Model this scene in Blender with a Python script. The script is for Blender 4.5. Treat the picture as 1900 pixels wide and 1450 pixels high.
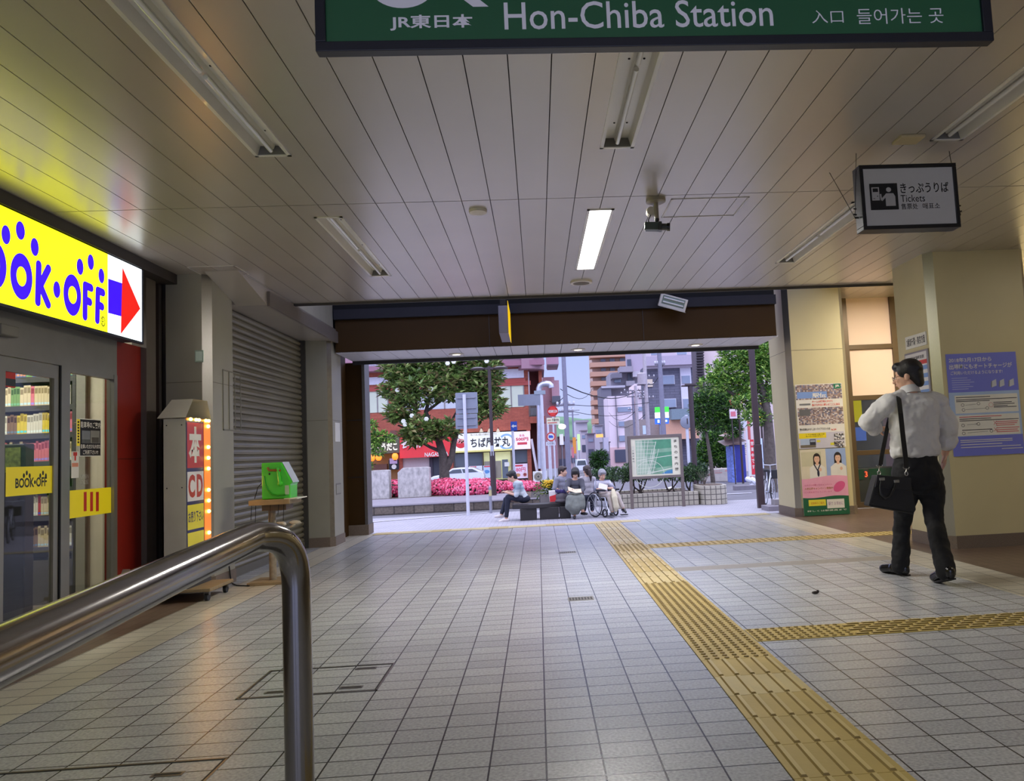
import bpy, math, random
from mathutils import Vector, Matrix, Euler

# ------------------------------------------------------------------ scene, camera, light
scene = bpy.context.scene
for _o in list(bpy.data.objects):
    bpy.data.objects.remove(_o)
COL = scene.collection
RND = random.Random(7)

FPX, PX, PY, CAMH = 1420.0, 1076.0, 725.0, 1.18      # focal length and principal point in pixels of the 1900 x 1450 frame
_yv = Vector(((998.0 - PX) / FPX, (838.0 - PY) / FPX, 1.0)).normalized()
_n = _yv.cross(Vector((1.0, -0.0465, 0.0))).normalized()
_xv = -_yv.cross(_n)
if _xv.x < 0: _xv = -_xv
_zv = -_yv.cross(_xv)
if _zv.y > 0: _zv = -_zv
RW = Matrix((_xv, _yv, _zv))                          # camera pixel axes -> world axes
CAM = Vector((0, 0, CAMH))

cam_data = bpy.data.cameras.new('camera')
cam = bpy.data.objects.new('camera', cam_data)
COL.objects.link(cam)
_r = RW @ Vector((1, 0, 0)); _u = RW @ Vector((0, -1, 0)); _b = RW @ Vector((0, 0, -1))
cam.matrix_world = Matrix(((_r.x, _u.x, _b.x, 0), (_r.y, _u.y, _b.y, 0), (_r.z, _u.z, _b.z, CAMH), (0, 0, 0, 1)))
cam_data.sensor_fit = 'HORIZONTAL'
cam_data.sensor_width = 36.0
cam_data.lens = FPX / 1900.0 * 36.0
cam_data.shift_x = -(PX - 950.0) / 1900.0
cam_data.shift_y = 0.0
cam_data.clip_start = 0.05
cam_data.clip_end = 2000
scene.camera = cam

scene.view_settings.view_transform = 'Standard'
scene.view_settings.look = 'None'
scene.view_settings.exposure = 0.0
scene.view_settings.gamma = 1.0
scene.view_settings.use_curve_mapping = False

def lin(c):
    def f(x):
        x /= 255.0
        return x / 12.92 if x <= 0.04045 else ((x + 0.055) / 1.055) ** 2.4
    if isinstance(c, str):
        c = c.lstrip('#'); c = tuple(int(c[i:i + 2], 16) for i in (0, 2, 4))
    return tuple(f(x) for x in c)

world = bpy.data.worlds.new('dusk_sky'); scene.world = world
world.use_nodes = True
_nt = world.node_tree; _nt.nodes.clear()
_out = _nt.nodes.new('ShaderNodeOutputWorld'); _bg = _nt.nodes.new('ShaderNodeBackground')
_tc = _nt.nodes.new('ShaderNodeTexCoord'); _sx = _nt.nodes.new('ShaderNodeSeparateXYZ'); _cr = _nt.nodes.new('ShaderNodeValToRGB')
_nt.links.new(_tc.outputs['Generated'], _sx.inputs[0]); _nt.links.new(_sx.outputs['Z'], _cr.inputs[0])
_cr.color_ramp.elements[0].position = 0.0; _cr.color_ramp.elements[0].color = (*lin((190, 198, 240)), 1)
_cr.color_ramp.elements[1].position = 0.16; _cr.color_ramp.elements[1].color = (*lin((166, 182, 240)), 1)
_e = _cr.color_ramp.elements.new(0.8); _e.color = (*lin((206, 208, 232)), 1)
# the sky gets brighter overhead and towards the afterglow behind the station
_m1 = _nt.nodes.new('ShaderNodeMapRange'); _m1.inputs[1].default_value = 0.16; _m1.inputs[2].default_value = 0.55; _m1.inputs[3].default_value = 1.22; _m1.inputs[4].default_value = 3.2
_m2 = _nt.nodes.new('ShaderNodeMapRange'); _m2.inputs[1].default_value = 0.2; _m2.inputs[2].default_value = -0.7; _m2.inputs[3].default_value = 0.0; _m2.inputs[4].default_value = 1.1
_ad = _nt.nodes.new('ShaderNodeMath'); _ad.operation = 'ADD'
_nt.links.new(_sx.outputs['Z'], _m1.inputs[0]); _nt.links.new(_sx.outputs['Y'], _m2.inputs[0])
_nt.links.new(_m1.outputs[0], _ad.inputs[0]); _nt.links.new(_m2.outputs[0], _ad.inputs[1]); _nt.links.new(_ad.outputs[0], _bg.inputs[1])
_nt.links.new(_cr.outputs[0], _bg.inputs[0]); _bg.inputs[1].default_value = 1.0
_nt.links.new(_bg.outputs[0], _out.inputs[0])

def area(name, loc, size, sizey, power, color=(1, 1, 1), rot=(0, 0, 0)):
    l = bpy.data.lights.new(name, 'AREA'); l.shape = 'RECTANGLE'; l.size = size; l.size_y = sizey
    l.energy = power; l.color = color
    o = bpy.data.objects.new(name, l); COL.objects.link(o); o.location = loc; o.rotation_euler = rot
    return o
TUBE = (1.0, 0.97, 0.92)
# fluorescents on in view and in the ticket hall; unseen fill added behind camera
area('tube_and_fill_light', (0.575, 6.9, 3.035), 0.16, 1.9, 105, TUBE)
area('tube_and_fill_light', (0.575, -0.9, 3.035), 0.16, 1.9, 18, TUBE)
area('tube_and_fill_light', (-1.54, -0.9, 3.035), 0.16, 1.9, 18, TUBE)
area('tube_and_fill_light', (2.70, -0.9, 3.035), 0.16, 1.9, 18, TUBE)
area('tube_and_fill_light', (5.9, 10.4, 3.46), 0.16, 1.9, 120, (1.0, 0.90, 0.72))
area('tube_and_fill_light', (5.9, 5.6, 3.03), 0.16, 1.9, 16, (1.0, 0.92, 0.78))
area('tube_and_fill_light', (-4.9, 6.2, 2.68), 0.3, 1.2, 62, (1.0, 0.95, 0.85))

# ------------------------------------------------------------------ pixel -> world
def ray(u, v): return RW @ Vector(((u - PX) / FPX, (v - PY) / FPX, 1.0))
def az(u, v, z=0.0):
    d = ray(u, v); return CAM + d * ((z - CAMH) / d.z)
def ay(u, v, y):
    d = ray(u, v); return CAM + d * (y / d.y)
def ax(u, v, x):
    d = ray(u, v); return CAM + d * (x / d.x)

# ------------------------------------------------------------------ materials
MATS = {}
def mat(name, color=(128, 128, 128), rough=0.6, metal=0.0, emit=None, estr=0.0, var=0.06, vscale=6.0, bump=0.0, bscale=60.0,
        spec=0.5, alpha=None, coat=0.0, stretch=None):
    if name in MATS: return MATS[name]
    m = bpy.data.materials.new(name); MATS[name] = m
    m.use_nodes = True
    nt = m.node_tree; b = nt.nodes['Principled BSDF']
    c = lin(color)
    b.inputs['Base Color'].default_value = (*c, 1)
    b.inputs['Roughness'].default_value = rough
    b.inputs['Metallic'].default_value = metal
    b.inputs['Specular IOR Level'].default_value = spec
    if coat: b.inputs['Coat Weight'].default_value = coat
    if emit is not None:
        b.inputs['Emission Color'].default_value = (*lin(emit), 1)
        b.inputs['Emission Strength'].default_value = estr
    if alpha is not None: b.inputs['Alpha'].default_value = alpha
    if var > 0 or bump > 0:
        tc = nt.nodes.new('ShaderNodeTexCoord'); vec = tc.outputs['Object']
        if stretch:
            mp = nt.nodes.new('ShaderNodeMapping'); mp.inputs['Scale'].default_value = stretch
            nt.links.new(vec, mp.inputs[0]); vec = mp.outputs[0]
    if var > 0:
        nz = nt.nodes.new('ShaderNodeTexNoise'); nz.inputs['Scale'].default_value = vscale; nz.inputs['Detail'].default_value = 4
        nt.links.new(vec, nz.inputs['Vector'])
        cr = nt.nodes.new('ShaderNodeValToRGB')
        cr.color_ramp.elements[0].position = 0.3; cr.color_ramp.elements[1].position = 0.7
        cr.color_ramp.elements[0].color = (*[x * (1 - var) for x in c], 1)
        cr.color_ramp.elements[1].color = (*[min(1, x * (1 + var)) for x in c], 1)
        nt.links.new(nz.outputs[0], cr.inputs[0]); nt.links.new(cr.outputs[0], b.inputs['Base Color'])
    if bump > 0:
        nb = nt.nodes.new('ShaderNodeTexNoise'); nb.inputs['Scale'].default_value = bscale; nb.inputs['Detail'].default_value = 3
        nt.links.new(vec, nb.inputs['Vector'])
        bp = nt.nodes.new('ShaderNodeBump'); bp.inputs['Strength'].default_value = bump; bp.inputs['Distance'].default_value = 0.01
        nt.links.new(nb.outputs[0], bp.inputs['Height']); nt.links.new(bp.outputs[0], b.inputs['Normal'])
    return m

def tile_mat(name, c1, c2, joint, bw, bh, phase, mortar=0.006, rough=0.35, offset=0.0, bump=0.25, axes='XY', spec=0.5, speck=0.10, sscale=70, mbias=0.0):
    """tiles with joints: brick texture on object coordinates, plus a grainy face"""
    if name in MATS: return MATS[name]
    m = bpy.data.materials.new(name); MATS[name] = m; m.use_nodes = True
    nt = m.node_tree; b = nt.nodes['Principled BSDF']
    tc = nt.nodes.new('ShaderNodeTexCoord'); sp = nt.nodes.new('ShaderNodeSeparateXYZ'); cb = nt.nodes.new('ShaderNodeCombineXYZ')
    nt.links.new(tc.outputs['Object'], sp.inputs[0])
    for i, a in enumerate(axes):
        ad = nt.nodes.new('ShaderNodeMath'); ad.operation = 'ADD'; ad.inputs[1].default_value = -phase[i] + 1000 * (bw if i == 0 else bh)
        nt.links.new(sp.outputs[a], ad.inputs[0]); nt.links.new(ad.outputs[0], cb.inputs[i])
    br = nt.nodes.new('ShaderNodeTexBrick')
    br.offset = offset; br.squash = 1.0
    br.inputs['Scale'].default_value = 1.0; br.inputs['Brick Width'].default_value = bw; br.inputs['Row Height'].default_value = bh
    br.inputs['Mortar Size'].default_value = mortar; br.inputs['Mortar Smooth'].default_value = 0.2; br.inputs['Bias'].default_value = mbias
    br.inputs['Color1'].default_value = (*lin(c1), 1); br.inputs['Color2'].default_value = (*lin(c2), 1); br.inputs['Mortar'].default_value = (*lin(joint), 1)
    nt.links.new(cb.outputs[0], br.inputs['Vector'])
    nz = nt.nodes.new('ShaderNodeTexNoise'); nz.inputs['Scale'].default_value = sscale; nz.inputs['Detail'].default_value = 3
    nt.links.new(tc.outputs['Object'], nz.inputs['Vector'])
    nl = nt.nodes.new('ShaderNodeTexNoise'); nl.inputs['Scale'].default_value = 0.9; nl.inputs['Detail'].default_value = 4
    nt.links.new(tc.outputs['Object'], nl.inputs['Vector'])
    mr = nt.nodes.new('ShaderNodeMapRange'); mr.inputs[1].default_value = 0.3; mr.inputs[2].default_value = 0.7
    mr.inputs[3].default_value = 1 - speck; mr.inputs[4].default_value = 1 + speck
    nt.links.new(nz.outputs[0], mr.inputs[0])
    m2 = nt.nodes.new('ShaderNodeMapRange'); m2.inputs[1].default_value = 0.3; m2.inputs[2].default_value = 0.7
    m2.inputs[3].default_value = 0.92; m2.inputs[4].default_value = 1.06
    nt.links.new(nl.outputs[0], m2.inputs[0])
    mu = nt.nodes.new('ShaderNodeMath'); mu.operation = 'MULTIPLY'; nt.links.new(mr.outputs[0], mu.inputs[0]); nt.links.new(m2.outputs[0], mu.inputs[1])
    mx = nt.nodes.new('ShaderNodeVectorMath'); mx.operation = 'SCALE'
    nt.links.new(br.outputs['Color'], mx.inputs[0]); nt.links.new(mu.outputs[0], mx.inputs['Scale'])
    nt.links.new(mx.outputs[0], b.inputs['Base Color'])
    # height: joints lower than faces, grain on faces
    iv = nt.nodes.new('ShaderNodeMath'); iv.operation = 'SUBTRACT'; iv.inputs[0].default_value = 1.0
    nt.links.new(br.outputs['Fac'], iv.inputs[1])
    hg = nt.nodes.new('ShaderNodeMath'); hg.operation = 'MULTIPLY_ADD'; hg.inputs[1].default_value = 0.35
    nt.links.new(nz.outputs[0], hg.inputs[0]); nt.links.new(iv.outputs[0], hg.inputs[2])
    bp = nt.nodes.new('ShaderNodeBump'); bp.inputs['Strength'].default_value = bump; bp.inputs['Distance'].default_value = 0.004
    nt.links.new(hg.outputs[0], bp.inputs['Height']); nt.links.new(bp.outputs[0], b.inputs['Normal'])
    b.inputs['Roughness'].default_value = rough; b.inputs['Specular IOR Level'].default_value = spec
    return m

def glass_mat(name='pane_glass', tint=(235, 240, 238), refl=0.12):
    if name in MATS: return MATS[name]
    m = bpy.data.materials.new(name); MATS[name] = m; m.use_nodes = True
    nt = m.node_tree; nt.nodes.clear()
    o = nt.nodes.new('ShaderNodeOutputMaterial'); t = nt.nodes.new('ShaderNodeBsdfTransparent'); g = nt.nodes.new('ShaderNodeBsdfGlossy')
    t.inputs[0].default_value = (*lin(tint), 1); g.inputs['Roughness'].default_value = 0.02
    f = nt.nodes.new('ShaderNodeFresnel'); f.inputs[0].default_value = 1.45
    a = nt.nodes.new('ShaderNodeMath'); a.operation = 'ADD'; a.inputs[1].default_value = refl * 0.2
    nt.links.new(f.outputs[0], a.inputs[0])
    ge = nt.nodes.new('ShaderNodeNewGeometry'); iv = nt.nodes.new('ShaderNodeMath'); iv.operation = 'SUBTRACT'; iv.inputs[0].default_value = 1.0
    nt.links.new(ge.outputs['Backfacing'], iv.inputs[1])
    ml = nt.nodes.new('ShaderNodeMath'); ml.operation = 'MULTIPLY'; nt.links.new(a.outputs[0], ml.inputs[0]); nt.links.new(iv.outputs[0], ml.inputs[1])
    mx = nt.nodes.new('ShaderNodeMixShader'); nt.links.new(ml.outputs[0], mx.inputs[0])
    nt.links.new(t.outputs[0], mx.inputs[1]); nt.links.new(g.outputs[0], mx.inputs[2]); nt.links.new(mx.outputs[0], o.inputs[0])
    return m

def flat(c, rough=0.55, **k):
    """plain paint of one colour"""
    if not isinstance(c, str): c = '%02x%02x%02x' % tuple(c)
    return mat('paint_' + c.lstrip('#') + ('_%d' % int(rough * 100)), c, rough, var=0.04, vscale=9.0, **k)

def lit(c, s=1.0):
    if not isinstance(c, str): c = '%02x%02x%02x' % tuple(c)
    return mat('lit_' + c.lstrip('#') + '_%d' % int(s * 100), c, 0.4, emit=c, estr=s, var=0)

# ------------------------------------------------------------------ mesh building
def frame(o, right, up):
    """matrix with x = right, y = up, z = outwards"""
    r = Vector(right).normalized(); u = Vector(up); u = (u - r * u.dot(r)).normalized(); n = r.cross(u); o = Vector(o)
    return Matrix(((r.x, u.x, n.x, o.x), (r.y, u.y, n.y, o.y), (r.z, u.z, n.z, o.z), (0, 0, 0, 1)))
def F_front(x, y, z): return frame((x, y, z), (1, 0, 0), (0, 0, 1))   # faces the camera (-Y)
def F_east(x, y, z): return frame((x, y, z), (0, 1, 0), (0, 0, 1))    # faces +X
def F_west(x, y, z): return frame((x, y, z), (0, -1, 0), (0, 0, 1))   # faces -X

class MB:
    def __init__(self): self.v = []; self.f = []; self.mi = []; self.mats = []
    def slot(self, m):
        if m not in self.mats: self.mats.append(m)
        return self.mats.index(m)
    def add(self, vs, fs, m, M=None):
        k = len(self.v); s = self.slot(m)
        for p in vs:
            p = Vector(p)
            self.v.append(M @ p if M is not None else p)
        for q in fs: self.f.append([k + i for i in q]); self.mi.append(s)
        return self
    def box(self, x0, x1, y0, y1, z0, z1, m, M=None):
        vs = [(x, y, z) for z in (z0, z1) for y in (y0, y1) for x in (x0, x1)]
        return self.add(vs, [(0, 2, 3, 1), (4, 5, 7, 6), (0, 1, 5, 4), (2, 6, 7, 3), (0, 4, 6, 2), (1, 3, 7, 5)], m, M)
    def rect(self, x0, y0, x1, y1, z, m, M):
        return self.add([(x0, y0, z), (x1, y0, z), (x1, y1, z), (x0, y1, z)], [(0, 1, 2, 3)], m, M)
    def poly(self, pts, z, m, M):
        return self.add([(p[0], p[1], z) for p in pts], [tuple(range(len(pts)))], m, M)
    def disc(self, cx, cy, rx, ry, z, m, M, n=28):
        return self.poly([(cx + rx * math.cos(2 * math.pi * i / n), cy + ry * math.sin(2 * math.pi * i / n)) for i in range(n)], z, m, M)
    def ring(self, cx, cy, rx, ry, w, z, m, M, n=36):
        vs = []; fs = []
        for i in range(n):
            a = 2 * math.pi * i / n
            vs.append((cx + rx * math.cos(a), cy + ry * math.sin(a), z)); vs.append((cx + (rx - w) * math.cos(a), cy + (ry - w) * math.sin(a), z))
        for i in range(n):
            j = (i + 1) % n; fs.append((2 * i, 2 * j, 2 * j + 1, 2 * i + 1))
        return self.add(vs, fs, m, M)
    def stroke(self, pts, w, z, m, M, n=10):
        """flat thick line with round ends and joints"""
        for i in range(len(pts) - 1):
            p = Vector((*pts[i], 0)); q = Vector((*pts[i + 1], 0)); d = q - p
            if d.length < 1e-9: continue
            a0 = math.atan2(d.y, d.x); pl = []
            for k in range(n + 1):
                a = a0 + math.pi / 2 + math.pi * k / n; pl.append((p.x + w / 2 * math.cos(a), p.y + w / 2 * math.sin(a)))
            for k in range(n + 1):
                a = a0 - math.pi / 2 + math.pi * k / n; pl.append((q.x + w / 2 * math.cos(a), q.y + w / 2 * math.sin(a)))
            self.poly(pl, z + i * 2e-5, m, M)
        return self
    def line(self, x0, y0, x1, y1, w, z, m, M):
        d = Vector((x1 - x0, y1 - y0, 0)); n = Vector((-d.y, d.x, 0)).normalized() * (w / 2)
        return self.poly([(x0 - n.x, y0 - n.y), (x1 - n.x, y1 - n.y), (x1 + n.x, y1 + n.y), (x0 + n.x, y0 + n.y)], z, m, M)
    def prism(self, pts, z0, z1, m, M=None):
        n = len(pts); vs = [(p[0], p[1], z0) for p in pts] + [(p[0], p[1], z1) for p in pts]
        fs = [tuple(reversed(range(n))), tuple(range(n, 2 * n))] + [(i, (i + 1) % n, n + (i + 1) % n, n + i) for i in range(n)]
        return self.add(vs, fs, m, M)
    def tube(self, pts, r, m, n=10, M=None, cap=True):
        pts = [Vector(p) for p in pts]; rs = r if isinstance(r, (list, tuple)) else [r] * len(pts)
        t0 = (pts[1] - pts[0]).normalized()
        side = t0.cross(Vector((0, 0, 1)))
        if side.length < 1e-3: side = t0.cross(Vector((1, 0, 0)))
        side.normalize(); vs = []; fs = []
        for i, p in enumerate(pts):
            t = ((pts[min(i + 1, len(pts) - 1)] - p).normalized() + (p - pts[max(i - 1, 0)]).normalized())
            if t.length < 1e-6: t = t0
            t.normalize(); side = (side - t * side.dot(t)).normalized(); up = t.cross(side)
            for k in range(n):
                a = 2 * math.pi * k / n; vs.append(p + (side * math.cos(a) + up * math.sin(a)) * rs[i])
        for i in range(len(pts) - 1):
            for k in range(n):
                k2 = (k + 1) % n; fs.append((i * n + k, i * n + k2, (i + 1) * n + k2, (i + 1) * n + k))
        if cap: fs.append(tuple(reversed(range(n)))); fs.append(tuple(range((len(pts) - 1) * n, len(pts) * n)))
        return self.add(vs, fs, m, M)
    def ball(self, c, r, m, n=14, rot=None, M=None):
        r = (r, r, r) if not isinstance(r, (tuple, list)) else r
        k = max(4, n // 2); vs = []; fs = []; R = rot.to_matrix() if isinstance(rot, Euler) else rot
        for i in range(k + 1):
            th = math.pi * i / k
            for j in range(n):
                ph = 2 * math.pi * j / n
                p = Vector((r[0] * math.sin(th) * math.cos(ph), r[1] * math.sin(th) * math.sin(ph), r[2] * math.cos(th)))
                if R is not None: p = R @ p
                vs.append(Vector(c) + p)
        for i in range(k):
            for j in range(n):
                j2 = (j + 1) % n; fs.append((i * n + j, (i + 1) * n + j, (i + 1) * n + j2, i * n + j2))
        return self.add(vs, fs, m, M)
    def lathe(self, prof, c, m, n=24, axis=None):
        vs = []; fs = []; c = Vector(c); A = axis.to_matrix() if isinstance(axis, Euler) else axis
        for rr, zz in prof:
            for k in range(n):
                a = 2 * math.pi * k / n; p = Vector((rr * math.cos(a), rr * math.sin(a), zz))
                vs.append(c + (A @ p if A is not None else p))
        for i in range(len(prof) - 1):
            for k in range(n):
                k2 = (k + 1) % n; fs.append((i * n + k, i * n + k2, (i + 1) * n + k2, (i + 1) * n + k))
        fs.append(tuple(reversed(range(n)))); fs.append(tuple(range((len(prof) - 1) * n, len(prof) * n)))
        return self.add(vs, fs, m)
    def build(self, name, parent=None, smooth=False, bevel=0.0, angle=40):
        me = bpy.data.meshes.new(name)
        me.from_pydata([tuple(p) for p in self.v], [], self.f)
        for m in self.mats: me.materials.append(m)
        me.polygons.foreach_set('material_index', self.mi)
        if smooth:
            me.polygons.foreach_set('use_smooth', [True] * len(self.f)); me.set_sharp_from_angle(angle=math.radians(angle))
        me.update()
        o = bpy.data.objects.new(name, me); COL.objects.link(o)
        if bevel > 0:
            b = o.modifiers.new('edge', 'BEVEL'); b.width = bevel; b.segments = 2; b.limit_method = 'ANGLE'; b.angle_limit = math.radians(40)
        put(o, parent)
        return o

def put(o, parent):
    if parent is not None:
        o.parent = parent
        if parent.type == 'EMPTY': o.matrix_parent_inverse = Matrix.Translation(-parent.location)

def tag(o, label, cat, group=None, kind=None):
    o['label'] = label; o['category'] = cat
    if group: o['group'] = group
    if kind: o['kind'] = kind
    return o
def struct(o, label=None):
    o['kind'] = 'structure'
    if label: o['label'] = label
    return o
def thing(name, label, cat, loc, group=None):
    o = bpy.data.objects.new(name, None); COL.objects.link(o); o.location = loc; o.empty_display_size = 0.1
    return tag(o, label, cat, group)
def dup(root, delta, label=None, group=None):
    """a copy of a thing and of its parts and sub-parts, moved by delta"""
    r = root.copy(); COL.objects.link(r); r.location = root.location + Vector(delta)
    if label: r['label'] = label
    if group: r['group'] = group
    for ch in list(root.children):
        c = ch.copy(); COL.objects.link(c); c.parent = r
        for g in list(ch.children):
            d = g.copy(); COL.objects.link(d); d.parent = c
    return r

_DG = None
def text_mesh(s, bold=0.0):
    c = bpy.data.curves.new('t', 'FONT'); c.body = s; c.size = 1.0; c.resolution_u = 3
    if bold: c.offset = bold
    o = bpy.data.objects.new('t', c); COL.objects.link(o)
    bpy.context.view_layer.update()
    dg = bpy.context.evaluated_depsgraph_get()
    me = bpy.data.meshes.new_from_object(o.evaluated_get(dg))
    vs = [tuple(v.co) for v in me.vertices]; fs = [tuple(p.vertices) for p in me.polygons]
    bpy.data.objects.remove(o); bpy.data.curves.remove(c); bpy.data.meshes.remove(me)
    return vs, fs
TCACHE = {}
def letters(mb, s, x0, y0, x1, y1, z, m, M, bold=0.0):
    """lay the string so that its ink fills the rectangle; x1 None keeps the type's own proportions"""
    if (s, bold) not in TCACHE: TCACHE[(s, bold)] = text_mesh(s, bold)
    vs, fs = TCACHE[(s, bold)]
    a0 = min(v[0] for v in vs); a1 = max(v[0] for v in vs); b0 = min(v[1] for v in vs); b1 = max(v[1] for v in vs)
    sy = (y1 - y0) / (b1 - b0); sx = sy if x1 is None else (x1 - x0) / (a1 - a0)
    mb.add([(x0 + (v[0] - a0) * sx, y0 + (v[1] - b0) * sy, z) for v in vs], fs, m, M)
def lettering(parent, s, x0, y0, x1, y1, z, m, M, bold=0.0, name='lettering'):
    mb = MB(); letters(mb, s, x0, y0, x1, y1, z, m, M, bold); return mb.build(name, parent)

def plate(bl, br, tl, th=0.0):
    """frame, width and height from three world corners"""
    r = br - bl; u = tl - bl
    return frame(bl, r, u), r.length, u.length
def plate_y(u0, v0, u1, v1, y):
    """upright board facing the camera at depth y from its pixel box: frame at its lower left, width, height"""
    uc, vc = (u0 + u1) / 2, (v0 + v1) / 2
    l = ay(u0, vc, y); r = ay(u1, vc, y); t = ay(uc, v0, y); b = ay(uc, v1, y)
    return F_front(l.x, y, b.z), r.x - l.x, t.z - b.z
# ------------------------------------------------------------------ the hall: floor, ceiling, walls
CZ = 3.06
def noisewall(name, c, **k): return mat(name, c, k.pop('rough', 0.5), var=k.pop('var', 0.05), vscale=k.pop('vscale', 2.0), **k)

T_MAIN = tile_mat('floor_tile_grey', (172, 173, 177), (186, 187, 190), (44, 43, 44), 0.2145, 0.15, (-0.0175, 3.165), 0.0038, 0.27, bump=0.7, speck=0.22, sscale=75)
T_EDGE = tile_mat('floor_tile_cream', (196, 189, 172), (204, 198, 182), (84, 80, 74), 0.2145, 0.15, (-0.0175, 3.165), 0.0042, 0.30, bump=0.4, speck=0.10, sscale=95)
T_BROWN = tile_mat('floor_tile_brown', (104, 86, 72), (114, 94, 80), (62, 52, 45), 0.10, 0.15, (-3.03, 3.165), 0.003, 0.35, bump=0.3, speck=0.12)
T_BAND = mat('floor_band_stone', (150, 144, 136), 0.45, var=0.1, vscale=40, bump=0.1)
T_OUT = tile_mat('paving_block_outside', (166, 163, 170), (176, 172, 178), (116, 112, 122), 0.2, 0.1, (0, 12.4), 0.006, 0.6, offset=0.5, bump=0.4, speck=0.1)
ASPH = mat('asphalt_road', (112, 110, 116), 0.85, var=0.1, vscale=3, bump=0.3, bscale=120)

def floor_piece(mb, x0, x1, y0, y1, m):
    mb.add([(x0, y0, 0), (x1, y0, 0), (x1, y1, 0), (x0, y1, 0)], [(0, 1, 2, 3)], m)
fl = MB()
LB, RB = -3.03, 3.80
floor_piece(fl, -8, LB, -8, 7.5, T_BROWN)
floor_piece(fl, -8, LB, 7.5, 12.38, T_MAIN)
floor_piece(fl, LB, LB + 0.43, -8, 12.38, T_EDGE)
floor_piece(fl, LB + 0.43, RB - 0.43, -8, 7.20, T_MAIN)
floor_piece(fl, LB + 0.43, 1.24, 7.20, 7.44, T_MAIN)
floor_piece(fl, 1.24, RB - 0.43, 7.20, 7.44, T_BAND)
floor_piece(fl, LB + 0.43, RB - 0.43, 7.44, 12.38, T_MAIN)
floor_piece(fl, RB - 0.43, RB, -8, 12.38, T_EDGE)
floor_piece(fl, RB, 8, -8, 12.38, T_BROWN)
struct(fl.build('floor'), 'grey tiled concourse floor with brown tile margins along both sides')

# outside ground: plaza paving, lane, falling road
PZ = -0.48                                            # the plaza lies a few steps lower than the hall
def gz(y):
    pts = [(12.5, 0), (14.6, PZ), (24, PZ), (55, -1.1), (105, -2.0), (260, -4.0), (600, -6)]
    if y <= pts[0][0]: return 0.0
    for (a, za), (b, zb) in zip(pts, pts[1:]):
        if y <= b: return za + (zb - za) * (y - a) / (b - a)
    return pts[-1][1]
pv = MB()
pv.add([(-14, 12.38, 0), (14, 12.38, 0), (14, 12.5, 0), (-14, 12.5, 0), (-14, 14.6, PZ), (14, 14.6, PZ), (14, 21.9, PZ), (-14, 21.9, PZ)], [(0, 1, 2, 3), (3, 2, 5, 4), (4, 5, 6, 7)], T_OUT)
struct(pv.build('pavement'), 'pale block paving of the plaza outside the opening')
rd = MB()
ys = [21.9, 24, 32, 40, 55, 105, 260, 600]
for a, b in zip(ys, ys[1:]):
    rd.add([(-300, a, gz(a)), (300, a, gz(a)), (300, b, gz(b)), (-300, b, gz(b))], [(0, 1, 2, 3)], ASPH)
struct(rd.build('road'), 'grey asphalt road falling away beyond the plaza')
# white road lines across the street
wl = MB(); WLINE = flat((205, 203, 210), 0.7)
def road_line(u0, v0, u1, v1, w):
    a = az(u0, v0, PZ + 0.012); b = az(u1, v1, PZ + 0.012)
    d = (b - a); n = Vector((-d.y, d.x, 0)).normalized() * w / 2
    wl.add([a - n, b - n, b + n, a + n], [(0, 1, 2, 3)], WLINE)
road_line(690, 969, 905, 951, 0.14)
road_line(1205, 918, 1250, 903, 0.22)
road_line(1320, 918, 1395, 915, 0.2)
struct(wl.build('road_marking'), 'white painted line on the road outside')

# ceiling boards running away from the camera, with openings for the light fittings
BOARD = mat('ceiling_board_paint', (192, 184, 173), 0.27, 0.35, var=0.03, vscale=1.2, spec=0.8)
GAPM = mat('ceiling_gap_black', (30, 28, 26), 0.9, var=0)
FIX_X = (-1.54, 0.575, 2.71); FIX_W = 0.215
FIX_Y = ((-1.9, 0.1), (2.66, 4.66), (5.88, 7.88))
HOLES = [(x - FIX_W / 2 + 0.02, x + FIX_W / 2 - 0.02, a + 0.02, b - 0.02) for x in FIX_X for a, b in FIX_Y]
HOLES += [(5.9 - FIX_W / 2 + 0.02, 5.9 + FIX_W / 2 - 0.02, 4.62, 6.58)]
cl = MB()
def board(x0, x1, y0, y1):
    cuts = [h for h in HOLES if h[0] < x1 and h[1] > x0 and h[2] < y1 and h[3] > y0]
    yb = sorted({y0, y1, *[max(y0, h[2]) for h in cuts], *[min(y1, h[3]) for h in cuts]})
    for a, b in zip(yb, yb[1:]):
        act = [h for h in cuts if h[2] <= a + 1e-6 and h[3] >= b - 1e-6]; xs = [(x0, x1)]
        for h in act:
            xs = [q for (p0, p1) in xs for q in ((p0, min(p1, h[0])), (max(p0, h[1]), p1)) if q[1] - q[0] > 1e-4]
        for p0, p1 in xs: cl.box(p0, p1, a, b, CZ, CZ + 0.012, BOARD)
PITCH = 0.2105
for k in range(-19, 40):
    x0 = -0.063 + PITCH * k; x1 = x0 + PITCH - 0.0055
    if x1 < -3.46 or x0 > 8: continue
    x0 = max(x0, -3.46)
    for a, b in ((-8.4, -4.91), (-4.9, -1.41), (-1.4, 2.09), (2.1, 5.59), (5.6, 9.15)):
        board(x0, x1, a, b)
cl.box(-3.46, 8, 9.15, 9.165, 3.03, 3.3, flat((70, 66, 62)))
cl.box(-8, 8.2, -8.5, 9.15, 3.22, 3.35, GAPM)
struct(cl.build('ceiling'), 'cream metal board ceiling of the concourse with dark joints')
rf = MB(); rf.box(-8, 8.2, 9.15, 11.06, 4.3, 4.4, GAPM); rf.box(-8, 3.6, 11.06, 12.1, 3.32, 4.4, GAPM); rf.box(3.6, 8.2, 11.06, 13, 4.3, 4.4, GAPM)
struct(rf.build('roof'))

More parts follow.
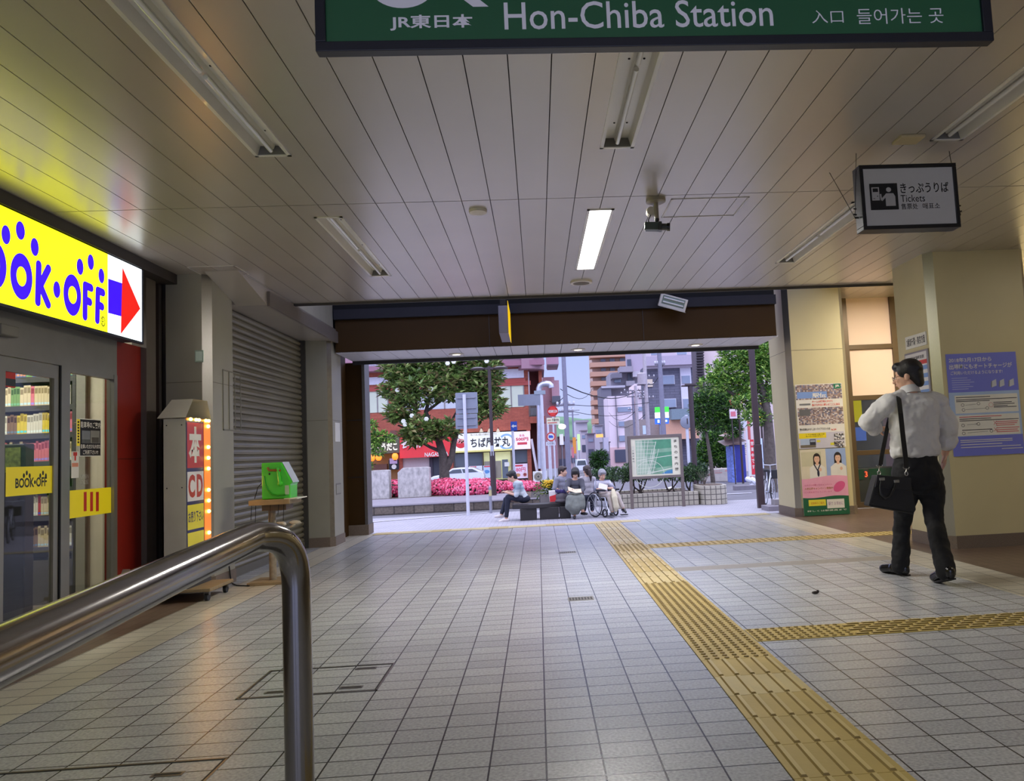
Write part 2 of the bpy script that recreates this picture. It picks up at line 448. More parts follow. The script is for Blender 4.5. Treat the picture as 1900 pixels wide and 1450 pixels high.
BEIGE = noisewall('column_panel_beige', (202, 190, 146), rough=0.42, var=0.04)
BEIGE2 = noisewall('column_panel_grey_beige', (150, 146, 128), rough=0.45, var=0.06)
STEEL = mat('brushed_steel', (168, 164, 156), 0.32, 0.8, var=0.08, vscale=30, stretch=(60, 60, 1.0))
STEEL_D = mat('steel_dull', (120, 116, 108), 0.4, 1.0, var=0.08, vscale=20)
BASE = mat('skirting_stone', (112, 98, 84), 0.6, var=0.22, vscale=120)
DARK = mat('dark_brown_panel', (60, 40, 12), 0.6, var=0.05, vscale=1.5, spec=0.15)
GIRD = mat('girder_grey', (46, 44, 48), 0.6, var=0.05, spec=0.2)
SOFF = mat('soffit_white_slat', (205, 203, 206), 0.4, var=0.03)

# beam over the way out, with its white soffit
bm_ = MB()
bm_.box(-2.83, 3.60, 11.06, 11.14, 2.72, 3.19, DARK)
bm_.box(-2.83, 3.60, 10.98, 11.14, 3.19, 3.33, GIRD)
for x in (-0.63, 1.62): bm_.box(x - 0.004, x + 0.004, 11.052, 11.06, 2.72, 3.19, flat((50, 38, 24)))
bm_.box(-2.83, 3.60, 11.14, 12.0, 2.76, 3.32, GAPM)
k = -2.83
while k < 3.58:
    bm_.box(k, min(k + 0.243, 3.62), 11.06, 12.06, 2.715, 2.727, SOFF); k += 0.25
bm_.box(-2.83, 3.62, 12.06, 12.10, 2.66, 3.4, flat((40, 38, 38)))
struct(bm_.build('beam'), 'dark brown beam over the way out with a white slatted underside')

def chamfer_column(name, x0, x1, y0, y1, ch, z1, m, steel, label, base=True, joints=(), z0=0.0):
    """square column with steel strips on its cut corners"""
    mb = MB(); c = ch
    pts = [(x0 + c, y0), (x1 - c, y0), (x1, y0 + c), (x1, y1 - c), (x1 - c, y1), (x0 + c, y1), (x0, y1 - c), (x0, y0 + c)]
    n = len(pts)
    for i in range(n):
        p, q = pts[i], pts[(i + 1) % n]
        mb.add([(p[0], p[1], z0), (q[0], q[1], z0), (q[0], q[1], z1), (p[0], p[1], z1)], [(0, 1, 2, 3)], steel if i % 2 else m)
    for z in joints:
        e = 0.0015; q2 = [(x0 + c, y0 - e), (x1 - c, y0 - e), (x1 + e, y0 + c), (x1 + e, y1 - c), (x1 - c, y1 + e), (x0 + c, y1 + e), (x0 - e, y1 - c), (x0 - e, y0 + c)]
        for i in (0, 2, 4, 6):
            p, q = q2[i], q2[i + 1]; mb.add([(*p, z), (*q, z), (*q, z + 0.006), (*p, z + 0.006)], [(0, 1, 2, 3)], flat((105, 98, 80)))
    o = struct(mb.build(name), label)
    if base:
        e = 0.012; b = MB()
        q2 = [(x0 + c, y0 - e), (x1 - c, y0 - e), (x1 + e, y0 + c), (x1 + e, y1 - c), (x1 - c, y1 + e), (x0 + c, y1 + e), (x0 - e, y1 - c), (x0 - e, y0 + c)]
        b.prism(q2, 0, 0.13, BASE); struct(b.build('baseboard_' + ('right' if x0 > 0 else 'left')))
    return o
chamfer_column('column', 4.11, 5.20, 7.62, 8.45, 0.075, 3.07, BEIGE, STEEL, 'wide beige column with steel corner strips and a blue notice')
chamfer_column('column', 3.90, 4.86, 11.56, 12.50, 0.075, 4.3, BEIGE, STEEL, 'beige column covered with stacked posters beside the way out', joints=(2.55,))
chamfer_column('column', -3.62, -3.14, 7.56, 8.20, 0.07, 3.07, BEIGE2, STEEL, 'grey beige column with a steel corner between shop and shutter', joints=(2.0,))
chamfer_column('column', -3.36, -2.86, 10.88, 11.50, 0.05, 2.9, BEIGE2, STEEL_D, 'narrow grey column at the far end of the shutter', joints=(1.75,))
dp = MB(); dp.box(-3.1, -2.74, 12.3, 12.6, 0, 2.72, DARK); dp.box(-2.745, -2.70, 12.28, 12.62, 0, 2.72, STEEL_D); dp.box(-3.1, -2.69, 12.27, 12.63, 0, 0.16, BASE)
for z in (0.9, 1.8): dp.box(-3.1, -2.735, 12.29, 12.3, z, z + 0.012, flat((30, 24, 16)))
struct(dp.build('column'), 'dark brown pillar at the left edge of the way out')
ds = MB(); ds.box(-3.4, -3.0, 11.5, 12.3, 0, 2.9, DARK); struct(ds.build('wall_left_passage'))

# roller shutter wall on the left, bulkhead over it
SHUT = mat('shutter_slat_paint', (116, 110, 90), 0.42, var=0.16, vscale=1.6, stretch=(1, 1, 2.5))
sh = MB(); n = 38
prof = []
for i in range(n):
    z0 = 0.0 + i * 2.88 / n
    prof += [(-3.285, z0), (-3.262, z0 + 0.012), (-3.252, z0 + 0.035), (-3.262, z0 + 0.060), (-3.285, z0 + 0.070)]
vs = []; fs = []
for x, z in prof: vs += [(x, 8.2, z), (x, 10.88, z)]
for i in range(len(prof) - 1): fs.append((2 * i, 2 * i + 1, 2 * i + 3, 2 * i + 2))
sh.add(vs, fs, SHUT)
sh.box(-3.27, -3.2, 8.2, 8.245, 0, 2.88, STEEL_D); sh.box(-3.27, -3.2, 10.84, 10.88, 0, 2.88, flat((58, 54, 46)))
sh.box(-3.26, -3.245, 8.24, 10.85, 0, 0.09, flat((92, 88, 78)))
struct(sh.build('door_1'), 'closed grey roller shutter along the left side')
bh = MB(); LINT = mat('bulkhead_paint', (172, 168, 152), 0.45, var=0.04)
bh.prism([(7.45, 3.058), (8.25, 2.872), (11.06, 2.872), (11.06, 3.058)], -3.138, -2.82, BOARD, Matrix(((0, 0, 1, 0), (1, 0, 0, 0), (0, 1, 0, 0), (0, 0, 0, 1))))
bh.box(-3.5, -3.138, 8.21, 11.06, 2.88, 3.058, BOARD)
bh.box(-2.82, -2.79, 8.25, 11.06, 2.86, 3.02, flat((112, 104, 98)))
k = 9.17
while k < 11.0:
    bh.box(-2.9, -2.845, k, min(k + 0.30, 11.06), 3.02, 4.3, LINT); k += 0.306
bh.box(-8, -2.86, 9.0, 12.3, 3.06, 4.3, GAPM)
struct(bh.build('wall_bulkhead'), 'boxed bulkhead over the shutter')
wl_ = MB()
wl_.box(-8, -3.62, 7.62, 7.8, 0, 3.2, flat((60, 14, 10)))
wl_.box(-8, -3.30, 7.8, 12.4, 0, 3.06, GAPM)
struct(wl_.build('wall_left_rear'))

# right side: wall, glazing to the ticket hall, low ceiling there
rw = MB()
rw.box(6.9, 7.1, -8, 12.6, 0, 3.6, BEIGE)
rw.box(6.16, 7.0, 12.55, 12.75, 0, 3.6, BEIGE)
rw.box(4.2, 7.1, -8.6, -8.4, 0, 3.2, BEIGE); rw.box(-8, -3.4, -8.6, -8.4, 0, 3.2, BEIGE)  # unseen rear wall pieces, added to cut light from the open back
struct(rw.build('wall_right'))
lc = MB(); k = 4.5; ZR = 3.52
while k < 6.9:
    lc.box(k, k + 0.245, 9.17, 12.62, ZR, ZR + .01, BOARD); k += 0.25
lc.prism([(4.5, 9.166), (7, 9.166), (7, 12.75), (4.5, 12.75)], ZR + .01, ZR + .1, BEIGE)
lc.box(4.5, 7.1, 9.15, 9.166, CZ, ZR + .1, BEIGE)
struct(lc.build('ceiling_right'))
# ------------------------------------------------------------------ right side glazing and what is seen through it
BRONZE = mat('bronze_frame', (92, 74, 52), 0.4, 0.3, var=0.05)
PINK = mat('frosted_pink_film', (232, 205, 186), 0.5, var=0.03, vscale=1.0)
GY = 12.55
g0 = ay(1571, 552, GY).x; zt = 3.0
xs = (5.27, 6.06)
w = MB()
w.box(xs[0] - 0.05, xs[0] + 0.03, GY - 0.04, GY + 0.06, 0, 3.6, BRONZE); w.box(xs[1] - 0.01, xs[1] + 0.09, GY - 0.04, GY + 0.06, 0, 3.6, BRONZE)
zz = [ay(1615, v, GY).z for v in (644, 738, 840, 938)]
for z in zz[:3]: w.box(xs[0], xs[1], GY - 0.035, GY + 0.05, z - 0.04, z + 0.04, BRONZE)
w.box(xs[0], xs[1], GY - 0.035, GY + 0.05, 0, 0.09, BRONZE)
win = struct(w.build('window_1', bevel=0.004), 'bronze framed glazing with two pink frosted panes and clear panes below')
p = MB(); p.box(xs[0], xs[1], GY + 0.005, GY + 0.012, zz[0], 3.6, PINK); p.build('pane', win)
p = MB(); p.box(xs[0], xs[1], GY + 0.005, GY + 0.012, zz[1], zz[0], PINK); p.build('pane', win)
p = MB(); p.box(xs[0], xs[1], GY + 0.005, GY + 0.012, 0.05, zz[1], glass_mat()); p.build('pane', win)
gw = MB(); gw.box(4.8, 8.5, 14.3, 14.4, 0, 3.2, flat((150, 118, 118))); gw.box(4.8, 8.5, 12.75, 14.3, -0.05, 0.0, flat((150, 146, 138))); gw.box(8.4, 8.5, 12.75, 14.3, 0, 3.2, flat((160, 150, 140))); gw.box(4.8, 8.5, 12.76, 14.4, 3.2, 3.3, flat((160, 150, 140)))
gw.box(4.8, 4.9, 12.76, 14.3, 0, 3.6, flat((160, 150, 140)))
struct(gw.build('wall_ticket_hall'))
t = thing('ticket_machine', 'yellow and blue ticket machine seen through the lower glass pane', 'machine', (5.95, 14.1, 0))
b = MB(); b.box(5.55, 6.45, 13.95, 14.28, 0, 1.95, flat((120, 118, 112))); b.build('body', t, bevel=0.01)
b = MB(); b.box(5.6, 6.05, 13.93, 13.949, 1.45, 1.9, lit((210, 190, 30), 0.6)); b.build('sign_panel', t)
b = MB(); b.box(5.6, 6.1, 13.93, 13.949, 1.1, 1.35, lit((90, 120, 200), 0.5)); b.build('screen', t)
t = thing('ticket_gate', 'green fronted ticket gate with red lit digit behind the glass', 'ticket gate', (5.72, 13.4, 0))
b = MB(); b.box(5.42, 6.6, 13.3, 13.6, 0, 0.62, flat((86, 84, 80))); b.build('body', t, bevel=0.02)
b = MB(); b.box(5.44, 5.72, 13.28, 13.299, 0.42, 0.60, flat((20, 96, 62))); b.box(5.82, 6.4, 13.28, 13.299, 0.42, 0.60, flat((20, 96, 62))); b.build('green_panel', t)
lettering(t, '3', 5.74, 0.46, 5.79, 0.56, 0.0, lit((255, 90, 50), 2.0), F_front(0, 13.29, 0), 0.02)

# ------------------------------------------------------------------ light fittings in the ceiling
FIT = mat('fitting_white_enamel', (222, 218, 208), 0.28, var=0.03, coat=0.3)
FITD = mat('fitting_end_grey', (120, 118, 112), 0.4, var=0.03)
TUBEM = mat('tube_glass_off', (225, 224, 218), 0.12, var=0, coat=0.5)
GLOW = lit((255, 252, 244), 9.0)
def fitting(x, y0, y1, label, on=False):
    t = thing('fluorescent_light', label, 'ceiling light', (x, (y0 + y1) / 2, CZ), 'recessed fluorescent ceiling lights')
    h = FIX_W / 2; f = MB(); z = CZ - 0.006; e = 0.022
    f.box(x - h, x - h + e, y0, y1, z, CZ, FIT); f.box(x + h - e, x + h, y0, y1, z, CZ, FIT)
    f.box(x - h, x + h, y0, y0 + e, z, CZ, FIT); f.box(x - h, x + h, y1 - e, y1, z, CZ, FIT)
    f.build('flange', t)
    a, b2, top = h - e, h - 0.036, CZ + 0.055
    r = MB()
    r.add([(x - a, y0 + e, CZ), (x - b2, y0 + e, top), (x - b2, y1 - e, top), (x - a, y1 - e, CZ)], [(0, 1, 2, 3)], FIT)
    r.add([(x + a, y0 + e, CZ), (x + b2, y0 + e, top), (x + b2, y1 - e, top), (x + a, y1 - e, CZ)], [(3, 2, 1, 0)], FIT)
    r.add([(x - b2, y0 + e, top), (x + b2, y0 + e, top), (x + b2, y1 - e, top), (x - b2, y1 - e, top)], [(0, 1, 2, 3)], FIT)
    for y in (y0 + e, y1 - e):
        r.add([(x - a, y, CZ), (x + a, y, CZ), (x + b2, y, top), (x - b2, y, top)], [(0, 1, 2, 3)], FITD)
    r.build('reflector', t)
    if on:
        d = MB(); d.box(x - a, x + a, y0 + e, y1 - e, CZ - 0.004, CZ + 0.004, GLOW); d.build('diffuser', t)
    else:
        d = MB()
        d.add([(x - 0.02, y0 + 0.03, top), (x + 0.02, y0 + 0.03, top), (x + 0.012, y0 + 0.03, CZ + 0.03), (x - 0.012, y0 + 0.03, CZ + 0.03),
               (x - 0.02, y1 - 0.03, top), (x + 0.02, y1 - 0.03, top), (x + 0.012, y1 - 0.03, CZ + 0.03), (x - 0.012, y1 - 0.03, CZ + 0.03)],
              [(2, 3, 7, 6), (0, 4, 7, 3), (1, 2, 6, 5), (0, 1, 2, 3), (4, 5, 6, 7)], FIT)
        d.build('ballast_spine', t)
        for s, (ya, yb) in zip((1, 1), ((y0 + 0.05, (y0 + y1) / 2 - 0.03), ((y0 + y1) / 2 + 0.03, y1 - 0.05))):
            d = MB(); d.tube([(x, ya, CZ + 0.014), (x, yb, CZ + 0.014)], 0.0135, TUBEM, 12); d.build('tube', t, smooth=True)
        for yy in (y0 + 0.25, (y0 + y1) / 2, y1 - 0.25):
            for s in (-1, 1):
                d = MB(); d.ball((x + s * 0.038, yy, top - 0.002), (0.007, 0.007, 0.004), GAPM, 8); d.build('screw', t)
    return t
fitting(-1.54, 2.66, 4.66, 'unlit ceiling light with bare tube, nearest one above the shop side')
fitting(-1.54, 5.88, 7.88, 'unlit ceiling light on the shutter side, farther of the two there')
fitting(0.575, 2.66, 4.66, 'unlit ceiling light directly behind the green station sign')
fitting(0.575, 5.88, 7.88, 'bright white lit ceiling light, the only one switched on', True)
fitting(2.71, 2.66, 4.66, 'unlit ceiling light above and behind the tickets sign')
fitting(2.71, 5.88, 7.88, 'unlit ceiling light beyond the tickets sign towards the poster column')

# small fittings in the ceiling
def disc_thing(name, label, cat, x, y, r, m1, m2, h=0.02):
    t = thing(name, label, cat, (x, y, CZ))
    b = MB(); b.lathe([(r, 0), (r * 0.97, -h), (r * 0.78, -h - 0.002)], (x, y, CZ), m1, 28); b.build('rim', t, smooth=True)
    b = MB(); b.lathe([(r * 0.78, -h - 0.001), (r * 0.6, -h - 0.006)], (x, y, CZ), m2, 28); b.build('grille', t, smooth=True)
CREAM = flat((214, 206, 192), 0.4)
disc_thing('ceiling_speaker', 'round ceiling speaker with a dark grille beyond the lit lamp', 'speaker', 0.565, 8.47, 0.125, CREAM, mat('speaker_mesh', (110, 100, 84), 0.7, var=0.1, vscale=200))
disc_thing('smoke_detector', 'small cream disc detector at the ceiling cross joint', 'detector', -0.385, 5.83, 0.07, CREAM, CREAM)
def hatch_frame(name, label, x0, x1, y0, y1):
    m = flat((188, 182, 172), 0.3); t = thing(name, label, 'ceiling hatch', ((x0 + x1) / 2, (y0 + y1) / 2, CZ), 'ceiling hatches')
    b = MB(); z0, z1, e = CZ - 0.004, CZ + 0.001, 0.012
    b.box(x0, x1, y0, y0 + e, z0, z1, m); b.box(x0, x1, y1 - e, y1, z0, z1, m); b.box(x0, x0 + e, y0, y1, z0, z1, m); b.box(x1 - e, x1, y0, y1, z0, z1, m)
    b.build('frame', t)
hatch_frame('ceiling_hatch', 'square access hatch outline in the ceiling beside the security camera', 1.10, 1.71, 5.68, 6.15)
hatch_frame('ceiling_hatch', 'access hatch outline in the ceiling above the shop column', -3.22, -2.77, 7.26, 7.64)
t = thing('ceiling_vent_cover', 'small yellowed cover plate beside the unlit lamp over the tickets sign', 'cover plate', (2.43, 4.6, CZ))
b = MB(); b.box(2.36, 2.52, 4.55, 4.68, CZ - 0.018, CZ, flat((196, 180, 140))); b.build('plate', t, bevel=0.004)

# security camera
t = thing('security_camera', 'grey security camera hanging on a bracket from the ceiling', 'camera', (0.98, 5.68, CZ))
CG = flat((150, 142, 126), 0.35); CDK = flat((56, 58, 54), 0.35)
b = MB(); b.lathe([(0.075, 0), (0.075, -0.022), (0.06, -0.03)], (0.98, 5.68, CZ), CG, 24); b.build('base_plate', t, smooth=True)
b = MB(); b.tube([(0.98, 5.68, 3.035), (0.98, 5.68, 2.90)], 0.017, CG, 12); b.ball((0.98, 5.68, 2.90), 0.02, CDK, 10); b.tube([(0.98, 5.68, 2.905), (0.98, 5.68, 2.872)], 0.009, CDK, 8); b.build('bracket', t, smooth=True)
b = MB(); b.lathe([(0.0, -0.03), (0.035, -0.03), (0.04, 0), (0.035, 0.03), (0, 0.03)], (0.945, 5.72, 2.975), CREAM, 16, Euler((math.pi / 2, 0, 0))); b.build('junction_box', t, smooth=True)
M = Matrix.Translation((0.98, 5.68, 2.845)) @ Euler((0, math.radians(6), math.radians(-12))).to_matrix().to_4x4()
b = MB(); b.box(-0.095, 0.01, -0.034, 0.034, -0.03, 0.03, flat((72, 82, 76), 0.35), M); b.build('body', t, bevel=0.006)
b = MB(); b.box(0.01, 0.035, -0.036, 0.036, -0.032, 0.034, CDK, M); b.build('clamp', t, bevel=0.004)
b = MB(); b.tube([M @ Vector((0.035, 0, 0)), M @ Vector((0.075, 0, 0))], 0.026, CDK, 16); b.tube([M @ Vector((0.075, 0, 0)), M @ Vector((0.098, 0, 0))], 0.031, flat((20, 20, 20), 0.2), 16); b.build('lens', t, smooth=True)
b = MB(); b.tube([(0.95, 5.70, 2.97), (0.93, 5.69, 2.93), (0.915, 5.68, 2.90), (0.92, 5.68, 2.865)], 0.004, GAPM, 6); b.build('cable', t)

# emergency floodlight under the beam and the yellow sign seen edge-on
c = ay(1249, 561, 10.8)
t = thing('emergency_light', 'small tilted twin-tube floodlight fixed under the beam edge', 'light', (c.x, 10.9, 3.28))
M = Matrix.Translation((c.x, 10.8, c.z)) @ Euler((math.radians(14), math.radians(17), math.radians(0))).to_matrix().to_4x4()
b = MB(); b.box(-0.20, 0.20, -0.02, 0.06, -0.095, 0.085, CREAM, M); b.build('housing', t, bevel=0.006)
b = MB(); b.box(-0.165, 0.165, -0.024, -0.02, -0.055, 0.065, flat((126, 140, 124), 0.25), M); b.build('reflector', t)
for s in (-0.025, 0.035):
    b = MB(); b.tube([M @ Vector((-0.15, -0.034, s)), M @ Vector((0.15, -0.034, s))], 0.012, TUBEM, 10); b.build('tube', t, smooth=True)
b = MB(); b.box(-0.2, 0.2, -0.10, 0.02, -0.1, -0.095, CREAM, M); b.build('visor', t)
b = MB(); b.tube([(c.x - 0.15, 10.85, c.z + 0.06), (c.x - 0.15, 10.95, c.z + 0.15), (c.x - 0.15, 11.0, 3.25)], 0.012, GAPM, 6); b.build('bracket', t)
lo = ay(936, 618, 9.9); hi = ay(932, 556, 9.9)
t = thing('hanging_sign', 'slim yellow-faced sign hung edge-on in front of the beam', 'sign', (lo.x, 10.3, 3.3))
xa = lo.x - 0.02
b = MB(); b.box(xa - 0.05, xa + 0.075, 9.9, 10.75, lo.z, lo.z + 0.36, flat((96, 92, 104), 0.4)); b.build('case', t, bevel=0.006)
b = MB(); b.box(xa + 0.0755, xa + 0.079, 9.88, 10.77, lo.z - 0.01, hi.z - 0.02, lit((235, 190, 10), 0.9)); b.build('face', t)
b = MB()
for y in (10.05, 10.6): b.box(xa - 0.03, xa + 0.04, y, y + 0.06, lo.z + 0.36, 4.3, GAPM)
b.build('hanger', t)
for i, u in enumerate((845, 1073, 1294)):
    c = az(u, (655, 647, 637.5)[i], 2.715)
    t = thing('downlight', ('lit round downlight in the soffit, the one over the tree', 'lit round downlight in the middle of the soffit', 'lit round downlight in the soffit, the one by the poster column')[i], 'downlight', (c.x, 11.66, 2.715), 'soffit downlights')
    b = MB(); b.lathe([(0.115, 0.0), (0.112, -0.012), (0.10, -0.013)], (c.x, 11.66, 2.715), CREAM, 24); b.build('rim', t, smooth=True)
    b = MB(); b.lathe([(0.10, -0.010), (0.02, -0.016)], (c.x, 11.66, 2.715), lit((255, 240, 205), 3.0), 24); b.build('lamp', t, smooth=True)

# ------------------------------------------------------------------ green station sign
SY = 2.6
t = thing('station_sign', 'long green station name sign with dark frame hung under the ceiling', 'sign', (0.5, SY + 0.02, 3.05))
L = ay(585, 95, SY).x; R = ay(1846, 80, SY).x; zb = (ay(590, 92, SY).z + ay(1840, 78, SY).z) / 2; zt = 3.035; fw = 0.036
DK = mat('sign_frame_dark', (36, 38, 48), 0.35, var=0.03)
b = MB(); b.box(L, R, SY, SY + 0.045, zb, zb + fw, DK); b.box(L, R, SY, SY + 0.045, zt - fw, zt, DK); b.box(L, L + fw, SY, SY + 0.045, zb + fw, zt - fw, DK); b.box(R - fw, R, SY, SY + 0.045, zb + fw, zt - fw, DK)
b.build('frame', t, bevel=0.003)
b = MB(); b.box(L + fw, R - fw, SY + 0.012, SY + 0.04, zb + fw, zt - fw, mat('sign_green', (46, 100, 68), 0.35, emit=(40, 96, 62), estr=0.05, var=0.02)); b.build('face', t)
SW = mat('sign_letter_white', (196, 194, 206), 0.4, emit=(190, 190, 205), estr=0.22, var=0)
MF = F_front(0, SY + 0.010, 0)
def sbox(u0, v0, u1, v1):
    a = ay(u0, v1, SY); c = ay(u1, v0, SY); m = ay((u0 + u1) / 2, v1, SY); n = ay((u0 + u1) / 2, v0, SY); return a.x, m.z, c.x, n.z
x0, z0, x1, z1 = sbox(723, 24, 877, 53); lettering(t, 'JR東日本', x0, z0, x1, z1, 0, SW, MF, 0.022)
x0, z0, x1, z1 = sbox(936, 0, 1434, 49); lettering(t, 'Hon-Chiba Station', x0, z0, x1, z1 + 0.004, 0, SW, MF, 0.004)
x0, z0, x1, z1 = sbox(1509, 16, 1566, 40); lettering(t, '入口', x0, z0, x1, z1, 0, SW, MF, -0.004)
x0, z0, x1, z1 = sbox(1593, 12, 1752, 41); lettering(t, '들어가는 곳', x0, z0, x1, z1, 0, SW, MF, -0.004)
b = MB(); cx = ay(746, 0, SY).x; zc = ay(746, 12, SY).z
pl = [(cx + 0.115 * math.cos(a), zc + 0.085 + 0.085 * math.sin(a)) for a in [math.pi + math.pi * i / 20 for i in range(21)]] + [(cx + 0.115, zc + 0.2), (cx + 0.03, zc + 0.2), (cx + 0.03, zc + 0.11), (cx - 0.04, zc + 0.11)]
b.poly(pl, 0, SW, MF)
x0, z0, x1, z1 = sbox(850, 0, 906, 9.5)
b.poly([(x1 - 0.055, z0), (x1, z0), (x1 - 0.13, z0 + 0.11), (x1 - 0.19, z0 + 0.11)], 0, SW, MF)
b.build('railway_logo', t)
b = MB()
for x in (L + 0.3, R - 0.3): b.tube([(x, SY + 0.022, zt), (x, SY + 0.022, CZ + 0.005)], 0.012, DK, 8)
b.build('hanger', t)

# tickets sign
TY = 4.8; k = TY / 5.2
def tbox(u0, v0, u1, v1):
    uc, vc = (u0 + u1) / 2, (v0 + v1) / 2
    return ay(u0, vc, TY).x, ay(uc, v1, TY).z, ay(u1, vc, TY).x, ay(uc, v0, TY).z
x0, z0, x1, z1 = tbox(1598, 304, 1779, 424)
t = thing('ticket_sign', 'white tickets sign in a black frame hung on wires', 'sign', ((x0 + x1) / 2, TY + 0.06, CZ))
fw = 0.026; BLK = mat('sign_frame_black', (30, 30, 32), 0.35, var=0.03)
b = MB(); b.box(x0, x1, TY, TY + 0.11, z0, z0 + fw, BLK); b.box(x0, x1, TY, TY + 0.11, z1 - fw, z1, BLK); b.box(x0, x0 + fw, TY, TY + 0.11, z0 + fw, z1 - fw, BLK); b.box(x1 - fw, x1, TY, TY + 0.11, z0 + fw, z1 - fw, BLK); b.build('frame', t, bevel=0.003)
b = MB(); b.box(x0 + fw, x1 - fw, TY + 0.008, TY + 0.10, z0 + fw, z1 - fw, mat('sign_white_face', (184, 182, 180), 0.4, emit=(180, 178, 176), estr=0.05, var=0.02)); b.build('face', t)
M = F_front(0, TY + 0.006, 0); INK = flat((22, 22, 24), 0.4); WH = mat('sign_picto_white', (190, 188, 186), 0.5, var=0)
a = tbox(1615, 340, 1667, 389)
b = MB(); b.rect(*a, 0, INK, M)
wd, hh = a[2] - a[0], a[3] - a[1]
X = lambda q: a[0] + wd * q
Z = lambda q: a[1] + hh * q
b.rect(X(.07), Z(.36), X(.34), Z(.86), .0004, WH, M); b.rect(X(.11), Z(.68), X(.30), Z(.82), .0008, INK, M); b.rect(X(.11), Z(.42), X(.18), Z(.44), .0008, INK, M); b.disc(X(.27), Z(.52), wd * .02, hh * .02, .0008, INK, M)
b.disc(X(.68), Z(.76), wd * .09, hh * .09, .0004, WH, M)
b.poly([(X(.55), Z(.14)), (X(.90), Z(.14)), (X(.90), Z(.50)), (X(.84), Z(.62)), (X(.58), Z(.62)), (X(.50), Z(.52)), (X(.50), Z(.42)), (X(.55), Z(.46))], .0004, WH, M)
b.line(X(.53), Z(.50), X(.40), Z(.36), wd * .08, .0005, WH, M); b.line(X(.40), Z(.36), X(.38), Z(.60), wd * .05, .0005, WH, M)
b.build('ticket_pictogram', t)
for s, q, bo in (('きっぷうりば', (1671, 338, 1761, 357), .012), ('Tickets', (1672, 361, 1717, 374), .0), ('售票处', (1673, 377, 1704, 388), .004), ('매표소', (1713, 376, 1745, 387), .004)):
    e = tbox(*q); lettering(t, s, e[0], e[1], e[2], e[3], 0, INK, M, bo)
for s, x in ((-1, x0), (1, x1)):
    b = MB(); zc = z0 + (z1 - z0) * 0.22
    b.tube([(x + s * 0.03, TY + 0.05, zc), (x - s * 0.01, TY + 0.05, CZ)], 0.002, GAPM, 5)
    b.tube([(x + s * 0.03, TY + 0.05, zc), (x + s * 0.004, TY + 0.05, zc)], 0.006, GAPM, 6)
    b.tube([(x + s * 0.018, TY + 0.05, zc + 0.02), (x + s * 0.04, TY + 0.05, zc + 0.025)], 0.005, GAPM, 6); b.tube([(x + s * 0.018, TY + 0.05, zc + 0.06), (x + s * 0.036, TY + 0.05, zc + 0.062)], 0.005, GAPM, 6)
    b.build('hanging_wire', t)
    b = MB(); b.tube([(x + s * 0.03, TY + 0.05, zc), (x + s * 0.035, TY + 0.40, CZ)], 0.002, GAPM, 5); b.build('hanging_wire', t)

# ------------------------------------------------------------------ floor: tactile paving, covers, gratings
YEL_SHADE = mat('tactile_shade', (146, 124, 66), 0.5, var=0.12, vscale=5)  # shade on dots and bar sides painted as a darker yellow
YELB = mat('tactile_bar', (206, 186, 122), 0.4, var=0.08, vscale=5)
YEL = mat('tactile_yellow', (192, 168, 96), 0.5, var=0.10, vscale=3, bump=0.1)
YELP = mat('tactile_yellow_pale', (204, 186, 130), 0.5, var=0.10, vscale=3, bump=0.1)
def seam(mb, x0, x1, y0, y1): mb.box(x0, x1, y0, y1, 0.0, 0.0042, flat((120, 98, 50)))
def dots(mb, x0, x1, y0, y1, m, pitch=0.052, r=0.0155):
    nx = max(1, round((x1 - x0) / pitch)); ny = max(1, round((y1 - y0) / pitch))
    for i in range(nx):
        for j in range(ny):
            cx = x0 + (i + .5) * (x1 - x0) / nx; cy = y0 + (j + .5) * (y1 - y0) / ny; vs = []; n = 8
            for rr, z in ((r, 0.004), (r * 0.75, 0.0095)):
                for q in range(n): vs.append((cx + rr * math.cos(q * math.pi / 4), cy + rr * math.sin(q * math.pi / 4), z))
            mb.add(vs, [tuple(range(n, 2 * n))] + [(q, (q + 1) % n, n + (q + 1) % n, n + q) for q in range(n)], YEL_SHADE)
def bar(mb, x0, x1, y0, y1, m):
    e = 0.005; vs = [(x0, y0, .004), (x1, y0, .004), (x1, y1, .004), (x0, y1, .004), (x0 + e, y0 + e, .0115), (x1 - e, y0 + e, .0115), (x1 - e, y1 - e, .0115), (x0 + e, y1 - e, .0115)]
    mb.add(vs, [(4, 5, 6, 7)], YELB); mb.add(vs, [(0, 1, 5, 4), (1, 2, 6, 5), (2, 3, 7, 6), (3, 0, 4, 7)], YEL_SHADE)
X0, X1 = 0.84, 1.24
t = thing('tactile_strip', 'long yellow tactile paving strip running from the foreground to the way out', 'tactile paving', (1.04, 6, 0))
y = 0.6; i = 0
while y < 12.1:
    y1 = min(y + 0.302, 12.17)
    isdot = 4.26 < (y + y1) / 2 < 6.75 or 8.9 < (y + y1) / 2 < 9.45 or (y + y1) / 2 < 2.50
    pale = (i * 7919) % 5 == 0 or 6.75 < y < 7.1
    m = YELP if pale and not isdot else YEL
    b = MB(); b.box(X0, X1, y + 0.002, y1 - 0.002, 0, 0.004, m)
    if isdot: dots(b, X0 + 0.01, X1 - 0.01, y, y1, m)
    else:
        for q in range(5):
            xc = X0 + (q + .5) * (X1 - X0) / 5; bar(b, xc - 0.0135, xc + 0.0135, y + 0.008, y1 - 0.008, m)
    b.build('tactile_block', t)
    y += 0.302; i += 1
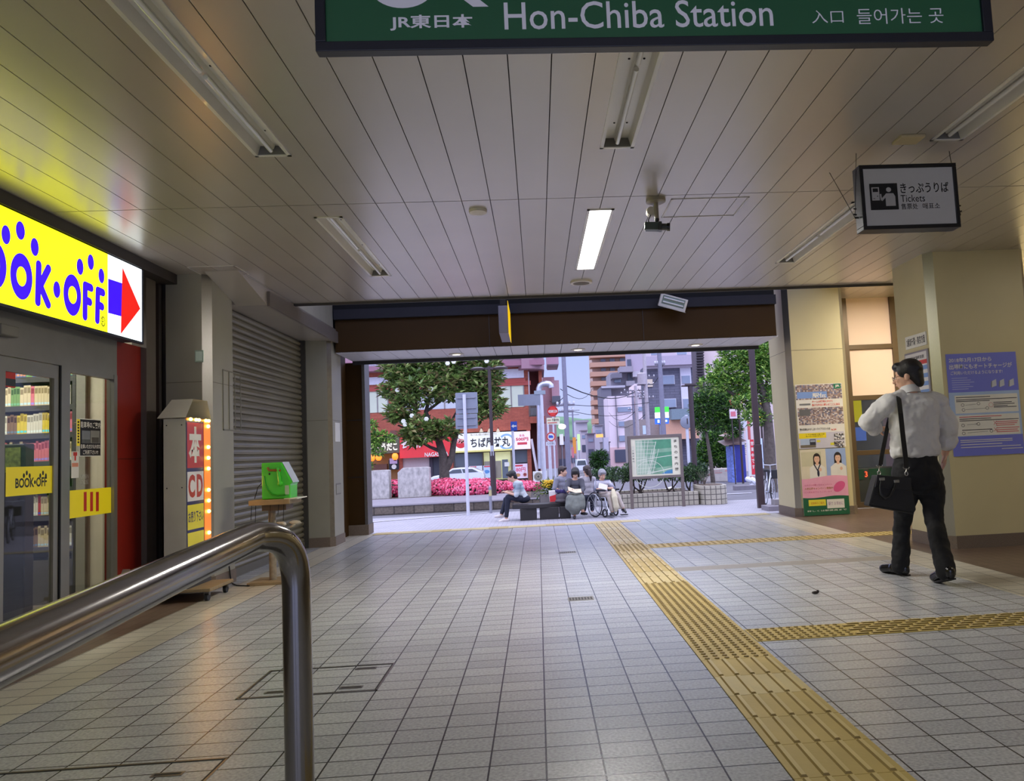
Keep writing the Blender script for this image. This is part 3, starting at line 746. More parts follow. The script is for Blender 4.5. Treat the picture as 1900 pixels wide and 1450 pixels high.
# side strip to the right
t = thing('tactile_strip', 'yellow tactile strip branching to the right in front of the walking man', 'tactile paving', (3, 4.72, 0))
YA, YB = 4.555, 4.855
for k in range(16):
    xa = 1.245 + k * 0.3; b = MB(); b.box(xa + 0.002, xa + 0.298, YA, YB, 0, 0.004, YEL)
    if k < 2: dots(b, xa, xa + 0.3, YA, YB, YEL)
    else:
        for q in range(6):
            yc = YA + (q + .5) * 0.05; sh_ = 0.05 * (q % 2)
            for r_ in range(3): bar(b, xa + 0.005 + r_ * 0.1 + sh_ * 0.9, xa + 0.085 + r_ * 0.1 + sh_ * 0.9, yc - 0.013, yc + 0.013, YEL)
    b.build('tactile_block', t)
t = thing('tactile_strip', 'narrow yellow tactile strip crossing towards the glazing beyond the man', 'tactile paving', (3, 9.1, 0))
for k in range(12):
    xa = 1.245 + k * 0.3; b = MB(); b.box(xa + 0.002, xa + 0.298, 8.95, 9.27, 0, 0.004, YEL); dots(b, xa, xa + 0.3, 8.95, 9.27, YEL, 0.075, 0.02); b.build('tactile_block', t)
t = thing('tactile_strip', 'faded yellow tactile strip along the far edge of the concourse floor', 'tactile paving', (0, 12.35, 0))
for k in range(21):
    xa = -2.62 + k * 0.3; 
    if 1.55 < xa < 2.1: continue
    b = MB(); b.box(xa + 0.002, xa + 0.298, 12.18, 12.49, 0, 0.005, YELP if k % 3 else YEL); b.build('tactile_block', t)

ALU = mat('cover_frame_metal', (150, 142, 128), 0.3, 0.9, var=0.1, vscale=30)
def floor_cover(label, x0, x1, y0, y1, hx):
    t = thing('floor_hatch', label, 'floor hatch', ((x0 + x1) / 2, (y0 + y1) / 2, 0), 'tiled hatches in the floor')
    b = MB(); e = 0.012; z = 0.0025; dk = flat((46, 44, 42))
    for a in (0, 1):
        m = ALU if a == 0 else dk; g = a * e
        b.box(x0 + g, x1 - g, y0 + g, y0 + g + e * (.8 - .3 * a), 0, z - a * 0.0005, m); b.box(x0 + g, x1 - g, y1 - g - e * (.8 - .3 * a), y1 - g, 0, z - a * .0005, m)
        b.box(x0 + g, x0 + g + e * (.8 - .3 * a), y0 + g, y1 - g, 0, z - a * .0005, m); b.box(x1 - g - e * (.8 - .3 * a), x1 - g, y0 + g, y1 - g, 0, z - a * .0005, m)
    b.build('frame', t)
    for cx, cy in hx:
        b = MB(); b.box(cx - 0.06, cx + 0.06, cy - 0.018, cy + 0.018, 0, 0.003, ALU); b.box(cx - 0.05, cx + 0.05, cy - 0.008, cy + 0.008, 0, 0.0036, dk); b.build('lifting_slot', t)
floor_cover('tiled floor hatch with four lifting slots just past the handrail post', -1.58, -0.87, 4.07, 4.58, ((-1.40, 4.15), (-1.02, 4.15), (-1.40, 4.50), (-1.02, 4.50)))
floor_cover('tiled floor hatch cut off by the lower picture edge beside the handrail', -2.5, -1.30, 2.2, 3.285, ((-1.48, 3.15),))
def grating(label, x, y):
    t = thing('drain_grating', label, 'drain', (x, y, 0), 'small floor drains')
    b = MB(); b.box(x - 0.1, x + 0.1, y - 0.07, y + 0.07, 0, 0.002, flat((128, 124, 120)))
    for q in range(8): b.box(x - 0.09 + q * 0.024, x - 0.078 + q * 0.024, y - 0.05, y + 0.05, 0, 0.0025, flat((40, 38, 38)))
    b.build('slotted_plate', t)
grating('slotted drain tile in the middle of the floor, the nearer one', 0.29, 6.17)
grating('slotted drain tile in the floor nearer the way out', 0.29, 8.97)
t = MB(); c = az(1513, 1103)
t.ball((c.x, c.y, 0.012), (0.03, 0.012, 0.012), flat((40, 32, 26)), 8); t.ball((c.x + 0.02, c.y, 0.02), (0.012, 0.01, 0.012), flat((40, 32, 26)), 8)
tag(t.build('dead_leaf'), 'small dark dry leaf lying alone on the grey tiles', 'leaf')

# ------------------------------------------------------------------ handrail in the foreground
CHROME = mat('handrail_steel', (140, 136, 133), 0.15, 1.0, var=0.06, vscale=14, stretch=(40, 1, 40))
t = thing('handrail', 'polished steel tube handrail bending down to a post in the foreground', 'handrail', (-0.47, 1.55, 0))
P0 = ay(0, 1216, 0.72); P1 = ay(470, 996, 1.42); d = (P1 - P0).normalized()
post = ay(553, 1250, 1.52); pb = ay(556, 1448, 1.52)
pts = [P0 - d * 0.75, P0, P0.lerp(P1, 0.5), P1 - d * 0.02]
corner = Vector((post.x, 1.52, (P1 + d * 0.09).z)); A = P1 - d * 0.02; Bp = Vector((post.x, 1.52, corner.z - 0.11))
for q in range(1, 9):
    s = q / 9; pts.append(A * (1 - s) ** 2 + corner * 2 * s * (1 - s) + Bp * s * s)
pts += [Bp, Vector((post.x, 1.52, 0.4)), Vector((post.x, 1.52, 0.01))]
b = MB(); b.tube(pts, 0.0265, CHROME, 28); b.build('rail_tube', t, smooth=True, angle=60)
b = MB(); b.lathe([(0.06, 0), (0.06, 0.008), (0.03, 0.014)], (post.x, 1.52, 0), CHROME, 24); b.build('floor_flange', t, smooth=True)
b = MB(); e = pts[0]; b.tube([e + d * 0.12 - Vector((0, 0, 0.02)), Vector((e.x, e.y + 0.12, 0.01))], 0.024, CHROME, 20); b.build('rear_post', t, smooth=True)
# ------------------------------------------------------------------ shop front on the left
SX = -3.45
def S(cx, cy):
    p = ax(cx / 3.4515, 340 + cy / 3.4524, SX); return p.y, p.z
MS = F_east(SX + 0.0015, 0, 0)
YLIT = lit((238, 242, 22), 1.7); BLIT = lit((58, 4, 236), 0.95); WLIT = lit((236, 248, 255), 1.7); RLIT = lit((226, 28, 14), 1.0)
t = thing('shop_sign', 'big lit yellow shop sign box with blue lettering and a red arrow', 'sign', (SX - 0.1, 4.5, 2.31))
yr = S(908, 800)[0]; yw = S(690, 700)[0]; z0, z1 = 2.305, 2.955; yl = 2.2
b = MB(); b.box(SX - 0.2, SX - 0.004, yl, yr, z0, z1, flat((60, 60, 66))); b.box(SX - 0.02, SX + 0.006, yl, yr + 0.02, z0 - 0.02, z0, flat((44, 46, 58))); b.box(SX - 0.02, SX + 0.006, yr, yr + 0.02, z0, z1, flat((44, 46, 58)))
b.build('case', t)
b = MB(); b.box(SX - 0.004, SX, yl, yw, z0, z1, YLIT); b.build('yellow_face', t)
b = MB(); b.box(SX - 0.004, SX, yw, yr, z0, z1, WLIT); b.build('white_face', t)
def oval(mb, x0, y0, x1, y1, inner=None, m=BLIT, z=0.0):
    a = S(x0, (y0 + y1) / 2)[0]; c = S(x1, (y0 + y1) / 2)[0]; top = S((x0 + x1) / 2, y0)[1]; bot = S((x0 + x1) / 2, y1)[1]
    if inner:
        i0, j0, i1, j1 = inner; ia = S(i0, (j0 + j1) / 2)[0]; ic = S(i1, (j0 + j1) / 2)[0]; it = S((i0 + i1) / 2, j0)[1]; ib = S((i0 + i1) / 2, j1)[1]
        n = 40; vs = []; fs = []
        for q in range(n):
            an = 2 * math.pi * q / n
            vs += [((a + c) / 2 + (c - a) / 2 * math.cos(an), (top + bot) / 2 + (top - bot) / 2 * math.sin(an), z), ((ia + ic) / 2 + (ic - ia) / 2 * math.cos(an), (it + ib) / 2 + (it - ib) / 2 * math.sin(an), z)]
        for q in range(n):
            r = (q + 1) % n; fs.append((2 * q, 2 * r, 2 * r + 1, 2 * q + 1))
        mb.add(vs, fs, m, MS)
    else: mb.disc((a + c) / 2, (top + bot) / 2, (c - a) / 2, (top - bot) / 2, z, m, MS)
def glyph(name, fn):
    mb = MB(); fn(mb); mb.build(name, t)
glyph('letter_o', lambda m: oval(m, 64, 450, 206, 746, (104, 535, 168, 661)))
glyph('letter_o', lambda m: oval(m, 405, 585, 518, 850, (436, 661, 491, 773)))
o1 = S(40, 548); wO = S(206, 598)[0] - S(64, 598)[0]; hO = S(135, 450)[1] - S(135, 746)[1]
def farO(m):
    cy, cz = o1[0] - wO / 2, o1[1] - 0.0; n = 40; vs = []; fs = []
    for q in range(n):
        an = 2 * math.pi * q / n; vs += [(cy + wO / 2 * math.cos(an), cz + hO / 2 * math.sin(an), 0), (cy + wO * .225 * math.cos(an), cz + hO * .215 * math.sin(an), 0)]
    for q in range(n):
        r = (q + 1) % n; fs.append((2 * q, 2 * r, 2 * r + 1, 2 * q + 1))
    m.add(vs, fs, BLIT, MS)
glyph('letter_o', farO)
yB = o1[0] - wO * 2.05; zO = o1[1]
glyph('letter_b', lambda m: (m.stroke([(yB, zO - hO * .4), (yB, zO + hO * .4), (yB + wO * .5, zO + hO * .36), (yB + wO * .6, zO + hO * .2), (yB + wO * .4, zO + .02), (yB + wO * .7, zO - hO * .18), (yB + wO * .5, zO - hO * .38), (yB, zO - hO * .4)], 0.10, 0, BLIT, MS)))
sw = (S(262, 640)[0] - S(226, 640)[0])
glyph('letter_k', lambda m: (m.stroke([S(247, 522), S(241, 762)], sw, 0, BLIT, MS), m.stroke([S(309, 548), S(256, 655), S(307, 778)], sw, .0003, BLIT, MS)))
sf = (S(560, 750)[0] - S(529, 750)[0])
glyph('letter_f', lambda m: (m.stroke([S(545, 655), S(543, 855)], sf, 0, BLIT, MS), m.stroke([S(545, 655), S(582, 672)], sf, .0003, BLIT, MS), m.stroke([S(545, 748), S(574, 762)], sf, .0003, BLIT, MS)))
glyph('letter_f', lambda m: (m.stroke([S(626, 688), S(622, 878)], sf, 0, BLIT, MS), m.stroke([S(626, 688), S(658, 702)], sf, .0003, BLIT, MS), m.stroke([S(626, 778), S(652, 792)], sf, .0003, BLIT, MS)))
glyph('dot', lambda m: oval(m, 340, 629, 385, 736))
for q in ((8, 270, 65, 392), (100, 245, 158, 363), (195, 352, 247, 467), (490, 484, 533, 588), (560, 457, 600, 556), (630, 547, 667, 642)):
    glyph('paw_pad', lambda m: oval(m, *q))
def reg(m):
    oval(m, 645, 855, 673, 919, (648, 862, 670, 912), INK)
    y0, zA = S(652, 905); y1, zB = S(666, 870); letters(m, 'R', y0, zA, y1, zB, 0, INK, MS)
glyph('registered_mark', reg)
glyph('arrow_shaft', lambda m: m.poly([S(692, 832), S(782, 856), S(782, 642), S(692, 612)], 0, BLIT, MS))
glyph('arrow_head', lambda m: m.poly([S(772, 968), S(897, 805), S(783, 540)], .0004, RLIT, MS))
# dark trim between the sign and the ceiling
tr = MB(); tr.box(-3.62, -3.44, -8, 7.56, 2.965, 3.06, flat((52, 46, 42))); tr.box(-8, -3.45, -8, 7.62, 3.06, 3.2, GAPM)
struct(tr.build('trim_1'))

DX = -3.60
def dy(u): return ax(u, 900, DX).y
FRM = mat('door_frame_aluminium', (142, 138, 128), 0.35, 0.6, var=0.05)
zh = ax(100, 676, DX).z
yA, yB_, yC, yD, yE = dy(11), dy(102), dy(113), dy(129), dy(211)
dr = MB()
dr.box(DX - 0.10, DX, -8, dy(217), zh, 2.31, FRM)
dr.box(DX - 0.06, DX + 0.002, yC, yD, 0, zh, FRM); dr.box(DX - 0.06, DX + 0.004, yE, dy(217), 0, zh, FRM); dr.box(DX - 0.02, DX + 0.02, -8, dy(217), 0, 0.03, FRM)
dr.box(DX - 0.06, DX, yB_ + 0.06, yC, 0, zh, flat((14, 14, 14)))
dr.box(DX - 0.05, DX, yD, yE, 0.03, 0.12, FRM); dr.box(DX - 0.05, DX, yD, yE, zh - 0.04, zh, FRM)
door = struct(dr.build('door_2'), 'aluminium framed glass shop entrance')
b = MB(); b.box(DX - 0.03, DX - 0.024, yD, yE, 0.1, zh - 0.03, glass_mat('door_glass', (238, 240, 236), 0.05)); b.build('fixed_pane', door)
b = MB(); zt2 = zh - 0.005
b.box(DX - 0.045, DX - 0.01, yA - 0.07, yA, 0.03, zt2, FRM); b.box(DX - 0.045, DX - 0.01, yB_, yB_ + 0.055, 0.03, zt2, FRM); b.box(DX - 0.045, DX - 0.01, yA, yB_, zt2 - 0.10, zt2, FRM); b.box(DX - 0.045, DX - 0.01, yA, yB_, 0.03, 0.16, FRM)
leaf = b.build('door_leaf', door)
b = MB(); b.box(DX - 0.03, DX - 0.024, yA, yB_, 0.15, zt2 - 0.1, glass_mat('door_glass')); b.build('pane', leaf)
b = MB(); b.box(DX - 0.045, DX - 0.01, yA - 1.05, yA - 0.08, 0.03, zt2, FRM); b.box(DX - 0.05, DX - 0.005, -8, yA - 1.05, 0.0, zt2, FRM); b.build('door_leaf', door)
p = ax(17, 616, DX + 0.03); b = MB(); b.box(DX, DX + 0.06, p.y - 0.12, p.y + 0.06, p.z - 0.035, p.z + 0.04, flat((120, 116, 106))); t = b.build('door_sensor', bevel=0.008); tag(t, 'grey motion sensor box above the glass shop door', 'sensor')
# stickers on the glass
MD = F_east(DX - 0.021, 0, 0)
def D(cx, cy): p = ax(cx * .3584, 640 + cy * .3586, DX - 0.02); return p.y, p.z
def Drect(mb, x0, y0, x1, y1, z, m):
    (a, _), (c, _2) = D(x0, (y0 + y1) / 2), D(x1, (y0 + y1) / 2); zt_ = D((x0 + x1) / 2, y0)[1]; zb_ = D((x0 + x1) / 2, y1)[1]
    mb.rect(a, zb_, c, zt_, z, m, MD); return a, zb_, c, zt_
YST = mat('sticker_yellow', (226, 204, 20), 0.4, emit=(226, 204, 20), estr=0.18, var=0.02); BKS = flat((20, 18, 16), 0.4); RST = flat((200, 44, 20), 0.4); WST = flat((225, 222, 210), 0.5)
t = MB(); q = Drect(t, 31, 630, 294, 776, 0, YST); t = tag(t.build('door_band_sticker'), 'yellow band sticker with black shop lettering across the sliding door', 'sticker')
e0, e1 = D(80, 738), D(243, 664)
lettering(t, 'BOOK•OFF', D(80, 700)[0], D(160, 738)[1], D(243, 700)[0], D(160, 688)[1], .0006, BKS, MD, 0.028)
b = MB()
for cx, cy in ((124, 678), (139, 664), (154, 678), (209, 678), (223, 664), (238, 678)):
    c0 = D(cx, cy); b.disc(c0[0], c0[1], 0.011, 0.017, .0006, BKS, MD)
b.build('paw_pads', t)
t = MB(); q = Drect(t, 359, 746, 590, 884, 0, YST); t = tag(t.build('pane_band_sticker'), 'yellow band sticker with three red bars on the fixed pane', 'sticker')
for x in (434, 467, 497):
    b = MB(); Drect(b, x, 762, x + 15, 862, .0006, RST); b.build('red_bar', t)
t = MB(); Drect(t, 412, 385, 524, 578, 0, WST); t = tag(t.build('parking_notice'), 'black parking notice with white lettering stuck on the glass pane', 'notice')
b = MB(); Drect(b, 415, 389, 521, 574, .0005, BKS); b.build('black_print', t)
b = MB(); Drect(b, 424, 445, 467, 510, .001, flat((120, 124, 128))); Drect(b, 469, 445, 516, 510, .001, flat((132, 130, 122))); Drect(b, 424, 490, 467, 510, .0012, flat((90, 92, 92))); Drect(b, 475, 480, 512, 508, .0012, flat((84, 80, 72))); b.build('photos', t)
for s_, yy0, yy1, xx0, xx1 in (('駐車場のご案内', 400, 432, 418, 520), ('駐車いただける大切な', 516, 538, 418, 520), ('ご利用下さい!!!', 545, 568, 430, 508)):
    a0, a1 = D(xx0, yy1), D(xx1, yy0); lettering(t, s_, a0[0], D(470, yy1)[1], a1[0], D(470, yy0)[1], .001, WST, MD, 0.012)
b = MB(); Drect(b, 398, 385, 414, 524, .0005, YST); b.build('yellow_strip', t)
for i in range(8):
    b = MB(); Drect(b, 402, 395 + i * 15, 410, 405 + i * 15, .001, BKS); b.build('strip_character', t)
t = MB(); Drect(t, 370, 552, 409, 690, 0, WST); t = tag(t.build('label_sticker'), 'small white and red label stuck beside the parking notice', 'sticker')
b = MB(); Drect(b, 380, 556, 400, 575, .0005, RST); Drect(b, 386, 575, 394, 600, .0005, RST); Drect(b, 373, 612, 406, 632, .0005, flat((214, 140, 110))); b.build('red_mark', t)
t = MB(); Drect(t, 30, 96, 81, 221, 0, RST); t = tag(t.build('red_door_sticker'), 'red notice with a dark lettered foot in the corner of the sliding door', 'sticker')
b = MB(); Drect(b, 30, 176, 81, 214, .0005, flat((40, 52, 60))); b.build('dark_band', t)
t = MB(); q0 = None
for s_, y0_, y1_ in (('OPEN', 670, 692), ('CLOSE', 700, 722)):
    letters(t, s_, D(418, y1_)[0], D(440, y1_)[1], D(460, y0_)[0], D(440, y0_)[1], 0, flat((170, 170, 160)), MD)
tag(t.build('opening_hours_lettering'), 'faint grey open and close lettering on the glass pane', 'lettering')
# red wall panels beside the door
rp = MB(); REDP = mat('red_wall_panel', (132, 26, 12), 0.45, var=0.06); y3, y4, y5 = dy(266), dy(284), 7.56
rp.box(DX - 0.1, DX - 0.02, dy(217), y3, 0, 2.31, REDP); rp.box(DX - 0.1, DX + 0.03, y3, y4, 0, 3.0, flat((96, 88, 80))); rp.box(DX - 0.1, DX - 0.02, y4, y5, 0, 3.0, mat('red_wall_panel_deep', (104, 18, 10), 0.5, var=0.06)); rp.box(DX - 0.06, DX + 0.01, y5 - 0.05, y5, 0, 3.06, flat((60, 54, 50)))
rp.box(DX - 0.02, DX - 0.012, dy(217), y3, 1.28, 1.285, flat((70, 14, 8)))
struct(rp.build('wall_left_shop'), 'dark red wall panels between the shop door and the column')
pl_ = ax(232, 1038, DX)
t = MB(); t.box(DX - 0.02, DX + 0.05, pl_.y - 0.05, pl_.y + 0.06, 0.12, 0.24, flat((170, 160, 140))); t.prism([(pl_.y - 0.07, 0.24), (pl_.y + 0.08, 0.24), (pl_.y, 0.33)], 0, 0.06, flat((150, 140, 122)), F_east(DX - 0.02, 0, 0)); tag(t.build('outlet_cover'), 'small beige outlet cover low on the red wall panel', 'outlet cover')

# inside the shop
SHELFM = flat((70, 70, 72), 0.5); IN = flat((214, 208, 186), 0.6)
ir = MB()
ir.box(-7.6, -4.32, 7.56, 7.61, 0, 2.9, IN); ir.box(-7.7, -7.6, 2.5, 7.6, 0, 2.9, IN); ir.box(-7.7, -3.7, 2.4, 2.5, 0, 2.9, IN); ir.box(-7.7, -3.68, 2.4, 7.6, 2.9, 2.96, flat((225, 222, 214)))
ir.box(ay(158, 820, 7.24).x, -3.66, 7.28, 7.36, 0, 2.9, IN); ir.box(ay(141, 820, 7.24).x, ay(158, 820, 7.24).x, 7.24, 7.36, 0, 2.9, flat((150, 148, 138))); ir.box(-3.98, -3.965, 7.27, 7.28, 0, 2.9, flat((176, 170, 152)))
ir.box(-7.6, -3.7, 2.5, 7.5, 0.0, 0.004, flat((120, 112, 104)))
struct(ir.build('wall_shop_interior'), 'pale interior walls of the shop behind the glass')
BY = 7.30
t = thing('bookcase', 'dark bookcase packed with paperbacks seen through the shop door', 'bookcase', (-4.95, 7.4, 0))
xl, xr = -5.45, ay(136, 820, BY).x
def bz(cy): return ay(60, 640 + cy * .3586, BY).z
rows = [bz(168), bz(316), bz(460), bz(606), bz(886), bz(1050)]
b = MB(); b.box(xl - 0.02, xl, BY - 0.02, 7.55, 0, 2.6, SHELFM); b.box(xr, xr + 0.03, BY - 0.02, 7.55, 0, 2.6, SHELFM); b.build('side_panel', t)
b = MB(); b.box(xl, xr, 7.53, 7.55, 0, 2.6, flat((60, 58, 56))); b.build('back_panel', t)
for z in rows + [bz(745)]:
    b = MB(); b.box(xl, xr, BY - 0.02, 7.53, z - 0.05, z, SHELFM); b.build('shelf', t)
b = MB(); b.box(xl, xr, BY - 0.0, 7.53, 0, rows[-1] - 0.12, flat((84, 80, 76))); b.build('drawer_base', t)
SPINES = {'white': (226, 222, 206), 'cream': (220, 204, 168), 'orange': (220, 132, 84), 'pink': (222, 120, 140), 'red': (196, 52, 44), 'yellow': (226, 202, 60), 'teal': (70, 150, 150), 'blue': (86, 116, 180), 'green': (120, 160, 90), 'purple': (120, 100, 130), 'brown': (134, 104, 80)}
mixes = [('white', 'cream', 'yellow', 'blue', 'red', 'green', 'teal'), ('white', 'cream', 'green', 'white', 'cream', 'pink'), ('orange', 'pink', 'white', 'yellow', 'purple', 'brown'), ('orange', 'cream', 'orange', 'white', 'pink', 'blue'), ('cream', 'pink', 'white', 'red', 'cream'), ('cream', 'white', 'brown', 'cream', 'yellow')]
SHN = ('topmost visible', 'second', 'third', 'fourth', 'fifth', 'lowest')
BMESH = {}
def book(name, colour, x, y, z, w, h, d):
    key = (colour, round(w, 3), round(h, 2))
    if key not in BMESH:
        m = MB(); c = SPINES[colour]; m.box(-w / 2, w / 2, 0, d, 0, h, flat(c, 0.5))
        m.box(-w / 2 + .003, w / 2 - .003, -0.0008, 0, h * .62, h * .9, flat([max(0, q - 70) for q in c], .5)); m.box(-w / 2 + .002, w / 2 - .002, -0.0008, 0, h * .06, h * .16, flat([min(255, q + 30) for q in c[::-1]], .5))
        o = m.build('paperback_book'); BMESH[key] = o.data; o.location = (x, y, z); return o
    o = bpy.data.objects.new('paperback_book', BMESH[key]); COL.objects.link(o); o.location = (x, y, z); return o
for r, z in enumerate(rows):
    x = xl + 0.12
    mix = mixes[r]; run = 0; c = mix[0]
    while x < xr - 0.03:
        w_ = (0.024, 0.028, 0.032)[RND.randrange(3)]
        if run <= 0: c = RND.choice(mix); run = RND.randint(1, 4)
        run -= 1
        o = book('b', c, x + w_ / 2, BY + 0.004, z + 0.001, w_ - 0.0015, (0.17, 0.18, 0.19)[RND.randrange(3)], 0.13)
        tag(o, '%s spined paperback on the %s shelf of the shop bookcase' % (c, SHN[r]), 'book', 'paperbacks on the %s shelf' % SHN[r])
        x += w_
c = ay(45, 900, 6.75)
t = thing('display_stand', 'dark upright display stand with a green picture top behind the shop door', 'display stand', (-4.9, 6.5, 0))
xa_, xb_ = ay(6, 900, 6.5).x, ay(46, 900, 6.5).x; zt3 = ay(28, 824, 6.5).z
b = MB(); b.box(xa_, xb_, 6.5, 6.62, 0, zt3, flat((38, 40, 44), 0.35)); b.build('body', t, bevel=0.01)
b = MB(); b.box(xa_ + 0.02, xb_ - 0.03, 6.49, 6.499, zt3 - 0.23, zt3 - 0.03, mat('picture_green', (120, 132, 62), 0.5, var=0.5, vscale=30)); b.build('picture', t)

# ------------------------------------------------------------------ standing sign with running bulbs
t = thing('sidewalk_sign', 'tall grey box sign with orange bulbs and red and yellow panels', 'sign', (-3.24, 7.3, 0.14))
QY = 7.05; x0 = ay(303, 850, QY).x; x1 = ay(346, 850, QY).x; zt4 = ay(325, 777, QY).z; yp0 = QY; yp1 = ax(378, 850, x1).y; yp2 = ax(390, 850, x1).y
GREYP = mat('sign_box_grey', (192, 188, 174), 0.5, var=0.05)
b = MB(); b.box(x0, x1 - 0.004, yp0, yp2, 0.2, zt4, GREYP); b.build('box', t, bevel=0.004)
zc1 = ay(330, 740, QY).z
b = MB(); b.add([(x0 - 0.04, yp0 - 0.03, zt4 + 0.005), (x1 + 0.01, yp0 - 0.03, zt4 + 0.005), (x1 + 0.02, yp0 + 0.10, zc1), (x0 + 0.03, yp0 + 0.10, zc1), (x0 - 0.04, yp2, zt4 + 0.005), (x1 + 0.01, yp2, zt4 + 0.005), (x1 + 0.02, yp2 - 0.1, zc1), (x0 + 0.03, yp2 - 0.1, zc1)],
          [(0, 1, 2, 3), (4, 7, 6, 5), (3, 2, 6, 7), (0, 3, 7, 4), (0, 4, 5, 1)], GREYP); b.build('cap', t)
for zq in (zt4 - 0.06, zt4 - 0.62):
    for xq in (x0 + 0.03, x1 - 0.04):
        b = MB(); b.ball((xq, yp0 - 0.002, zq), (0.006, 0.004, 0.006), GAPM, 8); b.build('screw', t)
MQ = F_east(x1, 0, 0)
def Q(cx, cy): p = ax(290 + cx * .2347, 720 + cy * .2345, x1); return p.y, p.z
NAVY = flat((34, 36, 92), .4)
b = MB(); zbot = 0.2; ztop = Q(240, 255)[1]; b.rect(yp0, zbot, yp1, ztop, 0, NAVY, MQ); b.build('front_panel', t)
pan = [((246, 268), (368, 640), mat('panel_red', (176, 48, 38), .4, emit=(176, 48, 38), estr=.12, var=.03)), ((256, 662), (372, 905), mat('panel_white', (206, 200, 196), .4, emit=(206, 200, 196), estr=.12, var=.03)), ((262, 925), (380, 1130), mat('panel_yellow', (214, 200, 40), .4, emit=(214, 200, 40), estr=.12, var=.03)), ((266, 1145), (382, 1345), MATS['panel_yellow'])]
pm = []
for (a, c_, m) in pan:
    za = Q(a[0], a[1])[1]; zb_ = Q(a[0], c_[1])[1]; bb = MB(); bb.rect(yp0 + 0.012, zb_ + 0.004, yp1 - 0.012, za - 0.004, .001, m, MQ); bb.build('colour_panel', t); pm.append((zb_, za))
wq = yp1 - yp0
lettering(t, '本', yp0 + wq * .12, pm[0][0] + .05, yp1 - wq * .12, pm[0][1] - .04, .002, WST, MQ, 0.05)
lettering(t, 'C', yp0 + wq * .08, pm[1][0] + .035, yp0 + wq * .46, pm[1][1] - .03, .002, flat((190, 60, 40), .4), MQ, 0.045)
lettering(t, 'D', yp0 + wq * .56, pm[1][0] + .035, yp0 + wq * .92, pm[1][1] - .03, .002, flat((190, 60, 40), .4), MQ, 0.045)
lettering(t, 'お売り下さい', yp0 + wq * .07, pm[2][0] + .065, yp1 - wq * .06, pm[2][1] - .06, .002, NAVY, MQ, 0.02)
BULB = lit((255, 214, 110), 7.0); OSTR = mat('bulb_strip_orange', (240, 150, 40), 0.3, emit=(255, 120, 5), estr=0.55, var=0)  # orange strip's emission stands in for the glow the bulbs cast on it
b = MB(); b.box(x1 - 0.002, x1 + 0.004, yp1, yp2, 0.2, zt4, OSTR); b.box(x1 - 0.002, x1 + 0.004, yp0, yp1, ztop, zt4, OSTR); b.build('bulb_glow_strip', t)
yb = (yp1 + yp2) / 2
for cy in (305, 470, 555, 640, 810, 895, 980, 1150, 1235, 1320, 1490):
    z = Q(390, cy)[1]
    if z < 0.25: continue
    b = MB(); b.ball((x1 + 0.014, yb, z), (0.016, 0.02, 0.018), BULB, 10); b.build('bulb', t, smooth=True)
for fy in (0.12, .34, .46, .76, .88):
    b = MB(); b.ball((x1 + 0.014, yp0 + (yp2 - yp0) * fy, (ztop + zt4) / 2), (0.016, 0.022, 0.016), BULB, 10); b.build('bulb', t, smooth=True)
l = bpy.data.lights.new('bulb_light', 'AREA'); l.shape = 'RECTANGLE'; l.size = 0.06; l.size_y = 1.2; l.energy = 2.2; l.color = (1.0, 0.5, 0.12)
lo_ = bpy.data.objects.new('bulb_light', l); COL.objects.link(lo_); lo_.location = (x1 + 0.05, yb, 1.0); lo_.rotation_euler = (0, math.radians(-90), 0)
# trolley under it
t = thing('trolley', 'flat wooden trolley on four casters carrying the bulb sign', 'trolley', (-3.2, 7.3, 0))
WOOD = mat('worn_plywood', (150, 130, 96), 0.6, var=0.15, vscale=8, stretch=(1, 8, 1))
xa_, xb_ = -3.50, az(404, 1092, .1).x - .03
b = MB(); b.box(xa_, xb_, 7.0, 7.52, 0.085, 0.115, WOOD); b.build('deck', t, bevel=0.006)
b = MB(); b.box(x0 - 0.02, x1 + 0.02, 7.02, 7.5, 0.115, 0.2, flat((60, 58, 56))); b.build('plinth', t)
for cx, cy in ((xa_ + .06, 7.06), (xb_ - .05, 7.06), (xa_ + .06, 7.46), (xb_ - .05, 7.46)):
    b = MB(); b.box(cx - .022, cx + .022, cy - .018, cy + .018, 0.05, 0.085, STEEL_D); f = b.build('caster_fork', t)
    b = MB(); b.tube([(cx - 0.014, cy, 0.036), (cx + 0.014, cy, 0.036)], 0.036, flat((34, 34, 36)), 16); b.build('wheel', f, smooth=True)

# wooden stand with the green dispenser by the shutter
TY2 = 7.85
t = thing('wooden_stand', 'small wooden pedestal stand in front of the shutter', 'stand', (-2.74, 7.9, 0))
x0, x1 = ay(470, 935, TY2).x, ay(545, 935, TY2).x; zt5 = ay(500, 927, TY2).z
b = MB(); b.box(x0, x1, 7.72, 8.1, zt5 - 0.05, zt5, WOOD); b.build('table_top', t, bevel=0.004)
b = MB(); b.box(x1 - 0.06, x1 + 0.07, 7.74, 8.06, zt5 - 0.004, zt5 + 0.006, WST); b.build('white_tray', t)
b = MB(); b.box(x0 + 0.1, x1 - 0.06, 7.8, 8.02, zt5 - 0.11, zt5 - 0.05, flat((96, 80, 60))); b.build('apron', t)
xm = ay(503, 1040, TY2).x
b = MB(); b.tube([(xm, 7.9, zt5 - 0.1), (xm, 7.9, 0.03)], 0.035, mat('rusty_post', (140, 128, 108), .6, var=.3, vscale=20), 14); b.build('post', t, smooth=True)
b = MB(); b.box(xm - 0.20, xm + 0.16, 7.74, 8.1, 0, 0.03, WOOD); b.build('base', t, bevel=0.005)
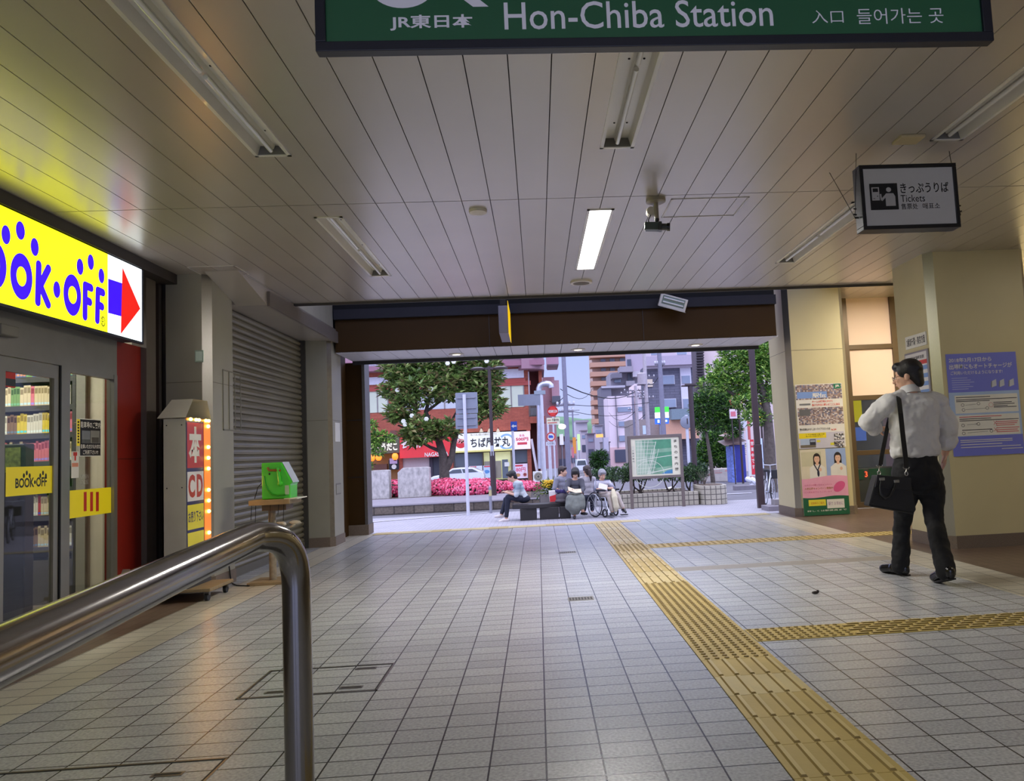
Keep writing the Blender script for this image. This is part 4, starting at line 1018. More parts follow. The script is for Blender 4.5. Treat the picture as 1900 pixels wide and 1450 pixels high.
for dx, L in ((0.02, .14), (.06, .2), (.2, .18), (.28, .1), (.33, .16)):
    b = MB(); b.tube([(x0 + dx, 7.75, zt5 - .05), (x0 + dx - .005, 7.74, zt5 - .05 - L)], 0.003, GAPM, 5); b.build('hanging_cord', t)
t = MB(); c = Vector((x1 - 0.03, 7.80, zt5 - 0.25))
for i in range(7): t.ball(c + Vector((RND.uniform(-.09, .09), RND.uniform(-.02, .04), RND.uniform(-.02, .02))), (RND.uniform(.03, .07), .03, RND.uniform(.008, .02)), flat((188, 180, 160)), 8, Euler((0, RND.uniform(-.6, .6), 0)))
tag(t.build('crumpled_bag', smooth=True), 'crumpled pale plastic bag hanging under the stand top', 'bag')
t = thing('green_dispenser', 'bright green plastic dispenser with a sloped white face on the wooden stand', 'dispenser', (-2.7, 7.9, zt5))
GRN = mat('green_plastic', (66, 196, 40), 0.3, var=0.04, coat=0.3)
def gp(cx, cy): p = ay(450 + cx * .2, 830 + cy * .2, 7.78); return p.x, p.z
zb5 = zt5 + 0.002
sx0 = gp(175, 300)[0]; pts = [(sx0, zb5), (gp(440, 470)[0], zb5), (gp(440, 350)[0], gp(440, 345)[1]), (gp(460, 330)[0], gp(460, 330)[1]), (gp(358, 140)[0], gp(358, 140)[1]), (sx0, gp(175, 148)[1])]
M = F_front(0, 7.78, 0)
b = MB(); b.prism(pts, -0.24, 0, GRN, M); b.build('body', t, bevel=0.012)
b = MB(); a_, b_ = gp(340, 145), gp(455, 330); d_ = Vector((b_[0] - a_[0], b_[1] - a_[1])); n_ = Vector((-d_.y, d_.x)).normalized() * -0.006
p0 = Vector(gp(358, 140)); p1 = Vector(gp(460, 330)); nn = Vector((p0.y - p1.y, p1.x - p0.x)).normalized() * 0.004
b.add([(p0.x + nn.x, 7.80, p0.y + nn.y), (p1.x + nn.x, 7.80, p1.y + nn.y), (p1.x + nn.x, 8.0, p1.y + nn.y), (p0.x + nn.x, 8.0, p0.y + nn.y)], [(0, 1, 2, 3)], flat((178, 186, 190), .4)); b.build('sloped_face', t)
b = MB(); c1 = gp(300, 215); b.tube([(gp(235, 190)[0], 7.774, gp(235, 190)[1]), (gp(250, 215)[0], 7.77, gp(250, 215)[1]), (c1[0], 7.768, c1[1]), (gp(355, 218)[0], 7.77, gp(355, 218)[1])], 0.012, flat((120, 84, 34)), 8); b.build('brown_emblem', t, smooth=True)
b = MB(); c1 = gp(250, 250); b.ball((c1[0], 7.778, c1[1]), (.008, .006, .012), GAPM, 8); b.build('button', t)
b = MB(); b.tube([(gp(x, y)[0], 7.776, gp(x, y)[1]) for x, y in ((200, 270), (212, 340), (235, 400), (275, 440), (330, 448), (400, 440))], 0.009, flat((40, 150, 30), .3), 8); b.build('moulded_ridge', t, smooth=True)
b = MB(); c1 = gp(350, 340); b.ball((c1[0], 7.775, c1[1]), (.028, .02, .028), GRN, 12); b.tube([(gp(330, 190)[0], 7.772, gp(330, 190)[1]), (c1[0], 7.768, c1[1])], .016, GRN, 10); b.build('knob', t, smooth=True)
b = MB(); b.box(gp(395, 400)[0], gp(432, 400)[0], 7.774, 7.779, gp(0, 460)[1], gp(0, 375)[1], flat((160, 190, 160))); b.build('clear_tray', t)
b = MB(); b.tube([(sx0 + .01, 7.85, zb5 + .2), (sx0 - .06, 7.85, zb5 + .12), (sx0 - .09, 7.84, zb5 + .01)], .004, GAPM, 6); b.build('cable', t)
b = MB(); b.tube([(-3.1, 7.95, 0.008), (-3.0, 7.8, 0.008), (-2.9, 7.75, 0.008), (-2.85, 7.72, 0.008)], .006, GAPM, 6); b.tube([(-3.11, 7.95, .008), (-3.13, 7.95, .2), (-3.12, 7.9, .35)], .006, GAPM, 6); tag(b.build('power_cable'), 'thin black power cable trailing over the floor to the grey column', 'cable')

# little plates on the columns
a_ = ay(362, 673, 7.555); c_ = ay(378, 650, 7.555)
t = thing('light_switch', 'pale wall plate high on the grey column by the shop', 'wall plate', (a_.x, 7.55, a_.z)); b = MB(); b.box(a_.x, c_.x, 7.545, 7.559, a_.z, c_.z, flat((150, 168, 150), .3)); b.build('plate', t, bevel=.004); b = MB(); b.box(a_.x + .012, c_.x - .012, 7.542, 7.545, a_.z + .015, c_.z - .015, flat((186, 205, 190), .3)); b.build('cover', t)
a_ = ax(414, 800, -3.139); c_ = ax(445, 690, -3.139)
t = MB(); m_ = flat((120, 116, 100)); zlo, zhi = ax(430, 800, -3.139).z, ax(430, 692, -3.139).z
for z in (zlo, zhi): t.box(-3.139, -3.134, a_.y, c_.y, z, z + .012, m_)
for q in range(4): yq = a_.y + (c_.y - a_.y) * q / 3; t.box(-3.139, -3.134, yq, yq + .012, zlo, zhi, m_)
tag(t.build('notice_holder'), 'empty grey frame with vertical bars on the side of the shop column', 'frame')
a_, c_ = ax(622, 820, -2.856), ax(630, 785, -2.856)
t = MB(); t.box(-2.859, -2.852, a_.y, c_.y, ax(626, 820, -2.856).z, ax(626, 785, -2.856).z, WST); tag(t.build('paper_notice'), 'small white paper notice on the narrow column at the shutter end', 'notice')
t = MB(); t.box(-2.859, -2.856, a_.y, c_.y, 0.70, 0.86, flat((120, 116, 104))); t.box(-2.857, -2.854, a_.y + .02, c_.y - .02, 0.72, 0.84, BEIGE2); tag(t.build('socket_cover'), 'small rectangular cover plate low on the narrow column', 'cover plate')

# ------------------------------------------------------------------ posters and notices on the right
def mosaic(mb, x0, y0, x1, y1, z, M, pal, nx, ny, seed=1):
    r = random.Random(seed)
    for i in range(nx):
        for j in range(ny):
            mb.rect(x0 + (x1 - x0) * i / nx, y0 + (y1 - y0) * j / ny, x0 + (x1 - x0) * (i + 1) / nx, y0 + (y1 - y0) * (j + 1) / ny, z, flat(r.choice(pal)), M)
PY_ = 11.538
def pq(cx, cy): p = ay(1465 + cx * .1827, 700 + cy * .1828, PY_); return p.x, p.z
MP = F_front(0, PY_, 0)
def pr(mb, x0, y0, x1, y1, z, m, M=None):
    a = pq(x0, (y0 + y1) / 2)[0]; c = pq(x1, (y0 + y1) / 2)[0]; zt_ = pq((x0 + x1) / 2, y0)[1]; zb_ = pq((x0 + x1) / 2, y1)[1]
    mb.rect(a, zb_, c, zt_, z, m, MP); return a, zb_, c, zt_
def ptxt(t, s, x0, y0, x1, y1, z, m, bold=0.01):
    a = pq(x0, (y0 + y1) / 2)[0]; c = pq(x1, (y0 + y1) / 2)[0]; zt_ = pq((x0 + x1) / 2, y0)[1]; zb_ = pq((x0 + x1) / 2, y1)[1]
    lettering(t, s, a, zb_, c, zt_, z, m, MP, bold)
PAPER = flat((222, 218, 210), .5); CROWD = ((124, 102, 98), (156, 130, 120), (186, 168, 158), (96, 90, 104), (134, 112, 108), (170, 152, 150), (118, 118, 142), (200, 190, 188))
xa, zb_ = pq(112, 500)[0], pq(300, 555)[1]; xb = pq(545, 300)[0]
t = MB(); t.box(xa - .045, xb, PY_ + .003, PY_ + .006, pq(300, 718)[1], pq(300, 68)[1], PAPER); t = tag(t.build('relay_race_poster'), 'poster with crowd photos and red lettering, top of the column stack', 'poster')
b = MB(); mosaic(b, xa - .04, pq(300, 225)[1], xb - .005, pq(300, 75)[1], -.002, MP, CROWD, 30, 11, 3); b.build('crowd_photo', t)
b = MB(); mosaic(b, xa - .03, pq(300, 395)[1], xb - .005, pq(300, 308)[1], -.002, MP, CROWD, 30, 7, 4); b.build('crowd_photo', t)
b = MB(); mosaic(b, xa - .02, pq(300, 482)[1], xb - .005, pq(300, 395)[1], -.002, MP, CROWD, 30, 7, 5); b.build('crowd_photo', t)
b = MB(); pr(b, 75, 150, 380, 215, -.001, flat((120, 150, 206))); b.build('blue_banner', t)
ptxt(t, '駅伝', 230, 160, 370, 212, 0, PAPER, .03)
ptxt(t, 'チームの勝利にかけて', 228, 235, 440, 258, 0, flat((214, 70, 50)), .02); ptxt(t, '負けられない戦いがここにある', 228, 266, 510, 292, 0, flat((214, 70, 50)), .02)
b = MB(); pr(b, 100, 270, 212, 288, -.001, flat((110, 110, 112))); pr(b, 100, 330, 210, 395, -.001, flat((96, 96, 98))); b.build('grey_block', t)
b = MB(); pr(b, 446, 66, 517, 116, 0, flat((20, 110, 78))); b.build('railway_logo', t); ptxt(t, 'JR', 460, 78, 508, 105, .001, PAPER, .03)
ptxt(t, '第50回館山わかしおトライアスロン大会', 104, 516, 415, 540, 0, INK, .01); ptxt(t, '6.24', 425, 522, 475, 540, 0, flat((206, 60, 50)), .02)
t = MB(); x0_, z0_, x1_, z1_ = pq(98, 640)[0], pq(320, 722)[1], pq(556, 640)[0], pq(320, 560)[1]; t.box(x0_, x1_, PY_ + .0, PY_ + .003, z0_, z1_, flat((196, 192, 204))); t = tag(t.build('train_line_poster'), 'small poster with a yellow headline and a train photo, middle of the stack', 'poster')
b = MB(); pr(b, 95, 568, 372, 622, .001, flat((232, 208, 30))); b.build('yellow_headline', t)
b = MB(); pr(b, 112, 628, 268, 718, .001, flat((170, 186, 210))); pr(b, 112, 690, 268, 718, .0015, flat((110, 100, 84))); pr(b, 205, 632, 266, 690, .002, flat((44, 44, 56))); pr(b, 210, 640, 260, 660, .0025, flat((150, 160, 180))); b.build('train_photo', t)
b = MB(); a = pq(455, 640); a2 = pq(552, 570); mosaic(b, a[0], a[1], a2[0], a2[1], .001, MP, ((60, 54, 60), (120, 120, 130), (220, 220, 225), (160, 150, 140)), 8, 6, 6); a = pq(455, 715); a2 = pq(552, 650); mosaic(b, a[0], a[1], a2[0], a2[1], .001, MP, ((60, 54, 60), (120, 120, 130), (220, 220, 225), (160, 150, 140)), 8, 6, 7); b.build('bird_photos', t)
b = MB(); pr(b, 276, 640, 312, 662, .001, flat((216, 206, 60))); pr(b, 415, 665, 455, 690, .001, flat((216, 206, 60))); b.build('yellow_tags', t)
ptxt(t, 'いすみ鉄道で春の旅', 165, 576, 355, 588, .0015, INK, .01); ptxt(t, '菜の花と列車のまちへ', 165, 594, 340, 606, .0015, INK, .01)
# campaign poster
t = MB(); x0_, x1_ = pq(120, 1000)[0], pq(585, 1000)[0]; zt_, zb_ = pq(350, 728)[1], pq(375, 1400)[1]
t.box(x0_, x1_, PY_, PY_ + .003, zb_, zt_, flat((226, 224, 220), .5)); t = tag(t.build('campaign_poster'), 'poster of two young women over pink and green bands, foot of the stack', 'poster')
zp = pq(350, 1035)[1]; zg = pq(370, 1215)[1]; W_ = x1_ - x0_; Xp = lambda q: x0_ + W_ * q
b = MB(); b.rect(Xp(.0), zp, Xp(.56), zt_, .001, flat((214, 204, 180)), MP); b.rect(Xp(.56), zp, Xp(1), zt_, .001, flat((150, 170, 212)), MP); b.rect(Xp(.02), zp + .2, Xp(.46), zt_ - .04, .0014, flat((196, 190, 160)), MP); b.build('photo_ground', t)
SKIN_P = flat((222, 178, 152), .5); HAIRP = flat((40, 30, 30), .5); H_ = zt_ - zp
def person_print(cx, cz, s, coll, name):
    b = MB(); b.disc(cx, cz - s * .02, s * .19, s * .24, .002, HAIRP, MP); b.rect(cx - s * .19, cz - s * .38, cx + s * .19, cz, .002, HAIRP, MP); b.build(name + '_hair', t)
    b = MB(); b.poly([(cx - s * .42, zp), (cx + s * .42, zp), (cx + s * .40, cz - s * .52), (cx + s * .16, cz - s * .34), (cx - s * .16, cz - s * .34), (cx - s * .40, cz - s * .52)], .0024, PAPER, MP)
    if coll: b.poly([(cx - s * .2, cz - s * .34), (cx, cz - s * .72), (cx + s * .2, cz - s * .34), (cx + s * .13, cz - s * .34), (cx, cz - s * .6), (cx - s * .13, cz - s * .34)], .0028, flat((30, 34, 60)), MP); b.disc(cx + .01, cz - s * .8, s * .06, s * .18, .0029, flat((30, 34, 60)), MP)
    b.build(name + '_blouse', t)
    b = MB(); b.rect(cx - s * .07, cz - s * .40, cx + s * .07, cz - s * .2, .0026, SKIN_P, MP); b.disc(cx, cz - s * .09, s * .145, s * .19, .003, SKIN_P, MP)
    for e_ in (-1, 1): b.disc(cx + e_ * s * .055, cz - s * .07, s * .02, s * .012, .0034, HAIRP, MP)
    b.line(cx - s * .03, cz - s * .2, cx + s * .03, cz - s * .2, s * .015, .0034, flat((190, 90, 90)), MP)
    b.disc(cx + s * .15, cz - s * .62, s * .07, s * .09, .0034, SKIN_P, MP)
    b.build(name + '_face', t)
    b = MB(); b.poly([(cx - s * .17, cz + s * .02), (cx - s * .12, cz + s * .17), (cx + s * .1, cz + s * .19), (cx + s * .17, cz + s * .02), (cx + s * .08, cz + s * .06), (cx - s * .08, cz + s * .06)], .0038, HAIRP, MP); b.build(name + '_fringe', t)
person_print(Xp(.36), zt_ - H_ * .28, .30, True, 'pupil'); person_print(Xp(.82), zt_ - H_ * .27, .30, False, 'student')
b = MB(); n_ = 16; b.poly([(Xp(0), zg - .03)] + [(Xp(1), zg - .01)] + [(Xp(1 - q / n_), zp + .03 + .02 * math.sin(q / n_ * 5)) for q in range(n_ + 1)], .004, flat((226, 160, 184)), MP); b.build('pink_band', t)
b = MB(); b.poly([(Xp(0), zb_)] + [(Xp(1), zb_)] + [(Xp(1 - q / n_), zg + .012 * math.sin(q / n_ * 6)) for q in range(n_ + 1)], .005, flat((22, 92, 60)), MP); b.build('green_band', t)
b = MB(); cx, cz = Xp(.80), (zp + zg) / 2 + .01; b.poly([(cx + .085 * math.cos(a) * (1.15 if math.cos(a) > 0 else 1), cz + .075 * math.sin(a) + .03 * math.cos(a)) for a in [i * math.pi / 12 for i in range(24)]], .0055, flat((214, 88, 140)), MP); b.build('petal', t)
PNK = flat((196, 90, 130)); ptxt(t, 'ふるさとの春いろキャンペーン', 148, 1085, 430, 1104, .006, PNK, .005); ptxt(t, '入学応援キャンペーン実施中', 150, 1118, 440, 1142, .006, flat((170, 120, 60)), .01); ptxt(t, 'ご入学おめでとうございます', 150, 1158, 430, 1174, .006, PNK, .005)
b = MB(); pr(b, 193, 1245, 368, 1308, .0058, flat((224, 212, 60))); pr(b, 380, 1238, 556, 1330, .0058, PAPER); b.build('info_boxes', t)
ptxt(t, '定期券のご案内', 215, 1268, 350, 1292, .0062, flat((200, 130, 40)), .01); ptxt(t, '駅で お早めに', 395, 1265, 545, 1300, .0062, flat((150, 110, 150)), .005); ptxt(t, '詳しくは駅係員まで', 180, 1345, 580, 1362, .0062, PAPER, .005)

# blue notice on the near column
BYY = 7.612; MB2 = F_front(0, BYY, 0)
l0, r0 = ay(1762, 750, BYY).x, ay(1893, 750, BYY).x; zt_, zb_ = ay(1825, 655, BYY).z, ay(1830, 845, BYY).z
t = MB(); t.box(l0, r0, BYY, BYY + .004, zb_, zt_, mat('poster_blue', (118, 124, 212), .45, var=.05, vscale=2)); t = tag(t.build('fare_charge_poster'), 'large blue notice with white headline and diagrams on the near wide column', 'poster')
W_, H_ = r0 - l0, zt_ - zb_
def bx(cx): return l0 + W_ * (cx - 105) / 800.0
def bzz(cy): return zt_ - H_ * (cy - 150) / 1160.0
def btx(s, x0, y0, x1, y1, z, m, bo=.01): lettering(t, s, bx(x0), bzz(y1), bx(x1), bzz(y0), z, m, MB2, bo)
b = MB(); b.rect(bx(105), bzz(1090), bx(905), bzz(590), .0005, mat('poster_pale_blue', (168, 190, 222), .45, var=.03), MB2); b.build('pale_band', t)
btx('2018年3月17日から', 135, 196, 620, 248, .001, WST, .012); btx('出場時にもオートチャージが', 135, 268, 850, 328, .001, WST, .016); btx('ご利用いただけるようになります!', 145, 348, 735, 390, .001, WST, .008)
for i in range(6):
    b = MB(); b.rect(bx(150), bzz(432 + i * 25), bx(330 + (i * 37) % 90), bzz(424 + i * 25), .001, flat((170, 176, 222)), MB2); b.build('small_print_line', t)
for i, cx in enumerate((600, 690, 800)):
    b = MB(); b.poly([(bx(cx), bzz(548)), (bx(cx + 55), bzz(530)), (bx(cx + 55), bzz(455)), (bx(cx + 8), bzz(475))], .001, flat((200, 202, 206)), MB2); b.poly([(bx(cx), bzz(548)), (bx(cx + 8), bzz(475)), (bx(cx - 4), bzz(480)), (bx(cx - 12), bzz(540))], .001, flat((130, 132, 140)), MB2); b.build('gate_drawing', t)
for y0_, y1_ in ((625, 830), (850, 1085)):
    b = MB(); b.rect(bx(165), bzz(y1_), bx(880), bzz(y0_), .001, WST, MB2); b.build('white_box', t)
LNK = flat((70, 66, 70)); LRD = flat((206, 90, 96))
for (x0_, y0_, x1_, m_) in ((180, 645, 570, LNK), (180, 672, 870, LNK), (180, 690, 560, LNK), (600, 715, 810, LNK), (600, 735, 840, LNK), (600, 755, 760, LNK), (600, 770, 860, LNK), (200, 868, 680, LRD), (200, 890, 560, LNK), (200, 910, 870, LNK), (610, 935, 860, LRD), (610, 955, 850, LRD), (610, 975, 820, LRD), (610, 1005, 870, LRD), (610, 1028, 850, LRD), (610, 1050, 860, LRD), (220, 1015, 560, LNK), (190, 1130, 780, WST), (190, 1150, 780, WST), (190, 1180, 660, WST), (190, 1210, 870, WST), (650, 1240, 890, WST)):
    b = MB(); b.rect(bx(x0_), bzz(y0_ + 8), bx(x1_), bzz(y0_), .002, m_, MB2); b.build('text_line', t)
for cx, cy in ((250, 735), (430, 725), (255, 790), (525, 780), (235, 965), (410, 955), (235, 1055), (550, 1040)):
    b = MB(); b.ring(bx(cx), bzz(cy), .018, .016, .004, .002, LNK, MB2, 20); b.build('station_symbol', t)
for y_ in (738, 788, 960, 1050):
    b = MB(); b.line(bx(280), bzz(y_), bx(400 if y_ in (738, 960) else 510), bzz(y_ - 8), .003, .0018, LNK, MB2); b.build('route_line', t)
b = MB(); b.ring(bx(570), bzz(745), .024, .024, .003, .002, LRD, MB2); b.build('circle_mark', t)
for y_ in (950, 1025):
    b = MB(); b.line(bx(582), bzz(y_ - 22), bx(618), bzz(y_ + 22), .004, .002, LRD, MB2); b.line(bx(582), bzz(y_ + 22), bx(618), bzz(y_ - 22), .004, .002, LRD, MB2); b.build('cross_mark', t)

# platform notice and timetable on the side of the near column (faces the tracks side, seen at a slant)
CXF = 4.108; MW = F_west(CXF, 0, 0)
def wyz(u, v): p = ax(u, v, CXF); return p.y, p.z
ya, yb_ = wyz(1682, 638)[0], wyz(1720, 628)[0]
z0_, z1_ = wyz(1700, 645)[1], wyz(1700, 621)[1]
t = MB(); t.box(CXF - .012, CXF, yb_, ya, z0_, z1_, WST); t = tag(t.build('platform_notice'), 'white platform direction notice high on the side of the near column', 'notice')
MW2 = F_west(CXF - .0125, 0, 0)
lettering(t, '2番線千葉・東京方面', -ya + .03, z0_ + .025, -yb_ - .02, z1_ - .025, .0005, INK, MW2, .015)
ya, yb_ = wyz(1686, 700)[0], wyz(1725, 690)[0]; z1_ = wyz(1705, 655)[1]; z0_ = z1_ - .75
t = thing('timetable_board', 'blue and white timetable in a steel frame on the side of the near column', 'timetable', (CXF, (ya + yb_) / 2, z0_))
b = MB(); b.box(CXF - .02, CXF, yb_ - .02, ya + .02, z0_ - .02, z1_ + .02, STEEL); b.build('frame', t, bevel=.003)
b = MB(); b.rect(-ya, z0_, -yb_, z1_, 0.0085, flat((214, 210, 206)), MW2); b.rect(-ya + .06, z1_ - .13, -yb_, z1_ - .085, .0092, flat((196, 70, 62)), MW2)
for i in range(6): b.rect(-ya + .06, z1_ - .19 - i * .085, -yb_, z1_ - .145 - i * .085, .0092, flat((120, 150, 200)), MW2)
b.build('printed_sheet', t)
lettering(t, '総武本線時刻表', -ya + .08, z1_ - .07, -yb_ - .05, z1_ - .03, .0095, INK, MW2, .01)
# ------------------------------------------------------------------ outside: helpers
def bbx(mb, u0, v0, u1, v1, y0, y1, m):
    """box whose front face covers the pixel box at depth y0"""
    uc, vc = (u0 + u1) / 2, (v0 + v1) / 2
    mb.box(ay(u0, vc, y0).x, ay(u1, vc, y0).x, y0, y1, ay(uc, v1, y0).z, ay(uc, v0, y0).z, m); return mb
def rp(u0, v0, u1, v1, y):
    uc, vc = (u0 + u1) / 2, (v0 + v1) / 2
    return ay(u0, vc, y).x, ay(uc, v1, y).z, ay(u1, vc, y).x, ay(uc, v0, y).z
def text_on(t, s, u0, v0, u1, v1, y, m, bold=0.01):
    q = rp(u0, v0, u1, v1, y); lettering(t, s, q[0], q[1], q[2], q[3], 0, m, F_front(0, y, 0), bold)
def pole(name, u, v0, y, r, m, parent, vb=None, n=12, z1=None):
    """upright tube from the ground at depth y up to pixel height v0"""
    x = ay(u, vb or (v0 + 60), y).x; b = MB(); b.tube([(x, y, gz(y) - 0.02), (x, y, z1 or ay(u, v0, y).z)], r, m, n); b.build(name, parent, smooth=True); return x

def leaves(mb, centers, radii, count, size, mats, rnd, shell=0.55, flatten=1.0, cluster=1):
    """leaf blades scattered in a union of ellipsoids, thicker towards the shell"""
    tot = sum(r[0] * r[1] * r[2] for r in radii)
    for c, r in zip(centers, radii):
        n = int(count * r[0] * r[1] * r[2] / tot / cluster)
        for _ in range(n):
            d = Vector((rnd.gauss(0, 1), rnd.gauss(0, 1), rnd.gauss(0, 1))).normalized()
            k = shell + (1 - shell) * rnd.random() ** 0.7
            p = Vector((c[0] + d.x * r[0] * k, c[1] + d.y * r[1] * k, c[2] + d.z * r[2] * k))
            for q in range(cluster):
                if cluster > 1:
                    a = 2 * math.pi * q / cluster + rnd.random(); out = (d * 0.6 + Vector((math.cos(a), math.sin(a), 0.25 + rnd.uniform(-.8, .9)))).normalized()
                else: out = (d + Vector((rnd.uniform(-1, 1), rnd.uniform(-1, 1), rnd.uniform(-.7, .7))) * 0.9).normalized()
                s = size * rnd.uniform(0.7, 1.25); w = out.cross(Vector((rnd.uniform(-.4, .4), rnd.uniform(-.4, .4), 1))).normalized() * s * 0.22; up = out.cross(w).normalized() * s * 0.10
                m = mats[min(len(mats) - 1, int(rnd.random() * len(mats)))]
                mb.add([p, p + out * s * .45 + w - up, p + out * s, p + out * s * .45 - w - up, p + out * s * .5 + up * .4], [(0, 1, 4), (1, 2, 4), (2, 3, 4), (3, 0, 4)], m)
BARK = mat('bark_grey', (92, 82, 74), .9, var=.25, vscale=12, bump=.6, bscale=25)
def leafm(n, c): return mat(n, c, .45, var=.2, vscale=3)
LM = [leafm('magnolia_leaf_dark', (84, 108, 52)), leafm('magnolia_leaf', (118, 146, 70)), leafm('magnolia_leaf_light', (164, 182, 104)), leafm('magnolia_leaf_brown', (136, 124, 80))]
LT = [leafm('street_leaf_dark', (62, 104, 40)), leafm('street_leaf', (116, 160, 64)), leafm('street_leaf_light', (166, 196, 92))]
LS = [leafm('shrub_leaf_dark', (42, 66, 42)), leafm('shrub_leaf', (62, 90, 54)), leafm('shrub_leaf_light', (88, 120, 66))]

# ------------------------------------------------------------------ planted island with the stone kerb wall
STONE = tile_mat('island_stone_wall', (92, 82, 72), (116, 104, 92), (62, 56, 52), 0.58, 0.24, (0, -0.46), 0.016, 0.85, offset=0.37, bump=0.6, axes='XZ', speck=.25, sscale=18)
KERB = mat('kerb_concrete', (128, 122, 128), .8, var=.1, vscale=6)
SOIL = mat('soil', (92, 78, 66), .95, var=.3, vscale=8)
b = MB()
y0, y1 = 22.9, 33.0
xr_ = az(1003, 930, PZ).x
IZ = PZ + 0.27
b.box(-20, xr_, y0, y0 + 0.3, PZ - 0.1, PZ + .25, STONE); b.box(-20, xr_ + .02, y0 - 0.02, y0 + 0.33, PZ + .25, PZ + .275, KERB)
b.box(xr_ - .3, xr_, y0 + .3, y1, PZ - 0.3, PZ + .26, STONE)
struct(b.build('trim_1'), 'low rough stone wall of the planted island')
b = MB(); b.box(-20, xr_ - .3, y0 + .3, y1, PZ - 0.3, IZ, SOIL)
b.box(-20, xr_ - .5, y0 + .33, 26.6, IZ, IZ + .01, mat('island_paving', (140, 134, 142), .8, var=.1))
struct(b.build('island_ground'), 'soil and paving of the planted island')

# azalea mounds in flower
PK = [mat('azalea_pink', (226, 78, 112), .5, var=.1), mat('azalea_pink_deep', (204, 48, 92), .5, var=.1), mat('azalea_pink_pale', (240, 122, 150), .5, var=.1)]
def azalea(label, u0, u1, vtop, vbot, y, seed):
    r = random.Random(seed); x0 = ay(u0, vbot, y).x; x1 = ay(u1, vbot, y).x; zt_ = ay((u0 + u1) / 2, vtop, y).z; zb_ = IZ
    t = thing('azalea_bush', label, 'flowering bush', ((x0 + x1) / 2, y, zb_), 'azalea bushes in flower')
    cx = (x0 + x1) / 2; w = (x1 - x0) / 2; h = zt_ - zb_
    cs = []; rs = []
    n = max(1, round(w / 0.63))
    for i in range(n):
        f = (i + .5) / n * 2 - 1; cs.append((cx + f * w * .8, y + r.uniform(-.12, .12), zb_ + h * .35)); rs.append((w / n * 1.25 + .12, .7, h * .62 * r.uniform(.9, 1.05)))
    b = MB()
    for c, q in zip(cs, rs): b.ball(c, (q[0] * .86, q[1] * .86, q[2] * .86), LS[0], 14)
    leaves(b, cs, rs, int(640 * w), .085, LS, r, .85); g = b.build('foliage', t); g['kind'] = 'stuff'
    b = MB()
    for c, q in zip(cs, rs):
        for _ in range(int(230 * q[0] * (q[2] + .4) * 6)):
            d = Vector((r.gauss(0, 1), r.gauss(0, 1) - .5, r.gauss(0, 1) + .35)).normalized(); p = Vector((c[0] + d.x * q[0], c[1] + d.y * q[1], c[2] + d.z * q[2])) * 1.0 + d * r.uniform(0, .055)
            a = d.cross(Vector((r.uniform(-1, 1), r.uniform(-1, 1), 1))).normalized() * .05; e = d.cross(a).normalized() * .05
            b.add([p - a, p - e, p + a, p + e, p + d * .018], [(0, 1, 4), (1, 2, 4), (2, 3, 4), (3, 0, 4)], PK[r.randrange(3)])
    g = b.build('blossoms', t); g['kind'] = 'stuff'
azalea('pink flowering azalea between the two stone blocks', 722, 745, 892, 922, 28.4, 1)
azalea('pink flowering azalea under the tree, right of the pale stone block', 790, 862, 890, 924, 28.0, 2)
azalea('pink flowering azalea mound in front of the dark lamp post foot', 838, 925, 889, 923, 27.1, 3)
azalea('pink flowering azalea behind the seated reader', 920, 992, 892, 921, 27.8, 4)

STN = mat('memorial_stone', (184, 178, 172), .85, var=.3, vscale=9, bump=.4, bscale=14, stretch=(1, 1, .6))
STND = mat('memorial_stone_dark', (150, 143, 138), .85, var=.2, vscale=7)
def memorial(label, u0, u1, v0, v1, y, cut):
    q = rp(u0, v0, u1, v1, y); t = thing('stone_block', label, 'stone block', ((q[0] + q[2]) / 2, y, q[1]))
    b = MB(); w = q[2] - q[0]; b.prism([(q[0], IZ), (q[2], IZ), (q[2], q[3] - .02), (q[2] - w * .1, q[3]), (q[0] + w * .16, q[3]), (q[0], q[3] - w * cut)], -.42, 0, STN, F_front(0, y, 0)); b.build('body', t, bevel=.012)
memorial('pale weathered stone block at the edge of the island, nearest the dark pillar', 686, 722, 873, 925, 27.0, .02)
memorial('larger pale weathered stone block with a slanted top beside the azaleas', 738, 797, 868, 924, 27.0, .14)

# magnolia
t = thing('magnolia_tree', 'broad magnolia tree with white blossoms on the planted island', 'tree', (ay(825, 890, 30.5).x, 30.5, IZ))
YT = 30.5
def T_(u, v, dy=0): p = ay(u, v, YT); return Vector((p.x, YT + dy, p.z))
b = MB(); base = Vector((T_(825, 890).x, YT, IZ - .05))
b.tube([base, T_(824, 870), T_(822, 845), T_(814, 818), T_(800, 790)], [.24, .19, .165, .14, .10], BARK, 12)
b.tube([T_(826, 872), T_(838, 850), T_(842, 822), T_(850, 795), T_(862, 760, .2)], [.17, .13, .11, .09, .06], BARK, 10)
b.tube([T_(818, 838), T_(798, 830), T_(772, 815), T_(758, 798), T_(740, 790, -.2)], [.08, .06, .055, .05, .03], BARK, 8)
b.tube([T_(814, 818), T_(830, 800, .3), T_(838, 778, .3), T_(850, 755, .3)], [.09, .07, .05, .03], BARK, 8)
b.tube([T_(800, 790), T_(790, 765), T_(798, 735), T_(806, 700)], [.10, .08, .06, .03], BARK, 8)
b.tube([T_(800, 790), T_(775, 775, -.3), T_(750, 745, -.3)], [.06, .05, .03], BARK, 8)
b.tube([T_(790, 765), T_(815, 745, .2), T_(850, 720, .2), T_(885, 700)], [.06, .05, .04, .03], BARK, 8)
b.tube([T_(850, 795), T_(880, 780), T_(905, 765)], [.06, .05, .03], BARK, 8)
b.build('trunk', t, smooth=True)
def tc(u, v, ru, rv, dy=0, rd=1.0): p = T_(u, v, dy); k = YT / 1420; return (tuple(p), (ru * k, rd, rv * k))
